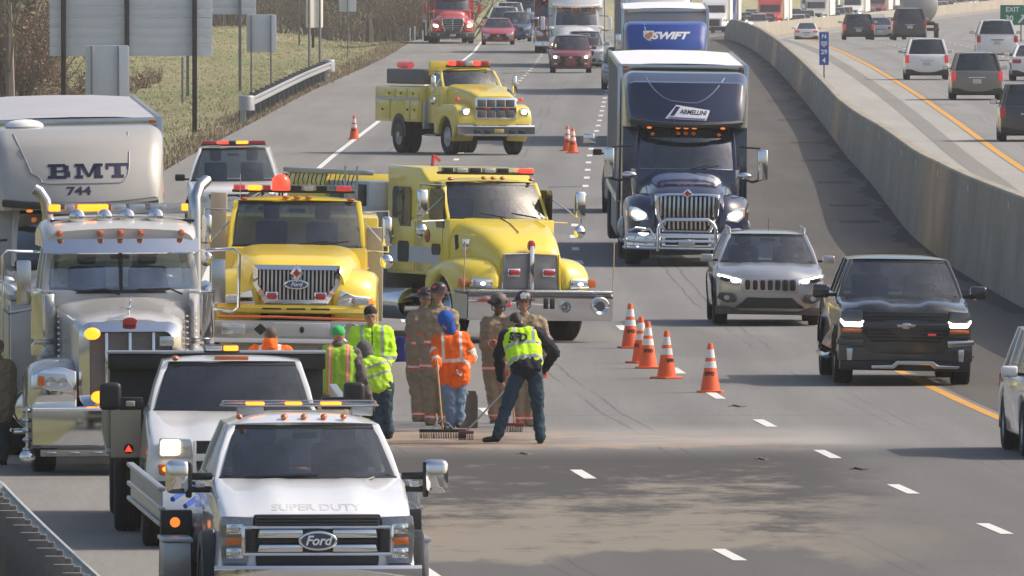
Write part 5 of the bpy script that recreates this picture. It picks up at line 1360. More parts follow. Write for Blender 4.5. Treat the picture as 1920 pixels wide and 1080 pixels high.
mb = MB(bevel=.008); mb.prism([(-.145, .90), (-.05, .90), (-.05, .925), (.06, .925), (.06, .90), (.145, .90), (.13, .86), (.05, .86), (.05, .835), (-.06, .835), (-.06, .86), (-.13, .86)], -.085, -.05); part('badge', mb, DCHROME, gf)
mb = MB(); mb.b2(.32, .44, -.06, -.04, .74, .77); part('trim_badge', mb, REDDIM, gf)  # plain badge given a red glow of its own
for x in (-1, 1):
    mb = MB(bevel=.012, warp=wp); mb.prism([(x * .63, .90), (x * .63, 1.10), (x * .94, 1.08), (x * .97, .90), (x * .93, .70), (x * .64, .72)], -.025, .08); h_ = part('headlight', mb, mat('smoked_lens', (.05, .05, .055), rough=.1, coat=1), t)
    mb = MB(bevel=.006, warp=wp); mb.prism([(x * .62, .95), (x * .62, .88), (x * .66, .855), (x * .90, .86), (x * .955, .93), (x * .955, .97), (x * .90, .92), (x * .68, .92)], -.05, -.02); part('lamp', mb, LIT, h_)
    mb = MB(bevel=.006, warp=wp); mb.prism([(x * .64, .82), (x * .93, .82), (x * .93, .77), (x * .65, .77)], -.04, -.02); part('turn_signal', mb, AMB, h_)
    mb = MB(bevel=.02, warp=wp); mb.prism([(x * .60, .67), (x * 1.0, .68), (x * 1.01, .60), (x * .62, .56)], -.07, .05); part('bumper_corner', mb, DCHROME if x > 0 else CHAR, t)
    mb = MB(bevel=.01, warp=wp); mb.prism([(x * .78, .36), (x * .77, .54), (x * .86, .54), (x * .85, .36)], -.06, .02); part('fog_lamp', mb, LENS, t)
mb = MB(bevel=.02, warp=wp); mb.b2(-.98, .98, -.06, .12, .36, .60); part('bumper', mb, CHAR, t)
mb = MB(bevel=.02, warp=wp); mb.b2(-.95, .95, -.04, .3, .22, .36); part('air_dam', mb, BLACK, t)
mb = MB(bevel=.01, warp=wp); mb.prism([(-.50, .30), (-.20, .31), (-.13, .37), (.40, .37), (.48, .31), (.80, .30), (.78, .26), (.42, .26), (.36, .31), (-.10, .31), (-.18, .25), (-.50, .25)], -.09, -.03); part('skid_plate', mb, DCHROME, t)
ub = MB(); ub.b2(-.75, .75, .4, 5.4, .30, .46); part('underbody', ub, CHASSIS, t)
for x in (-1, 1): st = MB(); st.tube([(x * 1.0, 1.6, .40), (x * 1.08, 1.75, .38), (x * 1.08, 3.6, .38), (x * 1.0, 3.75, .40)], .04, 8); part('side_step', st, CHROME, t)
# white car at the right edge
v = Veh('white_car', 'white car mostly outside the right edge, only its mirror and front wing in view', 'car', 2062, 862, roll=.5)
simple_car(v, 'suv', 4.7, 1.88, 1.62, WHT)
# chrome-mirrored pickup beside the navy lorry
v = Veh('grey_pickup', 'grey pickup with chrome mirror peeping out to the left of the navy lorry', 'pickup truck', 1210, 400, d=363)
simple_car(v, 'pickup', 5.8, 2.0, 2.05, TSIDE, lit=False)
q = MB(bevel=.04, seg=3); q.b2(-1.42, -1.16, 1.6, 1.75, 1.55, 1.80); part('tow_mirror', q, CHROME, v.t)
v = Veh('silver_car', 'silver hatchback seen beside the navy lorry trailer', 'car', 1172, 166, d=611)
simple_car(v, 'suv', 4.5, 1.85, 1.65, SILV, lit=False)
v = Veh('red_crossover', 'small dark red crossover with wedge-shaped lit headlamps in the centre lane', 'car', 1070, 137, th=-.4)
simple_car(v, 'suv', 4.3, 1.80, 1.64, MAROON, grille=[(-.55, .72), (.55, .72), (.40, .55), (.55, .33), (-.55, .33), (-.40, .55)])
v = Veh('dark_car', 'dark hatchback close behind the small red crossover', 'car', 1096, 128, th=-.4)
simple_car(v, 'suv', 4.4, 1.82, 1.66, SILV, lit=False)
v = Veh('red_car', 'red sedan in the right lane, foremost of its queue', 'car', 934, 84, th=.2, d=868)
simple_car(v, 'sedan', 4.7, 1.82, 1.46, paint('bright_red', (.42, .03, .05)), lit=False)
BLU = paint('dark_blue_paint', (.02, .05, .16))
v = Veh('blue_suv', 'dark blue crossover behind the red sedan', 'car', 966, 78, th=-.2, d=905)
simple_car(v, 'suv', 4.6, 1.88, 1.70, BLU, lit=False)
v = Veh('white_pickup', 'white pickup truck in the queue behind the red sedan', 'pickup truck', 945, 72, th=-.4, d=925)
simple_car(v, 'pickup', 5.8, 2.0, 1.95, WHT, lit=False)
v = Veh('white_van', 'tall white pickup truck second in the queue behind the blue crossover', 'pickup truck', 955, 70, th=-.4, d=980)
simple_car(v, 'pickup', 5.8, 2.0, 2.3, WHT, lit=False)
v = Veh('lorry', 'dark lorry at the top of the picture behind the queue of cars', 'lorry', 985, 70, th=-.5, d=1010)
semi_cab(v, BLU, topz=3.7, lit=None, chromemirror=False)
trailer('pale trailer behind the dark lorry at the head of the queue', None, v, 6.6, 16, 2.56, 1.15, 4.05, TWHITE, TROOF)
# white command vehicle on the shoulder
v = Veh('white_pickup', 'white emergency pickup with red and amber light bar parked on the outer shoulder', 'pickup truck', 436, 455, roll=-.5, d=331)
simple_car(v, 'pickup', 5.9, 2.03, 2.0, WHT, lit=False)
light_bar(v.t, -.68, .68, 2.1, 2.0, 2.10, [(-.66, -.36, REDLENS), (-.32, -.10, REDL), (-.10, .04, BLACK), (.06, .30, AMBL), (.32, .66, REDLENS)])
# ------------------------------------------------------------------ white wrecker with chrome stacks
PW = paint('wrecker_white', (.52, .505, .48), dirt=.15)
v = Veh('tow_truck', 'white heavy tow truck with chrome stacks, grille and bumper and lit amber light bar', 'tow truck', 245, 890, th=4.4, roll=-.3)
t = v.t
def rings_from(secs):
    return secs
mb = MB(); rr = []
for y, hw, zt in ((.12, .62, 1.92), (.25, .66, 1.97), (.9, .70, 2.02), (1.7, .78, 2.10), (2.05, .84, 2.16)):
    ring = [(-hw, y, .95), (-hw, y, zt - .22)]
    for a in np.linspace(180, 90, 5): ring.append((-hw + .2 + .2 * math.cos(R(a)), y, zt - .2 + .14 * math.sin(R(a))))
    for q_ in (-.4, 0, .4): ring.append((q_ * hw, y, zt + .02 * (1 - abs(q_)) - .03))
    for a in np.linspace(90, 0, 5): ring.append((hw - .2 + .2 * math.cos(R(a)), y, zt - .2 + .14 * math.sin(R(a))))
    ring += [(hw, y, zt - .22), (hw, y, .95)]
    rr.append(ring)
mb.loft(rr); part('bonnet', mb, PW, t)
# grille shell
gs = MB(); outer = rrect(-.63, .63, .82, 1.88, .16, 5); inner = rrect(-.50, .52, .90, 1.76, .10, 5); n_ = len(outer)
gs.add([(x, .06, z) for x, z in outer] + [(x, -.02, z) for x, z in inner] + [(x, .2, z) for x, z in outer] + [(x, .1, z) for x, z in inner],
       [(i, (i + 1) % n_, (i + 1) % n_ + n_, i + n_) for i in range(n_)] + [(i, i + 2 * n_, (i + 1) % n_ + 2 * n_, (i + 1) % n_) for i in range(n_)] + [(i + n_, (i + 1) % n_ + n_, (i + 1) % n_ + 3 * n_, i + 3 * n_) for i in range(n_)])
go_ = part('grille_shell', gs, CHROME, t)
gmesh = mat('woven_grille', (.16, .155, .145), rough=.4, metal=.7, var=.35, scale=90, bump=.5, bscale=150)
gb = MB(); gb.prism(rrect(-.49, .51, .91, 1.75, .09, 5), .05, .08); part('grille_mesh', gb, gmesh, go_)
for x in (-.29, 0.0, .29):
    q = MB(bevel=.005); q.b2(x - .018, x + .018, .0, .05, .92, 1.75); part('grille_bar', q, CHROME, go_)
q = MB(bevel=.01); q.prism(ell(.0, 1.89, .09, .045, 18), -.03, .08); part('badge', q, REDLENS, go_)
q = MB(bevel=.01); q.b2(.36, .54, -.04, .0, 1.58, 1.70); part('work_light', q, LENS, go_)
for x, z in ((-.47, 1.74), (-.39, .96)):
    q = MB(bevel=.02, seg=3); q.b2(x - .09, x + .09, -.08, .0, z - .055, z + .055); fl = part('strobe_light', q, AMB, go_)
    q = MB(); q.ball((x, -.08, z), (.10, .05, .075), 12, 8); part('lamp', q, AMBL, fl)  # ball larger than the lamp itself: its glow is built into the shape
# swan ornament
q = MB(bevel=.006); q.tube([(0, .3, 1.95), (0, .22, 2.06), (.02, .14, 2.15), (0, .1, 2.17)], .016, 6); q.prism([(-.12, 2.06), (0, 2.02), (.14, 2.10), (.02, 2.05)], .16, .20); part('bonnet_ornament', q, CHROME, t)
# cab
fx = MB(bevel=.05, seg=3); fx.b2(-1.02, 1.02, 2.05, 4.1, .9, 2.23); part('cab', fx, PW, t)
greenhouse(t, PW, 2.03, 2.28, 3.95, 4.1, 2.20, 2.74, .98, .90, gm=glass('pale_window_glass', (.50, .56, .54), .55), posts=(3.2,), bulge=.10, crown=.02, pil=.09, seats=(.9,), wheelx=.42)
hd = MB(); rr = []
for y, hw, z0_, zt in ((2.18, .92, 2.72, 2.96), (2.3, .95, 2.74, 3.02), (2.7, .97, 2.76, 3.10), (3.4, .98, 2.76, 3.12), (4.1, .97, 2.76, 3.05)):
    ring = [(-hw, y, z0_)]
    for a in np.linspace(180, 90, 6): ring.append((-hw + .25 + .25 * math.cos(R(a)), y, zt - .16 + .16 * math.sin(R(a))))
    for q_ in (-.4, 0, .4): ring.append((q_ * hw, y, zt + .03 * (1 - abs(q_))))
    for a in np.linspace(90, 0, 6): ring.append((hw - .25 + .25 * math.cos(R(a)), y, zt - .16 + .16 * math.sin(R(a))))
    ring.append((hw, y, z0_)); rr.append(ring)
hd.loft(rr); part('roof_cap', hd, PW, t)
vs_ = MB(bevel=.006); vs_.grid([[(x, yy + .10 * x * x, zz) for x in np.linspace(-.97, .97, 9)] for yy, zz in ((2.12, 2.86), (1.98, 2.69), (2.0, 2.675), (2.14, 2.84))]); vs_.bevel = 0
part('sun_visor', vs_, CHROME, t)
q = MB(); q.b2(-.02, .02, 2.03, 2.3, 2.22, 2.72); part('windscreen_divider', q, BLACK, t)
for x in (-.76, -.25, 0, .25, .76):
    q = MB(); q.lathe([(0, -.10), (.035, -.08), (.045, -.02), (.045, .1)], (x, 2.14 + .1 * x * x, 2.93), axis='y', n=12); part('marker_lamp', q, AMB, t)
for x in (-.52, -.18, .10, .46):
    q = MB(bevel=0); q.lathe([(0, -.03), (.07, -.02), (.095, .0), (.10, .03), (.085, .10), (.03, .14), (0, .15)], (x, 2.5, 3.13), axis='y', n=20); w_ = part('spot_lamp', q, CHROME, t)
    q = MB(); q.lathe([(0, -.034), (.08, -.012)], (x, 2.5, 3.13), axis='y', n=20); part('lens', q, DCHROME, w_)
q = MB(bevel=.01); q.b2(-.85, .95, 2.62, 2.9, 3.05, 3.09); part('light_bar_mount', q, BLACK, t)
light_bar(t, -.88, .88, 2.7, 3.16, 3.29, [(-.86, -.72, AMBL), (-.66, -.54, LENS), (-.50, -.12, AMBL), (-.08, .10, LENS), (.14, .34, LENS), (.40, .60, LENS), (.80, .875, AMBL)], base=ALU)
for s_ in (-1, 1):
    q = MB(); q.tube([(s_ * 1.06, 4.3, 1.0), (s_ * 1.06, 4.3, 3.15), (s_ * 1.06, 4.34, 3.32), (s_ * 1.12, 4.45, 3.46), (s_ * 1.22, 4.6, 3.54)] if s_ > 0 else [(-.80, 4.3, 1.0), (-.80, 4.3, 3.12), (-.83, 4.3, 3.30), (-.91, 4.3, 3.42), (-.97, 4.3, 3.45)], .072, 16); part('exhaust_stack', q, DCHROME, t)
    q = MB(); q.lathe([(0, 0), (.15, 0), (.16, .02), (.16, .14), (.12, .17), (.12, .19), (.155, .21), (.155, .72), (.165, .74), (.165, .78), (0, .80)], (s_ * .98, 1.85, 1.42), axis='z', n=24); part('air_cleaner', q, CHROME, t)
    q = MB(); 
    for k in range(9): q.ball((s_ * .80, 1.6, 1.35 + k * .07), (.02, .02, .018), 6, 4)
    part('rivet', q, CHROME, t)
    # mirror loops
    q = MB(); q.tube([(s_ * 1.0, 2.35, 2.70), (s_ * 1.42, 2.1, 2.72), (s_ * 1.48, 2.05, 2.66), (s_ * 1.46, 2.05, 2.0), (s_ * 1.40, 2.1, 1.94), (s_ * 1.0, 2.3, 2.0)], .018, 8); mo = part('mirror_bracket', q, CHROME, t)
    q = MB(bevel=.02); q.b2(s_ * 1.12, s_ * 1.30, 2.0, 2.08, 2.05, 2.6); part('mirror', q, DCHROME, mo)
    # fenders with headlamp pods
    def wp(x, y, z, s_=s_): return (x, y + .05 * max(0, abs(x) - .7), z - .10 * max(0, (abs(x) - .8) / .45) ** 2)
    fender(t, .64 if s_ > 0 else -1.24, 1.24 if s_ > 0 else -.64, .12, 2.1, 1.42, .70, 1.25, .52, PW, r=.12, warp=wp)
    q = MB(bevel=.03, seg=3); q.prism([(s_ * .66, .80), (s_ * .66, 1.28), (s_ * .84, 1.33), (s_ * 1.08, 1.32), (s_ * 1.22, 1.25), (s_ * 1.25, .78)], -.02, .2); ho = part('headlight_pod', q, CHROME, t)
    q = MB(bevel=.015); q.prism([(s_ * .70, 1.08), (s_ * .80, 1.24), (s_ * 1.14, 1.26), (s_ * 1.16, 1.12), (s_ * 1.0, 1.04), (s_ * .72, 1.02)], -.035, -.01); part('lens', q, LENS, ho)
    q = MB(); q.lathe([(0, 0), (.055, -.015), (.06, .01)], (s_ * .98, -.04, 1.15), axis='y', n=14); q.lathe([(0, 0), (.055, -.015), (.06, .01)], (s_ * .83, -.04, 1.14), axis='y', n=14); part('lamp_reflector', q, DCHROME, ho)
    q = MB(); q.b2(s_ * 1.06, s_ * 1.14, -.04, -.02, 1.1, 1.22); part('turn_signal', q, AMB, ho)
    wheel(t, s_ * 1.02, 1.25, .52, .30, 'steer', s_)
    for yy in (7.4, 8.7): wheel(t, s_ * 1.08, yy, .52, .28, 'drive', s_); wheel(t, s_ * .76, yy, .52, .28, 'drive', s_)
    q = MB(bevel=.02); q.b2(s_ * .75, s_ * 1.28, 4.3, 10.5, .80, 2.05); part('equipment_body', q, PW, t)
    for k in range(4):
        q = MB(bevel=.006); q.b2(s_ * 1.28, s_ * 1.295, 4.5 + k * 1.5, 5.8 + k * 1.5, 1.2, 1.98); do = part('locker_door', q, DPLATE, t)
    q = MB(bevel=.01); q.b2(s_ * .7, s_ * 1.30, 4.25, 10.5, 2.05, 2.12); part('deck', q, DPLATE, t)
    q = MB()
    for k in range(3): q.tube([(s_ * 1.2, 4.4 + k * .6, 2.14), (s_ * 1.28, 4.7 + k * .6, 2.22), (s_ * 1.1, 5.0 + k * .6, 2.16)], .03, 6)
    part('chain_rack', q, CHROME, t)
    q = MB(bevel=.01); q.b2(s_ * 1.05, s_ * 1.32, 2.6, 4.2, .42, .47); q.cyl((s_ * 1.02, 2.7, .72), (s_ * 1.02, 4.1, .72), .28, n=20); part('side_tank', q, CHROME, t)
q = MB(); bl = [(.3, .86), (-.28, .85), (-.32, .82), (-.33, .60), (-.32, .38), (-.28, .34), (.3, .33)]
q.grid([[(x, yy + .12 * (abs(x) / 1.25) ** 4, zz) for x in np.linspace(-1.22, 1.22, 13)] for yy, zz in bl]); bo = part('bumper', q, CHROME, t)
q = MB(bevel=.01); q.b2(-1.22, 1.22, -.36, -.1, .80, .835); part('bumper_edge', q, WHITEP, bo)
q = MB(bevel=.005); q.b2(-.22, -.02, -.352, -.33, .44, .55); part('number_plate', q, PLATE, bo)
q = MB(bevel=.005); q.b2(-1.12, 1.12, -.30, -.1, .24, .32); lbp = part('lamp_strip', q, BUFF, bo)
for k in range(8):
    q = MB(); q.ball((-1.0 + k * .285, -.31, .285), (.085, .03, .022), 10, 6); part('strip_lamp', q, LENS, lbp)
q = MB()
for k in range(5): q.ball((-1.28, -.1, .80 - k * .12), (.06, .05, .035), 10, 6)
q.cyl((-1.28, -.1, .3), (-1.28, -.1, .85), .02, n=6); q.ball((-1.28, -.1, .22), (.10, .06, .10), 14, 10); part('side_lamps', q, CHROME, t)
q = MB(); q.b2(-.45, .45, .3, 10.5, .5, .95); q.b2(-.9, .9, .2, 2.0, .45, .9); part('chassis', q, CHASSIS, t)
q = MB(bevel=.03); q.b2(-.35, .35, 6.0, 11.0, 2.1, 2.7); part('boom', q, PW, t)
q = MB(); q.tube([(-.55, 2.0, 2.21), (-.2, 2.0, 2.24), (-.02, 1.98, 2.17)], .012, 5); q.tube([(.2, 2.0, 2.23), (.6, 2.0, 2.24), (.76, 1.98, 2.17)], .012, 5); part('wiper', q, BLACK, t)

# ------------------------------------------------------------------ white work truck with tan dump bed
CW = paint('truck_white', (.74, .73, .71), dirt=.15)
TAN = mat('tan_steel_bed', (.46, .39, .28), rough=.6, var=.18, dirt=.4)
v = Veh('work_truck', 'white pickup-based work truck with tan stake bed and one lit headlamp', 'work truck', 440, 1030, th=1.9)
t = v.t
prof = body_profile(3.9, .50, 1.05, 1.20, 1.45, 1.46, 3.85, 1.46, 1.40, .98, 4.9, .42, nose=.05)
prof = [q for q in prof if q[0] <= 3.95]
car_body(t, CW, 2.02, prof, 1.45, 1.46, bow=.10, hoodcrown=.05, nosein=.04, sculpt=lambda u, y: -.035 * (.48 < abs(u) < .68))
greenhouse(t, CW, 1.42, 2.05, 3.45, 3.8, 1.45, 1.98, .92, .76, posts=(2.6,), gm=glass('green_window_glass', (.15, .19, .18), .12), seats=(.9,), bulge=.14)
for x in (-1, 1):
    wheel(t, x * .86, .98, .42, .27, 'car', x)
    wheel(t, x * 1.12, 5.2, .43, .30, 'drive', x); wheel(t, x * .80, 5.2, .43, .28, 'drive', x)
    wheel(t, x * 1.14, 10.2, .43, .28, 'drive', x)
    q = MB(bevel=.05, seg=3); q.b2(x * 1.22, x * 1.46, 1.75, 1.90, 1.46, 1.76); mo = part('mirror', q, BLACK, t)
    q = MB(bevel=.02); q.b2(x * .98, x * 1.25, 1.78, 1.88, 1.46, 1.60); part('mirror_arm', q, BLACK, mo)
    q = MB(bevel=.01); q.b2(x * 1.07, x * 1.17, 1.76, 1.79, 1.50, 1.56); part('turn_signal', q, BUFF, mo)
wp = lambda x, y, z: (x, y + .10 * (abs(x) / 1.0) ** 2.4, z)
for x in (-1, 1):
    q = MB(bevel=.02, warp=wp); q.prism([(x * .46, 1.0), (x * .47, 1.20), (x * .82, 1.21), (x * .84, 1.0)], -.02, .1); ho = part('headlight', q, LENS, t)
    q = MB(bevel=.02, warp=wp); q.prism([(x * .60, 1.03), (x * .60, 1.19), (x * .80, 1.19), (x * .81, 1.02)], -.045, .0); part('lamp', q, LITW if x < 0 else LENS, ho)
    q = MB(bevel=.02, warp=wp); q.prism([(x * .46, .80), (x * .46, .92), (x * .84, .92), (x * .82, .80)], -.02, .1); to = part('turn_signal', q, AMB, t)
    q = MB(warp=wp); q.prism(ell(x * .74, .87, .05, .03, 12), -.035, -.02); part('lamp', q, AMBL, to)
q = MB(bevel=.02, warp=wp); q.prism([(-.45, 1.18), (.45, 1.18), (.40, .80), (-.40, .80)], -.02, .05); gg = part('grille', q, BLACK, t)
q = MB(bevel=.01, warp=wp); q.b2(-.46, .46, -.04, .0, .96, 1.04); q.b2(-.46, -.42, -.04, .0, .80, 1.18); q.b2(.42, .46, -.04, .0, .80, 1.18); part('grille_trim', q, CW, gg)
q = MB(bevel=.03, warp=wp); q.b2(-.96, .96, -.10, .15, .48, .74); part('bumper', q, BLACK, t)
for x in (-.62,): q = MB(); q.ball((x, 2.15, 2.02), (.045, .06, .03), 10, 6); part('marker_lamp', q, AMB, t)
q = MB(bevel=.02); q.b2(-.19, .19, 2.10, 2.2, 2.0, 2.045); part('marker_lamp', q, AMB, t)
light_bar(t, -.30, .10, 2.7, 2.06, 2.15, [(-.08, .08, AMBL), (-.28, -.10, LENS)], base=BLACK, dp=.2)
q = MB(bevel=.015); q.b2(-1.33, 1.05, 4.05, 4.15, .9, 2.02); q.b2(-1.35, 1.07, 3.75, 4.2, 1.85, 2.02); hb = part('headboard', q, BLACK, t)
q = MB(bevel=.008); q.b2(-1.36, 1.08, 3.72, 4.2, 2.022, 2.05); part('headboard_edge', q, ALU, hb)
q = MB(bevel=.01); q.b2(-1.2, 1.2, 4.1, 11.3, .92, 1.02); part('bed_floor', q, TAN, t)
q = MB(bevel=.01); q.b2(-1.32, -.98, 3.98, 4.06, .86, 1.42); q.b2(.98, 1.32, 3.98, 4.06, .86, 1.42); part('bed_front_panel', q, TAN, t)
for x in (-1, 1):
    q = MB(bevel=.01); q.b2(x * 1.28, x * 1.33, 4.06, 11.3, .95, 1.42); sd_ = part('bed_side', q, TAN, t)
    q = MB(bevel=.01); q.b2(x * 1.27, x * 1.36, 4.0, 11.3, 1.42, 1.46); q.b2(x * 1.30, x * 1.37, 4.0, 11.3, .90, .96); part('bed_rail', q, ALU, sd_)
    for k in range(9): q = MB(bevel=.005); q.b2(x * 1.33, x * 1.37, 4.3 + .8 * k, 4.38 + .8 * k, .96, 1.42); part('stake', q, TAN, sd_)
q = MB(bevel=.008); q.tube([(-1.3, 4.0, 1.44), (-1.1, 4.0, 1.26), (-.98, 4.0, 1.44)], .02, 6); part('chain', q, ALU, t)
q = MB(bevel=.005); q.lathe([(0, 0), (.05, 0), (.055, .02)], (-1.12, 3.96, .96), axis='y', n=14); mk = part('marker_housing', q, BLACK, t)
q = MB(); q.prism([(-1.16, .93), (-1.08, .93), (-1.12, 1.0)], 3.945, 3.96); part('marker_lamp', q, REDL, mk)
q = MB(); q.b2(-.45, .45, .3, 11.2, .5, .85); q.b2(-.85, .85, .3, 1.6, .4, .6); part('chassis', q, CHASSIS, t)

# ------------------------------------------------------------------ white rollback truck in front
FW = paint('rollback_white', (.80, .80, .80), dirt=.08)
v = Veh('rollback_truck', 'nearest white pickup-based rollback truck with chrome mirrors and three lit amber beacons', 'tow truck', 595, 1217, th=3.9)
t = v.t
prof = body_profile(4.6, .62, 1.16, 1.30, 1.55, 1.55, 4.45, 1.55, 1.50, 1.05, 6.9, .44, nose=.05)
prof = [q for q in prof if q[0] <= 4.61]
car_body(t, FW, 1.94, prof, 1.55, 1.55, bow=.09, hoodcrown=.06, nosein=.04, hoodback=1.3, sculpt=lambda u, y: .045 * min(1, max(0, (.62 - abs(u)) / .12)) * min(1, max(0, y) / .5) - .02 * (abs(u) < .3))
greenhouse(t, FW, 1.50, 2.20, 4.0, 4.4, 1.54, 2.04, .90, .72, posts=(2.75, 3.1), gm=glass('dark_cab_glass', (.17, .205, .21), .14), seats=(.9, 2.0), bulge=.15, crown=.10, pil=.075)
wp = lambda x, y, z: (x, y + .09 * (abs(x) / .97) ** 2.4, z)
for s_ in (-1, 1):
    q = MB(bevel=.02); wa = []
    for a in np.linspace(-5, 185, 15): wa.append((1.05 + .50 * math.cos(R(a)), .46 + .50 * math.sin(R(a))))
    wb_ = [(1.05 + (y - 1.05) * 1.24, .46 + (z - .46) * 1.24) for y, z in reversed(wa)]
    q.prism(wa + wb_, s_ * .93, s_ * 1.06, axis='x'); part('fender_flare', q, BLACK, t)
    wheel(t, s_ * .92, 1.05, .45, .26, 'steer', s_)
    wheel(t, s_ * 1.03, 6.9, .45, .26, 'drive', s_); wheel(t, s_ * .74, 6.9, .45, .26, 'drive', s_)
    # headlight
    q = MB(bevel=.012, warp=wp); q.prism([(s_ * .66, .80), (s_ * .60, 1.24), (s_ * .90, 1.25), (s_ * .92, 1.15), (s_ * .90, .80)], -.03, .15); ho = part('headlight', q, mat('deep_lens', (.22, .22, .23), rough=.1, metal=.5, coat=1, var=.4, scale=30), t)
    q = MB(bevel=.008, warp=wp); q.b2(s_ * .70, s_ * .86, -.045, -.03, .98, 1.05); part('turn_signal', q, AMB, ho)
    for zz in (.90, 1.13):
        q = MB(bevel=.008, warp=wp); q.b2(s_ * .70, s_ * .86, -.05, -.02, zz - .05, zz + .05); lo = part('lamp_reflector', q, CHROME, ho)
        q = MB(warp=wp); q.ball((s_ * .78, -.05, zz), (.05, .02, .04), 12, 8); part('bulb_lens', q, GLASS_L, lo)
    q = MB(bevel=.06, seg=4); q.b2(s_ * 1.12, s_ * 1.35, 1.72, 1.9, 1.40, 1.72); mo = part('mirror', q, CHROME, t)
    q = MB(bevel=.02); q.b2(s_ * .90, s_ * 1.14, 1.76, 1.84, 1.53, 1.60); q.b2(s_ * .90, s_ * 1.16, 1.76, 1.84, 1.41, 1.47); q.b2(s_ * 1.10, s_ * 1.16, 1.74, 1.86, 1.36, 1.70); part('mirror_arm', q, BLACK, mo)
    q = MB(bevel=.008); q.b2(s_ * .98, s_ * 1.07, 1.74, 1.77, 1.46, 1.52); part('turn_signal', q, LENS, mo)
for k, z in enumerate((1.235, 1.205, 1.175)):
    q = MB(bevel=.006, warp=wp); q.b2(-.58, .58, -.055 - .004 * k, .05, z - .010, z + .010); part('upper_grille_slat', q, DARK, t)
q = MB(bevel=.02, warp=wp); q.prism([(-.60, 1.265), (.60, 1.265), (.58, .79), (-.58, .79)], -.035, .08); part('grille_backing', q, BLACK, t)
fr = MB(bevel=.012, warp=wp)
for a in ((-.72, .72, 1.13, 1.165), (-.72, .72, .875, .91), (-.72, -.685, .875, 1.165), (.685, .72, .875, 1.165)): fr.b2(a[0], a[1], -.06, .02, a[2], a[3])
gf = part('grille_frame', fr, CHROME, t)
for s_ in (-1, 1):
    q = MB(bevel=.01, warp=wp); q.b2(s_ * .585, s_ * .675, -.05, .02, .915, 1.125); part('nostril', q, BLACK, gf)
    for z0, z1, m_ in ((1.045, 1.125, CHROME), (.915, .985, CHROME), (.995, 1.035, BLACK)):
        q = MB(bevel=.012, warp=wp); q.prism([(s_ * .14, z0), (s_ * .14, z1), (s_ * .55, z1 - (.0 if z0 > 1 else .0)), (s_ * .57, z0)], -.065 if m_ is CHROME else -.04, .0); part('grille_bar', q, m_, gf)
q = MB(bevel=.012, seg=3); q.prism(ell(0, 1.02, .185, .095, 28), -.09, -.03); eo = part('badge', q, CHROME, gf)
q = MB(); q.prism(ell(0, 1.02, .160, .073, 28), -.096, -.088); part('badge_field', q, mat('badge_slate', (.05, .07, .10), rough=.25, var=.05), eo)
text('badge_lettering', 'Ford', .125, (0, -.10, 1.02), WHITEP, eo, bold=.003, shear=.3)
decal_text('bonnet_lettering', 'SUPER DUTY', .078, 0, 1.325, mat('embossed_grey', (.60, .61, .62), rough=.4), [o for o in t.children if o.name.startswith('body')], t, bold=.001, sx=1.9)
q = MB(warp=wp); q.grid([[(x, yy, zz) for x in np.linspace(-.98, .98, 13)] for yy, zz in ((.2, .80), (-.20, .79), (-.23, .76), (-.23, .60), (-.20, .52), (.2, .5))]); part('bumper', q, CHROME, t)
for x in (-.62, -.10, .0, .10, .38, ):
    q = MB(); q.ball((x if abs(x) > .2 else x * 1.9, 2.30, 2.115), (.035, .05, .03), 10, 6); part('marker_lamp', q, AMB, t)
light_bar(t, -.76, .76, 3.0, 2.19, 2.245, [(-.52, -.34, AMBL), (-.14, .02, AMBL), (.20, .40, AMBL)], base=ALU, dp=.3)
q = MB(bevel=.01); q.b2(-.6, -.35, 3.0, 3.2, 2.10, 2.19); q.b2(.5, .7, 3.0, 3.2, 2.10, 2.19); part('light_bar_foot', q, ALU, t)
wpm = MB(); wpm.tube([(.62, 1.50, 1.56), (.40, 1.25, 1.50)], .012, 5); wpm.tube([(-.6, 1.56, 1.57), (.1, 1.50, 1.58)], .012, 5); part('wiper', wpm, BLACK, t)
# deck
q = MB(bevel=.01); q.b2(-1.25, 1.25, 4.9, 11.6, 1.0, 1.10); part('deck', q, ALU, t)
for s_ in (-1, 1):
    for z0, z1 in ((1.13, 1.17), (1.32, 1.36), (.98, 1.02)):
        q = MB(bevel=.008); q.b2(s_ * 1.22, s_ * 1.29, 4.6, 11.6, z0, z1); part('deck_rail', q, ALU, t)
    q = MB(bevel=.004)
    for k in range(18): q.b2(s_ * 1.24, s_ * 1.27, 4.7 + .38 * k, 4.76 + .38 * k, 1.17, 1.32)
    part('rail_post', q, ALU, t, kind='stuff')
    q = MB(bevel=.01); q.b2(s_ * 1.02, s_ * 1.28, 3.6, 4.6, .50, .86); q.b2(s_ * 1.0, s_ * 1.30, 3.58, 4.62, .86, .90); part('toolbox', q, ALU, t)
q = MB(bevel=.02); q.b2(-1.27, -.96, 4.55, 4.7, .88, 1.14); q.b2(.96, 1.27, 4.55, 4.7, .88, 1.14); hb = part('deck_bulkhead', q, BLACK, t)
q = MB(); q.lathe([(0, 0), (.045, 0), (.05, .02)], (-1.13, 4.53, 1.02), axis='y', n=14); part('marker_lamp', q, AMBG, hb)
q = MB(); q.tube([(-1.0, 5.2, 1.15), (-.7, 5.6, 1.34), (-.5, 6.0, 1.2), (-.9, 6.2, 1.3), (-1.1, 5.7, 1.2)], .028, 6); q2 = part('blue_strap_coil', q, mat('blue_strap', (.03, .08, .35), rough=.8), t)
q = MB(); q.b2(-.45, .45, .3, 11.2, .55, .95); q.b2(-.85, .85, .3, 2.0, .4, .62); part('chassis', q, CHASSIS, t)
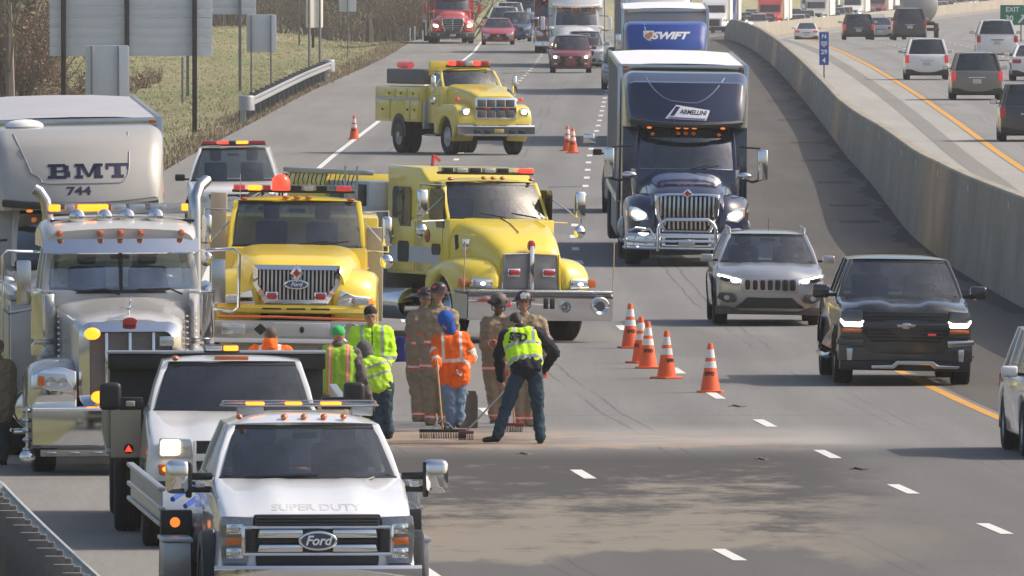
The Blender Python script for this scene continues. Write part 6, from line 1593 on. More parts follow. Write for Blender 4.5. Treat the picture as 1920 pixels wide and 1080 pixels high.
# ------------------------------------------------------------------ people: capsules fused into one continuous surface
def fuse(name, caps, voxel=.012, smooth=4, fold=0.0):
    """caps: (p0, r0, p1, r1) tapered capsules or ('e', centre, (rx, ry, rz)) ellipsoids -> one closed skin"""
    mb = MB()
    for c in caps:
        if c[0] == 'e': mb.ball(c[1], c[2], 14, 10); continue
        p0, r0, p1, r1 = Vector(c[0]), c[1], Vector(c[2]), c[3]
        n = 10 if max(r0, r1) > .03 else 6
        d = p1 - p0
        if d.length < 1e-4: mb.ball(p0, r0, n, 8); continue
        d.normalize(); pts = []; rad = []
        for k in range(4): a = R(90 - 28 * k); pts.append(p0 - d * r0 * math.sin(a)); rad.append(max(.0008, r0 * math.cos(a)))
        for k in range(4): a = R(6 + 28 * k); pts.append(p1 + d * r1 * math.sin(a)); rad.append(max(.0008, r1 * math.cos(a)))
        mb.tube(pts, rad, n)
    me = mb.mesh(name)
    o = bpy.data.objects.new('tmp', me); COL.objects.link(o)
    m = o.modifiers.new('r', 'REMESH'); m.mode = 'VOXEL'; m.voxel_size = voxel; m.use_smooth_shade = True
    if smooth:
        s_ = o.modifiers.new('s', 'SMOOTH'); s_.iterations = smooth; s_.factor = .5
    dg = bpy.context.evaluated_depsgraph_get()
    out = bpy.data.meshes.new_from_object(o.evaluated_get(dg)); out.name = name
    bpy.data.objects.remove(o); bpy.data.meshes.remove(me)
    if fold:
        from mathutils import noise as _n
        sd_ = Vector((random.random() * 50, random.random() * 50, 0)); ns = [v_.normal.copy() for v_ in out.vertices]
        for v_, n_ in zip(out.vertices, ns):
            c = v_.co; k = _n.noise(Vector((c.x * 7, c.y * 7, c.z * 11)) + sd_) + .6 * (1 - abs(_n.noise(Vector((c.x * 9 + c.z * 6, c.y * 9, c.z * 13 - c.x * 7)) + sd_)) * 3)
            v_.co = c + n_ * k * fold
    for p in out.polygons: p.use_smooth = True
    return out
def suit_attr(me, f):
    a = me.attributes.new('suit', 'FLOAT_VECTOR', 'POINT')
    co = [v.co for v in me.vertices]
    flat = []
    for c in co: flat += list(f(c))
    a.data.foreach_set('vector', flat)
def cloth_mat(name, base, bands=(), rough=.85, var=.14, soft=.004, fold=.9):
    """bands: (component 0 lateral 1 height 2 limb, lo, hi, colour, gate) gate 't' torso only, 'a' limb only; lateral uses |x|"""
    if name in MATS: return MATS[name]
    m, nt, o = _new(name)
    b = N(nt, 'ShaderNodeBsdfPrincipled'); b.inputs['Roughness'].default_value = rough; b.inputs['Specular IOR Level'].default_value = .2
    tc = N(nt, 'ShaderNodeTexCoord'); P = tc.outputs['Object']
    nz = noise_n(nt, P, 7, 5, .6); col = mixc(nt, nz, [c * (1 - var) for c in base], [min(1, c * (1 + var)) for c in base])
    at = N(nt, 'ShaderNodeAttribute'); at.attribute_name = 'suit'
    sp = N(nt, 'ShaderNodeSeparateXYZ'); L(nt, at.outputs['Vector'], sp.inputs[0])
    for bd in bands:
        comp, lo, hi, c, gate = bd[:5]
        v_ = sp.outputs[comp]
        if comp == 0: v_ = mth(nt, 'ABSOLUTE', v_)
        w = mth(nt, 'MULTIPLY', mth(nt, 'GREATER_THAN', v_, lo), mth(nt, 'LESS_THAN', v_, hi))
        if gate == 't': w = mth(nt, 'MULTIPLY', w, mth(nt, 'LESS_THAN', sp.outputs[2], 0.0))
        if len(bd) > 5: w = mth(nt, 'MULTIPLY', w, mth(nt, 'MULTIPLY', mth(nt, 'GREATER_THAN', sp.outputs[1], bd[5]), mth(nt, 'LESS_THAN', sp.outputs[1], bd[6])))
        col = mixc(nt, w, col, c)
    L(nt, col, b.inputs['Base Color'])
    bp = N(nt, 'ShaderNodeBump'); bp.inputs['Strength'].default_value = fold; bp.inputs['Distance'].default_value = .05
    L(nt, noise_n(nt, P, 5.5, 3, .5, (1, 1, .6)), bp.inputs['Height']); L(nt, bp.outputs[0], b.inputs['Normal'])
    L(nt, b.outputs[0], o.inputs['Surface']); MATS[name] = m
    return m
SKIN = mat('skin', (.42, .22, .15), rough=.55, var=.12)
SKIN_D = mat('brown_skin', (.13, .065, .04), rough=.5, var=.12)
HAIR = mat('dark_hair', (.035, .025, .02), rough=.7, var=.3)
BOOT = mat('black_boot', (.02, .018, .016), rough=.6, var=.3)
TANSUIT = (.29, .225, .15)
ORG = (.75, .12, .03); SLV = (.62, .62, .60); LIME = (.50, .85, .04)
def hand_caps(w, d, n, side, grip=.5):
    """palm and five bent fingers; w wrist, d forearm direction, n palm normal"""
    d = d.normalized(); n = (n - d * n.dot(d)).normalized(); s = d.cross(n) * side; c = []
    c.append((w, .026, w + d * .05, .032)); c.append((w + d * .03 + s * .018, .020, w + d * .085 + s * .026, .019)); c.append((w + d * .03 - s * .018, .020, w + d * .085 - s * .026, .019))
    for k, (off, ln) in enumerate(((.033, .064), (.011, .076), (-.011, .071), (-.033, .056))):
        a = w + d * .09 + s * off; b1 = a + (d * math.cos(grip) + n * math.sin(grip)) * ln * .5; b2 = b1 + (d * math.cos(grip * 2.3) + n * math.sin(grip * 2.3)) * ln * .5
        c += [(a, .0105, b1, .0095), (b1, .0095, b2, .008)]
    a = w + d * .03 + s * .030; b1 = a + (d * .6 + s * .8) * .035; b2 = b1 + (d * .9 + n * .5).normalized() * .03
    return c + [(a, .013, b1, .011), (b1, .011, b2, .009)]
def person(label, px, gy, J, face, top, bottom, hat=None, skin=SKIN, glove=None, bulk=1.0, hair=HAIR, vest=None, sleeve=None, topz=None, hatm=None, long_coat=False, seated=False, group=None, visible_legs=True, loose=1.0):
    """J: joints as (photo x, photo y, depth); face: -1 towards the camera, 1 away, or a direction (x, y, z)"""
    v = Veh('person', label, 'person', px, gy, th=0, group=group); t = v.t
    P = {}
    for k, q in J.items():
        if k == 'shieldm' or k.startswith('toe') or k.startswith('palm'): continue
        dy = q[2] if len(q) > 2 else 0.0
        a = v.P(q[0], q[1], dy); P[k] = Vector((a[0], dy, a[1]))
    fd = Vector(face) if not isinstance(face, (int, float)) else Vector((0, face, 0)); fd.normalize()
    h, nk, pl = P['head'], P['neck'], P['pelvis']
    ax = (nk - pl).normalized(); lat = (P['shR'] - P['shL']).normalized(); fw = lat.cross(ax)
    hipw = .095; P['hipL'] = P.get('hipL', pl - lat * hipw - ax * .02); P['hipR'] = P.get('hipR', pl + lat * hipw - ax * .02)
    up = (h - nk).normalized(); hs = fd.cross(up).normalized(); ff = (fd - up * fd.dot(up)).normalized()
    c = [('e', h + up * .02, (.077, .092 if abs(fd.y) > .6 else .08, .105)), (h - up * .05 + ff * .025, .05, h - up * .07 + ff * .035, .042), (nk - ax * .03, .055, h - up * .05, .052)]
    c += [(h + ff * .088 + up * .02, .008, h + ff * .103 - up * .012, .013), (h + ff * .075 + up * .035 - hs * .03, .016, h + ff * .075 + up * .035 + hs * .03, .016)]
    c += [(h + hs * s_ * .078 + up * .015, .010, h + hs * s_ * .082 - up * .02, .008) for s_ in (-1, 1)]
    c += [(h + ff * .085 - up * .045 - hs * .018, .008, h + ff * .085 - up * .045 + hs * .018, .008)]
    sw = .055
    c += [(P['shL'], .062, P['shR'], .062), (nk, .06, nk - ax * .1, .11), (nk - ax * .12 - lat * .09, .105, pl + ax * .08 - lat * .05, .09), (nk - ax * .12 + lat * .09, .105, pl + ax * .08 + lat * .05, .09), (P['hipL'], .10, P['hipR'], .10)]
    for s_, S_ in ((-1, 'L'), (1, 'R')):
        c += [(P['sh' + S_], .058, P['el' + S_], .042), (P['el' + S_], .042, P['wr' + S_], .028)]
        fdr = P['wr' + S_] - P['el' + S_]
        c += hand_caps(P['wr' + S_], fdr, P.get('palm' + S_, ff), s_, .6)
        if visible_legs:
            c += [(P['hip' + S_], .088, P['kn' + S_], .056), (P['kn' + S_], .056, P['an' + S_], .038)]
            td = J.get('toe' + S_, Vector((fd.x * .6 + s_ * .15, fd.y, 0))); td = Vector(td).normalized(); P['t' + S_] = td
            c += [(P['an' + S_] - Vector((0, 0, .03)), .036, P['an' + S_] + td * .15 - Vector((0, 0, .055)), .028)]
    body = link('body', fuse('body', c, .011, 2), t, skin if glove is None else skin)
    eyes = MB()
    for s_ in (-1, 1): eyes.ball(h + ff * .083 + up * .022 + hs * s_ * .031, .0115, 8, 6)
    part('eyes', eyes, BLACK, t)
    if glove:
        for s_, S_ in ((-1, 'L'), (1, 'R')):
            gc = [(a, r0 * 1.25, b, r1 * 1.25) for a, r0, b, r1 in hand_caps(P['wr' + S_], P['wr' + S_] - P['el' + S_], P.get('palm' + S_, ff), s_, .6)]
            gc.append((P['wr' + S_] - (P['wr' + S_] - P['el' + S_]).normalized() * .05, .042, P['wr' + S_], .040))
            link('glove', fuse('glove', gc, .009, 1), t, glove)
    # upper garment
    k = bulk * 1.06; loose *= 1.14
    c = [(P['shL'] - ax * .01, .085 * k, P['shR'] - ax * .01, .085 * k), (nk - ax * .02, .075, nk - ax * .12, .13 * k)]
    if hat != 'beanie' or True: c += [(nk - ax * .05, .085, nk + ax * .015 - ff * .01, .072)]
    if topz: c += [(nk - ax * .06 - ff * .06, .11, nk + ax * .03 - ff * .06, .10)]
    hem = pl - ax * (.06 if long_coat else .02)
    c += [(nk - ax * .13 - lat * .10, .125 * k, hem - lat * .075, .118 * k), (nk - ax * .13 + lat * .10, .125 * k, hem + lat * .075, .118 * k), (nk - ax * .16, .13 * k, hem, .13 * k)]
    for S_ in 'LR':
        w_ = P['wr' + S_] - (P['wr' + S_] - P['el' + S_]).normalized() * .01
        c += [(P['sh' + S_], .085 * k, P['el' + S_], .066 * k), (P['el' + S_], .066 * k, w_, .050 * k)]
        me_ = (P['sh' + S_] + P['el' + S_]) / 2
    me = fuse('top', c, .014, 4, .016)
    def att(p):
        u = (p - pl).dot(ax); l = (p - pl).dot(lat); best = -1.0
        dt = abs(l) - .17 * k
        for S_ in 'LR':
            for q, (a, b) in enumerate(((P['sh' + S_], P['el' + S_]), (P['el' + S_], P['wr' + S_]))):
                d_ = b - a; tt = max(0, min(1, (p - a).dot(d_) / d_.length_squared)); ds = (p - a - d_ * tt).length
                core = (p - (pl + ax * u)).length
                if ds < .10 * k and (core > .185 * k or ds < core * .42): best = max(best, (q + tt) / 2)
        return (l, u, best)
    suit_attr(me, att)
    link('jacket', me, t, top)
    if vest:
        c2 = [(P['shL'] * .82 + P['shR'] * .18 - ax * .0, .088 * k, P['shR'] * .82 + P['shL'] * .18, .088 * k), (nk - ax * .13 - lat * .10, .140 * k, pl + ax * .10 - lat * .085, .135 * k), (nk - ax * .13 + lat * .10, .140 * k, pl + ax * .10 + lat * .085, .135 * k), (nk - ax * .16, .145 * k, pl + ax * .1, .145 * k)]
        me = fuse('vest', c2, .014, 3, .007); suit_attr(me, lambda p: ((p - pl).dot(lat), (p - pl).dot(ax), -1.0)); link('vest', me, t, vest)
    if visible_legs:
        c = [(P['hipL'], .105, P['hipR'], .105), (pl + ax * .06 - lat * .04, .11, pl + ax * .06 + lat * .04, .11)]
        for S_ in 'LR':
            an = P['an' + S_] + (P['kn' + S_] - P['an' + S_]).normalized() * .03
            c += [(P['hip' + S_], .098 * loose, P['kn' + S_], .078 * loose), (P['kn' + S_], .074 * loose, an, .064 * loose)]
        me = fuse('trousers', c, .014, 4, .015)
        def at2(p):
            b_ = 0.0
            for S_ in 'LR':
                a, b = P['kn' + S_], P['an' + S_]; d_ = b - a; tt = (p - a).dot(d_) / d_.length_squared
                if (p - a - d_ * max(0, min(1, tt))).length < .13 and tt > 0: b_ = max(b_, tt)
            return (0, 0, b_)
        suit_attr(me, at2); link('trousers', me, t, bottom)
        for S_ in 'LR':
            a = P['an' + S_]; td = P['t' + S_]
            me = fuse('boot', [(a + Vector((0, 0, .04)), .052, a - Vector((0, 0, .03)), .050), (a - Vector((0, 0, .03)), .046, a + td * .16 - Vector((0, 0, .05)), .036)], .010, 2); link('boot', me, t, BOOT)
    # head gear
    if hat == 'helmet':
        hh = h + up * .055; q = MB()
        M = Matrix(((hs.x, ff.x, up.x), (hs.y, ff.y, up.y), (hs.z, ff.z, up.z)))
        def place(mb_):
            mb_.v = [tuple(hh + M @ Vector(x)) for x in mb_.v]; return mb_
        q.lathe([(.0, .125), (.05, .115), (.09, .085), (.112, .04), (.118, .0), (.100, -.005)], (0, 0, 0), axis='z', n=22); q = place(q); ho = part('helmet', q, hatm or BLACK, t)
        q = MB(); q.add([(x * (1.05 if y < 0 else 1), y, z) for x, y, z in [((.115 + .045) * math.cos(a), (.115 + (.095 if math.sin(a) < -.3 else .045)) * math.sin(a), -.008 - .02 * (math.sin(a) < -.3)) for a in np.linspace(0, 2 * math.pi, 25)[:-1]]] + [(.105 * math.cos(a), .105 * math.sin(a), .015) for a in np.linspace(0, 2 * math.pi, 25)[:-1]], [(i, (i + 1) % 24, (i + 1) % 24 + 24, i + 24) for i in range(24)]); q = place(q); part('brim', q, BLACK, ho)
        q = MB(bevel=.004); q.prism([(-.035, .0), (.035, .0), (.045, .07), (.0, .10), (-.045, .07)], .105, .115); q = place(q); part('helmet_shield', q, J.get('shieldm', WHITEP), ho)
        q = MB(); q.box((-.112, .02, .03), (.012, .07, .035)); q.box((.112, .02, .03), (.012, .07, .035)); q.box((-.06, -.09, .05), (.05, .02, .04)); q.box((.06, -.09, .05), (.05, .02, .04)); q = place(q); part('reflective_tab', q, mat('fluorescent_red', (.7, .08, .05), rough=.4), ho)
        q = MB(); q.tube([h + hs * .095 + up * .03, h + hs * .085 - up * .05 + ff * .03, h - up * .115 + ff * .04, h - hs * .085 - up * .05 + ff * .03, h - hs * .095 + up * .03], .009, 5); part('chin_strap', q, BLACK, ho)
    elif hat == 'beanie':
        link('beanie', fuse('beanie', [('e', h + up * .065 - ff * .012, (.088, .098, .088))], .012, 3), t, hatm)
    elif hat == 'cap':
        co = link('cap', fuse('cap', [('e', h + up * .05, (.092, .100, .085))], .010, 3), t, hatm)
        q = MB(bevel=.004); q.ball(h + up * .045 + ff * .12, (.07, .07, .010), 12, 6); part('peak', q, hatm, co)
    elif hat == 'hood':
        link('hood', fuse('hood', [('e', h + up * .03 - ff * .02, (.115, .118, .125)), (h - up * .06 - ff * .02, .095, nk + up * .0, .085)], .013, 4), t, hatm)
    else:
        link('hair', fuse('hair', [('e', h + up * .045 - ff * .018, (.084, .094, .090)), (h + up * .01 - ff * .05, .06, h - up * .03 - ff * .045, .055)], .011, 2), t, hair)
    return v, P
TURN = cloth_mat('turnout_coat', TANSUIT, [(1, .30, .375, ORG, 't'), (1, .322, .352, SLV, 't'), (1, -.02, .05, ORG, 't'), (1, .0, .03, SLV, 't'), (2, .82, .95, ORG, ''), (2, .86, .91, SLV, ''), (2, .34, .44, ORG, '')])
TURNL = cloth_mat('turnout_trousers', TANSUIT, [(2, .62, .84, ORG, ''), (2, .69, .77, SLV, '')])
JEANS_L = cloth_mat('light_jeans', (.15, .22, .32)); JEANS_D = cloth_mat('dark_jeans', (.035, .06, .085)); DARKT = cloth_mat('dark_trousers', (.02, .025, .04)); BROWNT = cloth_mat('grey_brown_trousers', (.11, .095, .085))
JLIME = cloth_mat('lime_jacket', LIME, [(1, .16, .215, (.33, .34, .32), ''), (0, .115, .155, (.40, .42, .40), 't', .2, .9), (0, -.01, .008, (.02, .03, .01), 't'), (2, .80, .88, (.33, .34, .32), '')])
JORG = cloth_mat('orange_jacket', (.95, .15, .02), [(1, .17, .22, (.70, .62, .56), 't'), (0, .10, .14, (.70, .62, .56), 't', .2, .9), (2, .45, .54, (.70, .62, .56), ''), (2, .76, .85, (.70, .62, .56), '')])
JBLK = cloth_mat('black_sweater', (.02, .02, .028)); JGREY = cloth_mat('grey_brown_sweater', (.13, .11, .10)); JTAN = cloth_mat('tan_coat', (.26, .20, .12))
VSFD = cloth_mat('lime_vest', (.55, .92, .03), [(1, .26, .31, (.40, .42, .40), ''), (1, .04, .09, (.40, .42, .40), ''), (0, .10, .14, (.40, .42, .40), 't', .3, .9)])
VGRN = cloth_mat('green_mesh_vest', (.30, .52, .05), [(0, .085, .145, (.80, .22, .10), 't'), (0, .105, .125, (.62, .5, .42), 't')], rough=.95)
SLIME = cloth_mat('lime_shirt', (.50, .80, .06), [(1, .22, .255, (.36, .38, .34), ''), (1, .09, .125, (.36, .38, .34), '')])
# firefighters, left pair seen from behind
person('firefighter in tan turnout coat seen from behind, black helmet with green tab', 815, 798,
       dict(head=(822, 553), neck=(820, 577), shL=(797, 592), shR=(846, 592), elL=(791, 640, -.05), wrL=(797, 683, .1), elR=(853, 640), wrR=(848, 683, .1), pelvis=(817, 688), knL=(808, 745), knR=(831, 745), anL=(806, 795), anR=(832, 795)),
       1, TURN, TURNL, 'helmet', glove=BOOT, bulk=1.12, long_coat=True, loose=1.05, hatm=mat('black_helmet', (.03, .03, .032), rough=.4))
person('firefighter half hidden at the left of the group, his back turned', 786, 791,
       dict(head=(797, 562), neck=(794, 582), shL=(776, 598), shR=(812, 596), elL=(772, 645, -.05), wrL=(776, 686, .1), elR=(815, 645), wrR=(812, 686, .1), pelvis=(790, 690), knL=(783, 745), knR=(800, 745), anL=(783, 787), anR=(800, 787)),
       (.5, 1, 0), TURN, TURNL, 'helmet', glove=BOOT, bulk=1.08, long_coat=True, loose=1.1, hatm=mat('black_helmet', (.03, .03, .032), rough=.4))
# orange jacket with broom
_, PB = person('man in orange hi-vis jacket and blue hood looking down and holding a push broom', 850, 808,
       dict(head=(836, 603, -.08), neck=(845, 624), shL=(824, 638), shR=(868, 636), elL=(816, 664, -.05), wrL=(820, 684, -.25), elR=(884, 668, -.02), wrR=(866, 694, -.18), pelvis=(850, 703), knL=(843, 752, -.05), knR=(861, 752), anL=(846, 796), anR=(862, 790)),
       (-.45, -.8, -.45), JORG, JEANS_L, 'hood', bulk=1.15, long_coat=True, hatm=cloth_mat('blue_hood', (.03, .10, .42)))
person('firefighter with darker skin and scuffed helmet looking down, second from right', 934, 794,
       dict(head=(935, 572, -.06), neck=(934, 594), shL=(913, 607), shR=(957, 607), elL=(909, 648, -.05), wrL=(926, 645, -.25), elR=(959, 650), wrR=(944, 664, -.22), pelvis=(934, 692), knL=(926, 748), knR=(942, 748), anL=(927, 790), anR=(943, 790), shieldm=DARK),
       (-.1, -1, -.35), TURN, TURNL, 'helmet', skin=SKIN_D, glove=mat('red_glove', (.45, .06, .05), rough=.8), bulk=1.08, long_coat=True, loose=1.05, hatm=mat('scuffed_helmet', (.12, .10, .09), rough=.6, var=.5))
person('firefighter facing the camera in white-shielded helmet behind the vested man', 984, 800,
       dict(head=(982, 569), neck=(983, 592), shL=(957, 606), shR=(1012, 606), elL=(947, 650, -.03), wrL=(946, 692, -.1), elR=(1024, 650), wrR=(1021, 692, -.1), pelvis=(985, 692), knL=(975, 748), knR=(996, 748), anL=(974, 797), anR=(995, 797)),
       -1, TURN, TURNL, 'helmet', glove=mat('red_glove', (.45, .06, .05), rough=.8), bulk=1.15, long_coat=True, loose=1.05, hatm=mat('black_helmet', (.03, .03, .032), rough=.4))
vS, PS = person('man in lime vest lettered on the back, bending forward over a broom with legs apart', 975, 832,
       dict(head=(968, 604, .50), neck=(975, 620, .36), shL=(950, 630, .28), shR=(1008, 626, .28), elL=(935, 668, .35), wrL=(940, 712, .42), elR=(1040, 662, .25), wrR=(1018, 694, .42), pelvis=(987, 688, 0), hipL=(974, 693, 0), hipR=(1002, 693, 0), knL=(952, 756, .0), knR=(1008, 758, .0), anL=(932, 818, -.05), anR=(1013, 822, .0), toeL=Vector((-1, .1, 0)), toeR=Vector((0, 1, 0))),
       (-.2, .6, -.8), JBLK, JEANS_D, None, vest=VSFD, bulk=1.08)
vo = [o for o in vS.t.children if o.name.startswith(('vest', 'jacket'))]
x_, z_ = vS.P(972, 632, .2); q = font_mesh('SFD', .135, .009, .002); q.transform(Matrix.Translation((x_, 0, z_)) @ Matrix.Rotation(R(6), 4, 'Y'))
for w_ in q.vertices: w_.co.y = -.003 if w_.co.y < 0 else 0
subdiv(q, 2); decal(q, vo, lift=.022); q.materials.clear(); q.materials.append(BLACK); link('vest_lettering', q, vS.t)
person('man in lime hi-vis jacket and dark knit hat looking down', 700, 820,
       dict(head=(695, 594, -.03), neck=(697, 614), shL=(670, 626), shR=(722, 625), elL=(659, 664, -.05), wrL=(672, 690, -.25), elR=(733, 664), wrR=(717, 694, -.22), pelvis=(699, 698), knL=(690, 755), knR=(714, 755), anL=(690, 812), anR=(716, 812)),
       (.1, -.9, -.4), JLIME, DARKT, 'beanie', bulk=1.22, long_coat=True, hatm=cloth_mat('charcoal_knit', (.035, .03, .035)))
person('hunched worker in lime shirt and grey hood just behind the green-capped man', 712, 823,
       dict(head=(684, 660, .12), neck=(690, 672, .08), shL=(674, 683, .05), shR=(704, 681, .05), elL=(668, 715, .2), wrL=(672, 745, .2), elR=(716, 712, .15), wrR=(712, 745, .25), pelvis=(709, 722, 0), knL=(709, 772), knR=(722, 772), anL=(712, 814), anR=(730, 812)),
       (-.5, .8, -.3), SLIME, JEANS_D, 'hood', bulk=1.02, hatm=cloth_mat('grey_hood', (.12, .115, .12)))
person('man in green cap and mesh vest with orange stripes seen from behind', 632, 850,
       dict(head=(634, 630), neck=(633, 650), shL=(605, 664), shR=(663, 666), elL=(600, 705, .1), wrL=(606, 745, .2), elR=(679, 712, -.02), wrR=(692, 756, .05), pelvis=(633, 742), knL=(622, 795), knR=(644, 795), anL=(620, 840), anR=(646, 840)),
       (.15, 1, -.1), JGREY, BROWNT, 'cap', vest=VGRN, glove=mat('leather_glove', (.16, .09, .05), rough=.8), bulk=1.12, hatm=cloth_mat('green_cap', (.05, .45, .12)))
person('man with cropped hair in orange hooded top seen from behind, beyond the work truck', 505, 877,
       dict(head=(507, 633), neck=(506, 651), shL=(480, 663), shR=(533, 663), elL=(470, 712), wrL=(476, 755, .1), elR=(545, 712), wrR=(540, 755, .1), pelvis=(506, 752), knL=(497, 812), knR=(516, 812), anL=(495, 866), anR=(518, 866)),
       1, JORG, DARKT, None, bulk=1.22, long_coat=True, hair=mat('grey_brown_hair', (.12, .08, .06), rough=.8), topz=1)
person('man in tan coat cut off by the left edge of the picture', -6, 872,
       dict(head=(-6, 655), neck=(-6, 675), shL=(-34, 690), shR=(14, 692), elL=(-38, 735), wrL=(-30, 776, -.1), elR=(20, 735), wrR=(13, 776, .05), pelvis=(-8, 768), knL=(-14, 815), knR=(3, 815), anL=(-16, 861), anR=(4, 861)),
       1, JTAN, cloth_mat('green_trousers', (.05, .065, .06)), 'cap', bulk=1.15, long_coat=True, hatm=cloth_mat('tan_cap', (.2, .15, .1)))
# drivers behind the windscreens
def rider(v, label, px, py, dy, shirt, skin=SKIN):
    x, z = v.P(px, py, dy); c, s_ = math.cos(v.th), math.sin(v.th)
    t = thing('person', label, 'person', (v.X + x * c - dy * s_, v.d + x * s_ + dy * c, v.z0 + z), v.th)
    ff = Vector((0, -1, 0)); 
    cp = [('e', (0, 0, 0), (.075, .09, .105)), (Vector((0, -.02, -.06)), .05, Vector((0, -.02, -.08)), .04), (Vector((0, .01, -.2)), .055, Vector((0, 0, -.05)), .05), (Vector((0, -.09, .0)), .01, Vector((0, -.10, -.02)), .012), (Vector((-.17, .03, -.25)), .06, Vector((.17, .03, -.25)), .06), (Vector((0, .03, -.26)), .12, Vector((0, .05, -.55)), .13)]
    for s in (-1, 1):
        a, b, w = Vector((s * .19, .02, -.27)), Vector((s * .24, -.15, -.46)), Vector((s * .14, -.40, -.36)); cp += [(a, .055, b, .042), (b, .042, w, .03)] + hand_caps(w, w - b, Vector((0, 0, -1)), s, .9)
    link('body', fuse('body', cp, .014, 2), t, skin)
    cp = [(Vector((-.17, .03, -.26)), .085, Vector((.17, .03, -.26)), .085), (Vector((0, .03, -.28)), .15, Vector((0, .05, -.55)), .16)]
    for s in (-1, 1):
        a, b, w = Vector((s * .19, .02, -.27)), Vector((s * .24, -.15, -.46)), Vector((s * .145, -.37, -.37)); cp += [(a, .075, b, .056), (b, .056, w, .045)]
    me = fuse('shirt', cp, .018, 2); suit_attr(me, lambda p: (0, 0, -1)); link('shirt', me, t, shirt)
    link('hair', fuse('hair', [('e', (0, .02, .035), (.085, .095, .085))], .014, 2), t, HAIR)
rider(JEEP, 'passenger on the left side of the silver crossover windscreen', 1404, 478, 1.85, cloth_mat('maroon_shirt', (.15, .04, .05)))
rider(JEEP, 'driver on the right side of the silver crossover windscreen', 1490, 483, 1.85, cloth_mat('grey_shirt', (.25, .25, .27)))
rider(DPU, 'driver behind the windscreen of the charcoal pickup', 1752, 540, 2.1, cloth_mat('pale_shirt', (.4, .38, .35)))
# tools, bucket
WOOD = mat('broom_wood', (.42, .25, .12), rough=.6, var=.2)
def broom(label, hx, hy, gx, gy, w, bm_, dy0=0.0, top=None, ang=0.0):
    v = Veh('push_broom', label, 'broom', gx, gy, th=ang); t = v.t
    q = MB(bevel=.008); q.b2(-w / 2, w / 2, -.035, .035, .08, .12); part('broom_head', q, bm_, t)
    q = MB()
    for i in range(int(w / .022)):
        for k in (-.02, .0, .02): x = -w / 2 + .012 + i * .022; q.cyl((x, k, .09), (x + random.uniform(-.006, .006), k + random.uniform(-.012, .012), .0), .006, n=4, caps=False)
    part('bristles', q, mat('bristles', (.04, .035, .03), rough=.95, var=.4), t, kind='stuff')
    x, z = v.P(hx, hy, dy0); q = MB(); q.tube([(0, 0, .11), (x * .5, dy0 * .5, (z + .11) / 2), (x, dy0, z)], .013, 8); part('handle', q, top or WOOD, t)
    if w > .5:
        q = MB(); q.tube([(-.14, 0, .12), (-.08, .0, .19), (x * .1, dy0 * .1, .24), (.08, 0, .19), (.14, 0, .12)], .007, 6); part('brace', q, ALU, t)
broom('wide black push broom with wooden handle held by the orange jacketed man', 819, 676, 830, 822, .62, BLACK, .35)
broom('narrow red push broom of the bending man in the lime vest', 950, 728, 874, 825, .20, mat('dusty_red', (.16, .05, .05), rough=.8), .25, top=mat('grey_handle', (.2, .2, .2), rough=.6))
broom('red-headed push broom standing behind the bending man', 950, 640, 965, 810, .26, mat('red_broom', (.25, .02, .02), rough=.7), .15)
v = Veh('shovel', 'upright square shovel between the orange jacketed man and the firefighters', 'shovel', 877, 803, th=10); t = v.t
q = MB(bevel=.006); rows = [[(x, .03 * math.cos(x * 14) - .02, z) for x in np.linspace(-.13 + (.03 if z > .42 else 0), .13 - (.03 if z > .42 else 0), 7)] for z in (.0, .03, .2, .42, .5)]
q.grid(rows); q.grid([[(a, b - .006, c) for a, b, c in r_] for r_ in rows], flip=True); q.bevel = 0; part('blade', q, mat('worn_shovel_steel', (.14, .12, .10), rough=.6, metal=.4, var=.4), t)
q = MB(); q.tube([(0, .0, .45), (-.10, .10, .8), (-.20, .22, 1.2)], .015, 8); part('handle', q, WOOD, t)
v = Veh('bucket', 'blue plastic bucket on the road behind the lime jacketed man', 'bucket', 752, 678, th=0); t = v.t
q = MB(); q.lathe([(0, 0), (.125, 0), (.13, .01), (.15, .36), (.158, .36), (.158, .38), (.145, .385), (.122, .02), (0, .02)], (0, 0, 0), axis='z', n=24)
for z in (.30, .33): q.lathe([(.147, z), (.157, z), (.157, z + .012), (.148, z + .012)], (0, 0, 0), axis='z', n=24)
part('pail', q, mat('blue_plastic', (.02, .03, .25), rough=.45, var=.1), t)
q = MB(); q.tube([(.155 * math.cos(a), -.02 - .10 * math.sin(a), .34 - .12 * math.sin(a)) for a in np.linspace(0, math.pi, 11)], .004, 5); part('bail', q, ALU, t)
# cones
CORG = mat('cone_orange', (.85, .11, .02), rough=.55, var=.1, dirt=.12)
CW1 = mat('cone_white_band', (.72, .72, .70), rough=.4, var=.06)
def cone_proto():
    m = {}
    q = MB(bevel=.008); q.b2(-.18, .18, -.18, .18, 0, .03); m['base'] = q.mesh('base')
    q = MB(); q.lathe([(.145, .03), (.14, .045), (.038, .69), (.030, .71), (0, .712)], (0, 0, 0), axis='z', n=24); m['cone_body'] = q.mesh('cone_body')
    rad = lambda z: .14 + (.038 - .14) * (z - .045) / (.645) + .002
    for nm, a, b in (('upper_band', .50, .62), ('lower_band', .355, .45)):
        q = MB(); q.lathe([(rad(a) - .003, a), (rad(a), a), (rad(b), b), (rad(b) - .003, b)], (0, 0, 0), axis='z', n=24); m[nm] = q.mesh(nm)
    m['base'].materials.append(CORG); m['cone_body'].materials.append(CORG); m['upper_band'].materials.append(CW1); m['lower_band'].materials.append(CW1)
    f = font_mesh('SFFD', .075, .003, .002); f.materials.clear(); f.materials.append(BLACK)
    for v_ in f.vertices:                     # wrap the stencil round the cone
        z = .27 + v_.co.z; r_ = rad(z) + .002 + (.001 if v_.co.y < 0 else 0); a = v_.co.x / r_
        v_.co = (r_ * math.sin(a), -r_ * math.cos(a), z)
    m['stencil'] = f
    return m
CP = cone_proto()
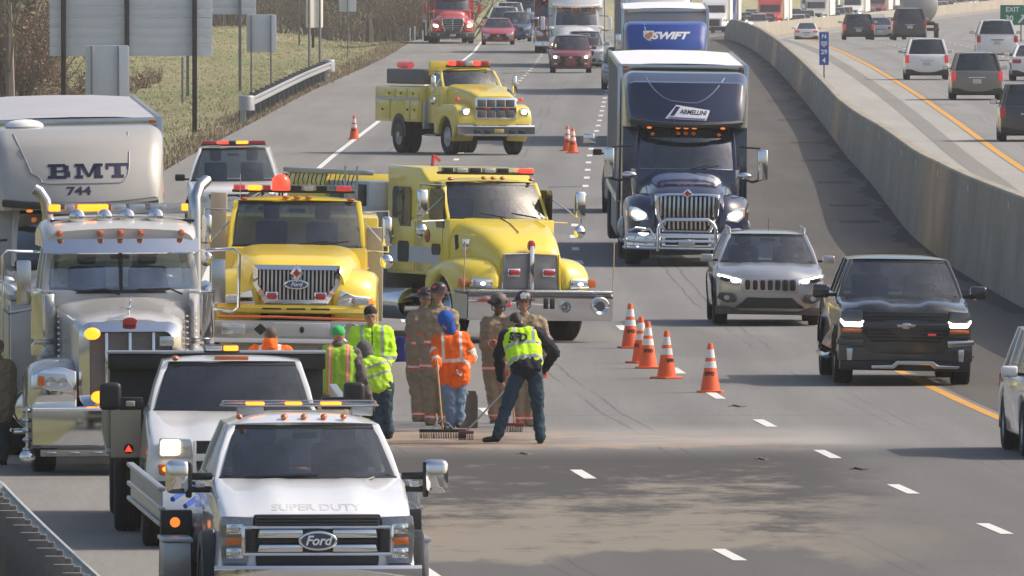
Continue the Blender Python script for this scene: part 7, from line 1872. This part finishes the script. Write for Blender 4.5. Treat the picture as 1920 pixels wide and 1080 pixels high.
def cone(px, gy, label, rot=0):
    v = Veh('traffic_cone', label, 'traffic cone', px, gy, th=rot, group='orange traffic cones with two white bands')
    for k, me in CP.items(): link(k, me, v.t)
cone(1332, 736, 'nearest orange cone, standing apart on the right by the lane dash', -8)
cone(1250, 710, 'second nearest orange cone in the row', 40)
cone(1215, 691, 'orange cone overlapping the one behind it, third from the right', 5)
cone(1202, 681, 'orange cone partly hidden behind its neighbour in the row', -60)
cone(1182, 653, 'leftmost and farthest cone of the row near the bumper', 10)
cone(1074, 287, 'right cone of the pair in front of the distant traffic', 0)
cone(1064, 283, 'left cone of the pair in front of the distant traffic', 20)
cone(664, 261, 'lone distant cone on the edge line beside the brush engine', 0)

# scraps on the road
for x, y, c, lab, w in ((1384, 763, (.20, .09, .07), 'reddish scrap lying near the lane dash left of the pickup', .26), (1612, 881, (.10, .05, .045), 'dark twisted scrap lying on the swept lane', .24), (1430, 862, (.30, .28, .25), 'pale scrap by the end of the tan band', .2), (985, 852, (.28, .22, .18), 'tan clump of absorbent near the bending man', .24)):
    v_ = gpt(x, y); q = MB(); q.tube([(-w / 2, 0, .008), (-w * .2, .3, .014), (w * .1, -.2, .012), (w / 2, .1, .006)], [.006, .013, .011, .004], 5)
    o = part('scrap', q, mat('scrap_%d' % x, c, rough=.9, var=.4)); o.location = v_; tag(o, lab, 'litter')
# ------------------------------------------------------------------ carriageway opposite: vehicles driving away
def away(name, label, cat, px, gy, kind, L_, W, H, pm, dr=None, **kw):
    dr = dr or d_of(gy); X = (px - 960) * dr / FPX
    v = Veh.__new__(Veh); th = head(dr)
    v.d = dr + L_; v.X = X - math.sin(th) * L_ * 1.0; v.z0 = zr(dr); v.th = th + math.pi
    v.t = thing(name, label, cat, (v.X, v.d, v.z0), v.th)
    simple_car(v, kind, L_, W, H, pm, lit=False, tail=REDDIM if kw.pop('bright', False) else REDLENS, **kw)
    return v
away('white_suv', 'white crossover driving away nearest the opposite yellow line', 'car', 1738, 150, 'suv', 4.75, 1.85, 1.72, WHT, gm=GLASS_D, bright=True)
away('tan_suv', 'bronze-grey crossover with wide rear window driving away', 'car', 1832, 188, 'suv', 4.9, 1.94, 1.74, mat('bronze_paint', (.19, .165, .14), rough=.3, metal=.4, coat=1, var=.05, dirt=.3), gm=GLASS_D, bright=True)
away('white_pickup', 'white pickup truck driving away beside the green exit sign', 'pickup truck', 1870, 114, 'pickup', 5.8, 2.03, 1.95, WHT, gm=GLASS_D)
away('black_suv', 'black crossover cut by the right edge of the picture', 'car', 1933, 266, 'suv', 4.7, 1.9, 1.75, CHAR, gm=GLASS_D)
away('white_sedan', 'white sedan at the right edge behind the bronze crossover', 'car', 1938, 152, 'sedan', 4.8, 1.85, 1.5, WHT, gm=GLASS_D)
away('dark_suv', 'dark grey crossover driving away over the crest, left of two', 'car', 1610, 76, 'suv', 4.6, 1.9, 1.55, CHAR, dr=930, gm=GLASS_D, bright=True)
away('large_dark_suv', 'large dark crossover driving away over the crest, right of two', 'car', 1706, 75, 'suv', 5.2, 2.0, 1.88, CHAR, dr=925, gm=GLASS_D)
away('small_silver_car', 'small silver car between the two dark crossovers on the crest', 'car', 1650, 76, 'sedan', 4.6, 1.8, 1.45, SILV, dr=1010, gm=GLASS_D)
away('white_sedan', 'distant white sedan with red tail lamps dipping behind the crest', 'car', 1512, 80, 'sedan', 4.7, 1.82, 1.45, WHT, dr=1190, gm=GLASS_D, bright=True)
# grey tank trailer beyond the dark crossover
dr = 990; th = head(dr); t = thing('tank_trailer', 'rounded grey tank trailer ahead of the large dark crossover', 'tank trailer', ((1726 - 960) * dr / FPX, dr, zr(dr)), th)
q = MB(); q.lathe([(0, 0), (.7, .05), (1.05, .3), (1.1, .6), (1.1, 11), (1.0, 11.6), (0, 11.7)], (0, 0, 2.1), axis='y', n=26); part('tank', q, mat('tank_grey', (.36, .35, .33), rough=.5, metal=.3, var=.1, dirt=.3), t)
q = MB(bevel=.02); q.b2(-1.15, 1.15, -.1, .1, .55, .75); q.b2(-.9, .9, 0, 11, .9, 1.1); part('chassis', q, CHASSIS, t)
for s_ in (-1, 1):
    for yy in (1.2, 2.5): wheel(t, s_ * 1.0, yy, .51, .27, 'drive', s_)
    q = MB(); q.box((s_ * .95, -.12, .65), (.2, .03, .1)); part('tail_light', q, REDLENS, t)

# ------------------------------------------------------------------ queue of traffic beyond the crest (small in the photo: one mesh each)
FARM = {}
def far_mesh(kind, pm, warm=False):
    key = (kind, pm.name, warm)
    if key in FARM: return FARM[key]
    q = MB()
    if kind == 'car' or kind == 'pickup':
        H = 1.5 if kind == 'car' else 1.85; W = .92; b = .95 if kind == 'car' else 1.2
        prof = [(.1, .25), (0, .5), (.05, .75), (.2, b - .15), (1.1, b - .02), (4.5, b), (4.6, .3)]
        q.loft([[(x * (1 - .05 * (y < .3)), y + .15 * abs(x) ** 2, z) for y, z in prof] for x in (-W, -W * .6, 0, W * .6, W)])
        q.loft([[(x, y, z) for x, z in ((-w, b - .05), (-w * .82, z1), (w * .82, z1), (w, b - .05))] for y, w, z1 in ((1.75, .80, H - .04), (2.1, .80, H), (3.6, .78, H - .02))])
        q.mi = 1; q.add([(-.80, 1.05, b), (.80, 1.05, b), (.64, 1.76, H - .06), (-.64, 1.76, H - .06)], [(0, 1, 2, 3)]); q.b2(-.45, .45, -.02, .05, .4, .62)
        for x in (-1, 1): q.lathe([(.1, 0), (.32, .02), (.32, .2), (.1, .22)], (x * .8 - .1, .9, .32), n=12); q.lathe([(.1, 0), (.32, .02), (.32, .2), (.1, .22)], (x * .8 - .1, 3.7, .32), n=12)
        q.mi = 2
        for x in (-1, 1): q.ball((x * .68, .08, b - .28), (.16, .07, .11), 10, 6)
    else:
        W = 1.25
        q.loft([[(-w, y, .7), (-w, y, z1), (w, y, z1), (w, y, .7)] for y, w, z1 in ((.0, .7, 1.45), (.4, .9, 1.6), (1.9, 1.0, 1.9), (2.0, 1.05, 2.0))])
        for s_ in (-1, 1): q.b2(s_ * .7, s_ * 1.22, .15, 1.9, .7, 1.35)
        q.loft([[(-w, y, 1.0), (-w, y, z1), (w, y, z1), (w, y, 1.0)] for y, w, z1 in ((1.95, 1.0, 2.0), (2.3, 1.1, 2.75), (3.4, 1.22, 3.7), (4.3, 1.24, 3.9), (6.0, 1.24, 3.9))])
        q.mi = 1; q.add([(-.92, 1.93, 1.98), (.92, 1.93, 1.98), (.90, 2.22, 2.62), (-.90, 2.22, 2.62)], [(0, 1, 2, 3)]); q.b2(-.5, .5, -.03, .0, .75, 1.35); q.b2(-1.2, 1.2, -.05, .1, .35, .62)
        for x in (-1, 1):
            for yy in (1.2, 5.5): q.lathe([(.1, 0), (.5, .02), (.5, .28), (.1, .3)], (x * 1.05 - .15, yy, .5), n=14)
        q.mi = 2
        for x in (-1, 1): q.ball((x * .95, .12, .98), (.16, .07, .11), 10, 6)
        q.mi = 3; q.b2(-1.3, 1.3, 6.6, 22, 1.15, 4.1)
    me = q.mesh('queued_' + kind)
    for m_ in (pm, BLACK, LITW if warm else LIT, TWHITE): me.materials.append(m_)
    FARM[key] = me
    return me
cols = [WHT, WHT, SILV, CHAR, BLU, REDP, TSIDE, MAROON]
rng = random.Random(5)
def put_far(kind, d, o, pm, label, warm=False, group=None):
    me = far_mesh(kind, pm, warm); nm = {'car': 'queued_car', 'pickup': 'queued_pickup', 'lorry': 'queued_lorry'}[kind]
    ob = link(nm, me); ob.location = (cx(d) + o, d, zr(d)); ob.rotation_euler = (0, 0, head(d))
    tag(ob, label, {'car': 'car', 'pickup': 'pickup truck', 'lorry': 'lorry'}[kind], group)
    return ob
put_far('lorry', 1440, 5.4, WHT, 'bright white lorry leading the far queue just beyond the barrier crest')
put_far('lorry', 1490, 5.3, SWB, 'blue lorry in the far queue beside the red one')
put_far('pickup', 1462, 9.0, WHT, 'white pickup in front of the blue lorry in the far queue')
put_far('lorry', 1530, 9.0, REDP, 'red lorry in the far queue above the barrier')
put_far('lorry', 1590, 8.6, TWHITE, 'white lorry right behind the red one in the far queue', warm=True)
put_far('lorry', 1690, 9.0, TSIDE, 'grey lorry in the far queue behind the white cars')
put_far('lorry', 1800, 8.9, WHT, 'white lorry high above the dark crossover in the far queue')
put_far('lorry', 1900, 5.2, SILV, 'silver lorry in the middle of the far queue')
used = [(1440, 5.4), (1490, 5.4), (1530, 9), (1590, 9), (1690, 9), (1800, 9), (1900, 5.4)]
labs = {'car': 'distant car with lit headlamps in the queue beyond the crest', 'pickup': 'distant pickup with lit headlamps in the queue beyond the crest', 'lorry': 'distant lorry with lit headlamps in the queue beyond the crest'}
for o in (1.8, 5.4, 9.0):
    d = 1420 + o * 6
    while d < 2700:
        if not any(abs(o - b) < 1 and -14 < d - a < 30 for a, b in used):
            k = rng.choice(['car', 'car', 'car', 'pickup', 'lorry'] if d > 1850 else ['car', 'car', 'pickup'])
            ci = rng.randrange(8); cn = ['white', 'white', 'silver', 'charcoal', 'dark blue', 'red', 'beige', 'maroon'][ci]; rw = {1.8: 'right', 5.4: 'middle', 9.0: 'barrier-side'}[o]
            put_far(k, d, o + rng.uniform(-.3, .3), cols[ci], 'distant %s %s in the %s row of the %s part of the far queue' % (cn, {'car': 'car', 'pickup': 'pickup', 'lorry': 'lorry'}[k], rw, 'nearest' if d < 1700 else 'middle' if d < 2100 else 'farthest'), rng.random() < .4, 'traffic queuing beyond the crest')
            d += 30 if k == 'lorry' else rng.uniform(11, 19)
        else: d += 8
# opposite far traffic
for i, (d, o) in enumerate(((1500, OPY + 5.5), (1650, OPY + 2), (1900, OPY + 9))):
    me = far_mesh('car', rng.choice(cols)); ob = link('distant_car', me); ob.location = (cx(d) + o, d, zr(d)); ob.rotation_euler = (0, 0, head(d) + math.pi)
    tag(ob, ['distant car driving away just past the crest', 'distant car further along the opposite road', 'farthest car on the opposite road before the bend'][i], 'car')

# ------------------------------------------------------------------ signs
SIGNB = mat('sign_back_aluminium', (.62, .65, .68), rough=.5, metal=.1, var=.10, scale=1.5)
PWOOD = mat('creosote_post', (.05, .045, .04), rough=.9, var=.4, scale=6)
PSTEEL = mat('sign_post_steel', (.22, .23, .25), rough=.6, metal=.4, var=.15)
def sign(label, x0, x1, y0, y1, gx, gy, posts, m=SIGNB, pm=PSTEEL, planks=0, pr=.05, th=.03, name='road_sign', front=False, ribs=()):
    d = d_of(gy); s_ = FPX / d; X = (gx - 960) / s_; z0_ = zr(d)
    t = thing(name, label, 'sign', (X, d, z0_), 0)
    lx = lambda p: (p - 960) / s_ - X; lz = lambda p: CAMH - z0_ - (p - HOR) / s_
    ztop, zbot = lz(y0), lz(y1)
    if planks:
        n = int(round((ztop - zbot) / .30))
        for k in range(n):
            a = zbot + k * .30; q = MB(bevel=.006); q.b2(lx(x0), lx(x1), .12, .15, a + .004, a + .296); q.b2(lx(x0), lx(x1), .09, .12, a + .004, a + .03)
            part('plank', q, m, t)
    else:
        q = MB(bevel=.01); q.prism(rrect(lx(x0), lx(x1), zbot, ztop, .06), .08, .10); part('panel', q, m, t)
        for r_ in ribs: q = MB(bevel=.004); q.b2(lx(r_) - .03, lx(r_) + .03, .04, .08, zbot + .02, ztop - .02); part('stiffener', q, m, t)
    for p in posts:
        q = MB(bevel=.006); q.b2(lx(p) - pr, lx(p) + pr, -.05, .05 if not planks else .09, -.6, ztop - .02); part('post', q, pm, t)
    return t
sign('huge sign seen from behind, of horizontal grey planks on three dark wooden posts', 93, 398, -95, 105, 365, 245, (119, 238, 365), pm=PWOOD, planks=1, pr=.075, name='large_road_sign')
sign('back of a large plank sign behind the huge one, cut off by the top edge', 330, 480, -130, 27, 450, 157, (352, 450), planks=1, pr=.06, name='large_road_sign')
sign('small grey sign panel seen from behind beneath the huge plank sign', 160, 242, 85, 186, 201, 262, (172, 222), pr=.03, ribs=(172, 222))
sign('grey square sign seen from behind on two thin posts', 462, 518, 27, 98, 490, 176, (471, 508), pr=.03)
sign('cream sign lit by the sun on two thin posts', 573, 613, -40, 52, 588, 132, (578, 603), m=mat('cream_sign', (.80, .76, .66), rough=.6, var=.05), pr=.035).rotation_euler = (0, 0, R(38))
sign('round grey sign back on a single thin post', 636, 668, -30, 22, 652, 103, (652,), pr=.025)
for x, y, top, lab, m_, r_ in ((342, 172, 107, 'thin grey post standing in the grass by the huge sign', PSTEEL, .04), (561, 80, 0, 'slim dark post left of the cream sign', PSTEEL, .05), (587, 82, 55, 'short brown post under the cream sign', PWOOD, .07),
                          (541, 153, 130, 'white delineator post above the guard rail', WHITEP, .03), (769, 75, 52, 'leftmost of three white delineator posts near the red lorry', WHITEP, .03), (778, 75, 49, 'middle one of three white delineator posts near the red lorry', WHITEP, .03), (793, 76, 57, 'rightmost of three white delineator posts near the red lorry', WHITEP, .03)):
    d = d_of(y); s_ = FPX / d; q = MB(bevel=.005); q.b2(-r_, r_, -r_, r_, -.5, (y - top) / s_)
    o = part('marker_post', q, m_); o.location = ((x - 960) / s_, d, zr(d)); tag(o, lab, 'post')
BLUE = mat('sign_blue', (.015, .07, .36), rough=.4, var=.05); GREEN = mat('sign_green', (.008, .17, .09), rough=.4, var=.05)
d = 640; s_ = FPX / d; t = thing('mile_marker', 'narrow blue mile marker on a thin post behind the median barrier', 'sign', ((1545 - 960) / s_, d, zr(d)), 0)
q = MB(bevel=.006); q.b2(-.19, .19, -.02, .0, .70, 2.02); part('panel', q, BLUE, t)
for tx, z, sz in (('N', 1.85, .25), ('29', 1.22, .26), ('4', .88, .28)): text('lettering', tx, sz, (0, -.026, z), WHITEP, t, bold=.006)
q = MB(); q.prism([(-.13, 1.66), (.13, 1.66), (.13, 1.52), (0, 1.40), (-.13, 1.52)], -.03, -.021); so = part('route_shield', q, mat('shield_pale', (.4, .45, .6), rough=.4), t)
q = MB(); q.b2(-.03, .03, .0, .04, 0, 2.0); part('post', q, PSTEEL, t)
d = 905; s_ = FPX / d; t = thing('exit_sign', 'green exit 30 sign with arrow at the top right corner', 'sign', ((1901 - 960) / s_, d, zr(d) - .2), 0)
q = MB(bevel=.02); q.b2(-.78, .78, -.03, .0, 1.15, 2.28); part('panel', q, GREEN, t)
text('lettering', 'EXIT', .38, (-.08, -.036, 2.02), WHITEP, t, bold=.008); text('lettering', '30', .48, (-.26, -.036, 1.50), WHITEP, t, bold=.01)
q = MB(); q.prism([(.22, 1.30), (.30, 1.24), (.58, 1.52), (.66, 1.44), (.68, 1.74), (.38, 1.72), (.48, 1.62)], -.04, -.031); part('arrow', q, WHITEP, t)
for x in (-.5, .4): q = MB(); q.b2(x - .04, x + .04, 0, .06, -.2, 2.2); part('post', q, PSTEEL, t)

# ------------------------------------------------------------------ vegetation
TWIG = mat('bare_twigs', (.20, .17, .14), rough=.95, var=.35, scale=3)
LEAFB = mat('russet_leaves', (.24, .15, .09), rough=.9, var=.45, scale=1.2)
LEAFG = mat('olive_leaves', (.17, .165, .08), rough=.9, var=.45, scale=1.2)
def bush_mesh(seed, h, w, leaf, nst=26, nlf=900):
    rg_ = random.Random(seed); st = MB(); lf = MB()
    tips = []
    for i in range(nst):
        a = rg_.uniform(0, 6.28); r_ = w * .25 * math.sqrt(rg_.random()); p = Vector((r_ * math.cos(a), r_ * math.sin(a), 0)); d_ = Vector((math.cos(a) * rg_.uniform(.1, .7), math.sin(a) * rg_.uniform(.1, .7), 1)).normalized(); L_ = h * rg_.uniform(.55, 1.05)
        pts = [p]; n = 5
        for k in range(n): d_ = (d_ + Vector((rg_.uniform(-.25, .25), rg_.uniform(-.25, .25), rg_.uniform(-.1, .15)))).normalized(); pts.append(pts[-1] + d_ * L_ / n)
        st.tube(pts, [.03 * (1 - k / (n + 1)) + .004 for k in range(n + 1)], 4)
        for k in range(9):
            j = rg_.randint(1, n); b = pts[j]; e = b + Vector((rg_.uniform(-.5, .5), rg_.uniform(-.5, .5), rg_.uniform(.05, .6))) * h * .3; m_ = (b + e) / 2 + Vector((rg_.uniform(-.1, .1), rg_.uniform(-.1, .1), .05))
            st.tube([b, m_, e], [.012, .008, .003], 3); tips += [m_, e, (m_ + e) / 2]
    for i in range(nlf):
        p = rg_.choice(tips) + Vector((rg_.gauss(0, .12), rg_.gauss(0, .12), rg_.gauss(0, .12))); s = rg_.uniform(.03, .08); u = Vector((rg_.gauss(0, 1), rg_.gauss(0, 1), rg_.gauss(0, 1))).normalized(); v_ = u.orthogonal().normalized()
        lf.add([p - u * s, p + v_ * s * .6, p + u * s, p - v_ * s * .6], [(0, 1, 2, 3)])
    a, b = st.mesh('stems'), lf.mesh('leaves'); a.materials.append(TWIG); b.materials.append(leaf)
    return a, b
BM = [bush_mesh(1, 4.6, 4, LEAFB, 30, 1400), bush_mesh(2, 3.8, 4, LEAFB, 26, 1200), bush_mesh(3, 5.4, 4, LEAFG, 30, 1100), bush_mesh(4, 1.7, 2.2, LEAFB, 22, 800), bush_mesh(5, 1.3, 2, LEAFG, 20, 700)]
def bush(k, px, gy, sc, label, group=None, d=None, name='bush'):
    d = d or d_of(gy); o_ = (px - 960) * d / FPX - cx(d)
    t = thing(name, label, 'bush', (cx(d) + o_, d, zg(o_, d)), rng.uniform(0, 6), group); t.scale = (sc, sc, sc * rng.uniform(.9, 1.1))
    link('stems', BM[k][0], t); link('leaves', BM[k][1], t)
for i in range(26):
    bush(rng.choice([0, 1, 0, 1, 1]), -60 + i * 5.8 + rng.uniform(-5, 5), 165 - (i % 4) * 22, rng.uniform(.85, 1.15) * (1 if i < 22 else .6), 'leafless brown bush in the thicket at the top left', 'brown thicket at the top left')
for i, (x, y, k) in enumerate(((110, 190, 3), (132, 180, 3), (150, 170, 3), (178, 160, 3), (245, 152, 3), (268, 146, 3), (290, 140, 4))):
    bush(k, x, y, rng.uniform(.35, .6) if x > 160 else rng.uniform(.7, 1.0), ['low russet bush at the foot of the thicket', 'low russet bush behind the first sign post', 'low bush between thicket and small sign', 'low bush behind the small grey sign', 'russet bush right of the small grey sign', 'second russet bush right of the small grey sign', 'olive bush under the huge plank sign'][i])
for i in range(46):
    x = 380 + i * 10.5 + rng.uniform(-5, 5)
    bush(rng.choice([0, 1, 2, 2]), x, 0, rng.uniform(.9, 1.3), 'bare bush in the hedge row beyond the meadow', 'hedge row beyond the meadow', d=rng.uniform(960, 1080))
# trees behind the hedge
def tree_mesh(seed, h=9):
    rg_ = random.Random(seed); st = MB(); lf = MB()
    def br(p, d_, L_, r_, lvl):
        pts = [p]; n = 4
        for k in range(n): d_ = (d_ + Vector((rg_.uniform(-.15, .15), rg_.uniform(-.15, .15), .04))).normalized(); pts.append(pts[-1] + d_ * L_ / n)
        st.tube(pts, [r_ * (1 - .6 * k / n) for k in range(n + 1)], 6 if lvl == 0 else 4)
        if lvl < 3:
            for k in range(7 if lvl == 0 else 5):
                j = rg_.randint(1, n); a = rg_.uniform(0, 6.28); br(pts[j], (d_ + Vector((math.cos(a), math.sin(a), .25)) * .8).normalized(), L_ * rg_.uniform(.4, .62), r_ * .42, lvl + 1)
        else:
            for _ in range(5):
                q_ = pts[-1] + Vector((rg_.gauss(0, .25), rg_.gauss(0, .25), rg_.gauss(0, .25))); s = rg_.uniform(.05, .12); u = Vector((rg_.gauss(0, 1), rg_.gauss(0, 1), rg_.gauss(0, 1))).normalized(); w_ = u.orthogonal().normalized(); lf.add([q_ - u * s, q_ + w_ * s, q_ + u * s, q_ - w_ * s], [(0, 1, 2, 3)])
    br(Vector((0, 0, 0)), Vector((0, 0, 1)), h * .6, h * .022, 0)
    a, b = st.mesh('trunk'), lf.mesh('crown'); a.materials.append(TWIG); b.materials.append(LEAFG); return a, b
TM = [tree_mesh(11), tree_mesh(12, 11)]
for i in range(26):
    d = rng.uniform(1000, 1150); px = 300 + i * 21 + rng.uniform(-8, 8); o_ = (px - 960) * d / FPX - cx(d)
    t = thing('bare_tree', 'bare tree standing in the wood behind the hedge row', 'tree', (cx(d) + o_, d, zg(o_, d)), rng.uniform(0, 6), 'bare trees behind the hedge row'); k = i % 2
    link('trunk', TM[k][0], t); link('crown', TM[k][1], t)
for i in range(4):
    d = rng.uniform(600, 640); px = -40 + i * 30; o_ = (px - 960) * d / FPX - cx(d)
    t = thing('bare_tree', 'bare tree rising from the brown thicket at the left edge', 'tree', (cx(d) + o_, d, zg(o_, d)), rng.uniform(0, 6), 'bare trees in the brown thicket'); link('trunk', TM[i % 2][0], t); link('crown', TM[i % 2][1], t)
# verge and meadow grass
def grass(name, n, f, m, kindlabel):
    q = MB(); rg_ = random.Random(9)
    for i in range(n):
        d, o_, h = f(rg_); x = cx(d) + o_; z = zg(o_, d)
        for _ in range(3):
            a = rg_.uniform(0, 3.14); w = rg_.uniform(.015, .04); l = (rg_.uniform(-.5, .5) * h, rg_.uniform(-.5, .5) * h); p = (x + rg_.gauss(0, .08), d + rg_.gauss(0, .2))
            q.add([(p[0] - w * math.cos(a), p[1] - w * math.sin(a), z - .02), (p[0] + w * math.cos(a), p[1] + w * math.sin(a), z - .02), (p[0] + l[0], p[1] + l[1], z + h * rg_.uniform(.6, 1.1))], [(0, 1, 2)])
    me = bpy.data.meshes.new(name); me.from_pydata(q.v, [], q.f); me.materials.append(m); o = link(name, me, None, None, 'stuff'); tag(o, kindlabel, 'grass')
GR1 = mat('dry_grass_blades', (.42, .37, .22), rough=.95, var=.5, scale=.7); GR2 = mat('green_grass_blades', (.28, .31, .14), rough=.95, var=.5, scale=.5); GR3 = mat('brown_weeds', (.30, .24, .16), rough=.95, var=.5, scale=.7)
grass('verge_weeds', 9000, lambda g: (g.uniform(380, 900), LEFT_E - 3.95 - abs(g.gauss(0, .55)), g.uniform(.06, .22)), GR3, 'brown weeds and gravelly litter along the edge of the outer shoulder')
grass('dry_grass', 9000, lambda g: (g.uniform(400, 980), -9.5 - 22 * g.random() ** 1.4, g.uniform(.03, .12)), GR1, 'dry yellowish grass tufts on the slope beside the road')
grass('meadow_grass', 9000, lambda g: (g.uniform(400, 1000), -9.5 - 26 * g.random() ** 1.2, g.uniform(.03, .09)), GR2, 'short green grass between the dry tufts')

# ------------------------------------------------------------------ thin haze over the whole valley
hz = MB(); hz.b2(-1500, 1800, -700, 3700, -22, 24)
hm = bpy.data.materials.new('haze_air'); hm.use_nodes = True; hn = hm.node_tree; hn.nodes.clear()
ho = hn.nodes.new('ShaderNodeOutputMaterial'); hv = hn.nodes.new('ShaderNodeVolumePrincipled'); hv.inputs['Density'].default_value = HAZE; hv.inputs['Color'].default_value = (.95, .95, .95, 1); hv.inputs['Anisotropy'].default_value = .2
hn.links.new(hv.outputs[0], ho.inputs['Volume'])
if HAZE > 0: tag(part('haze', hz, hm, None, kind='stuff'), 'thin pale haze lying over the road and fields', 'haze')
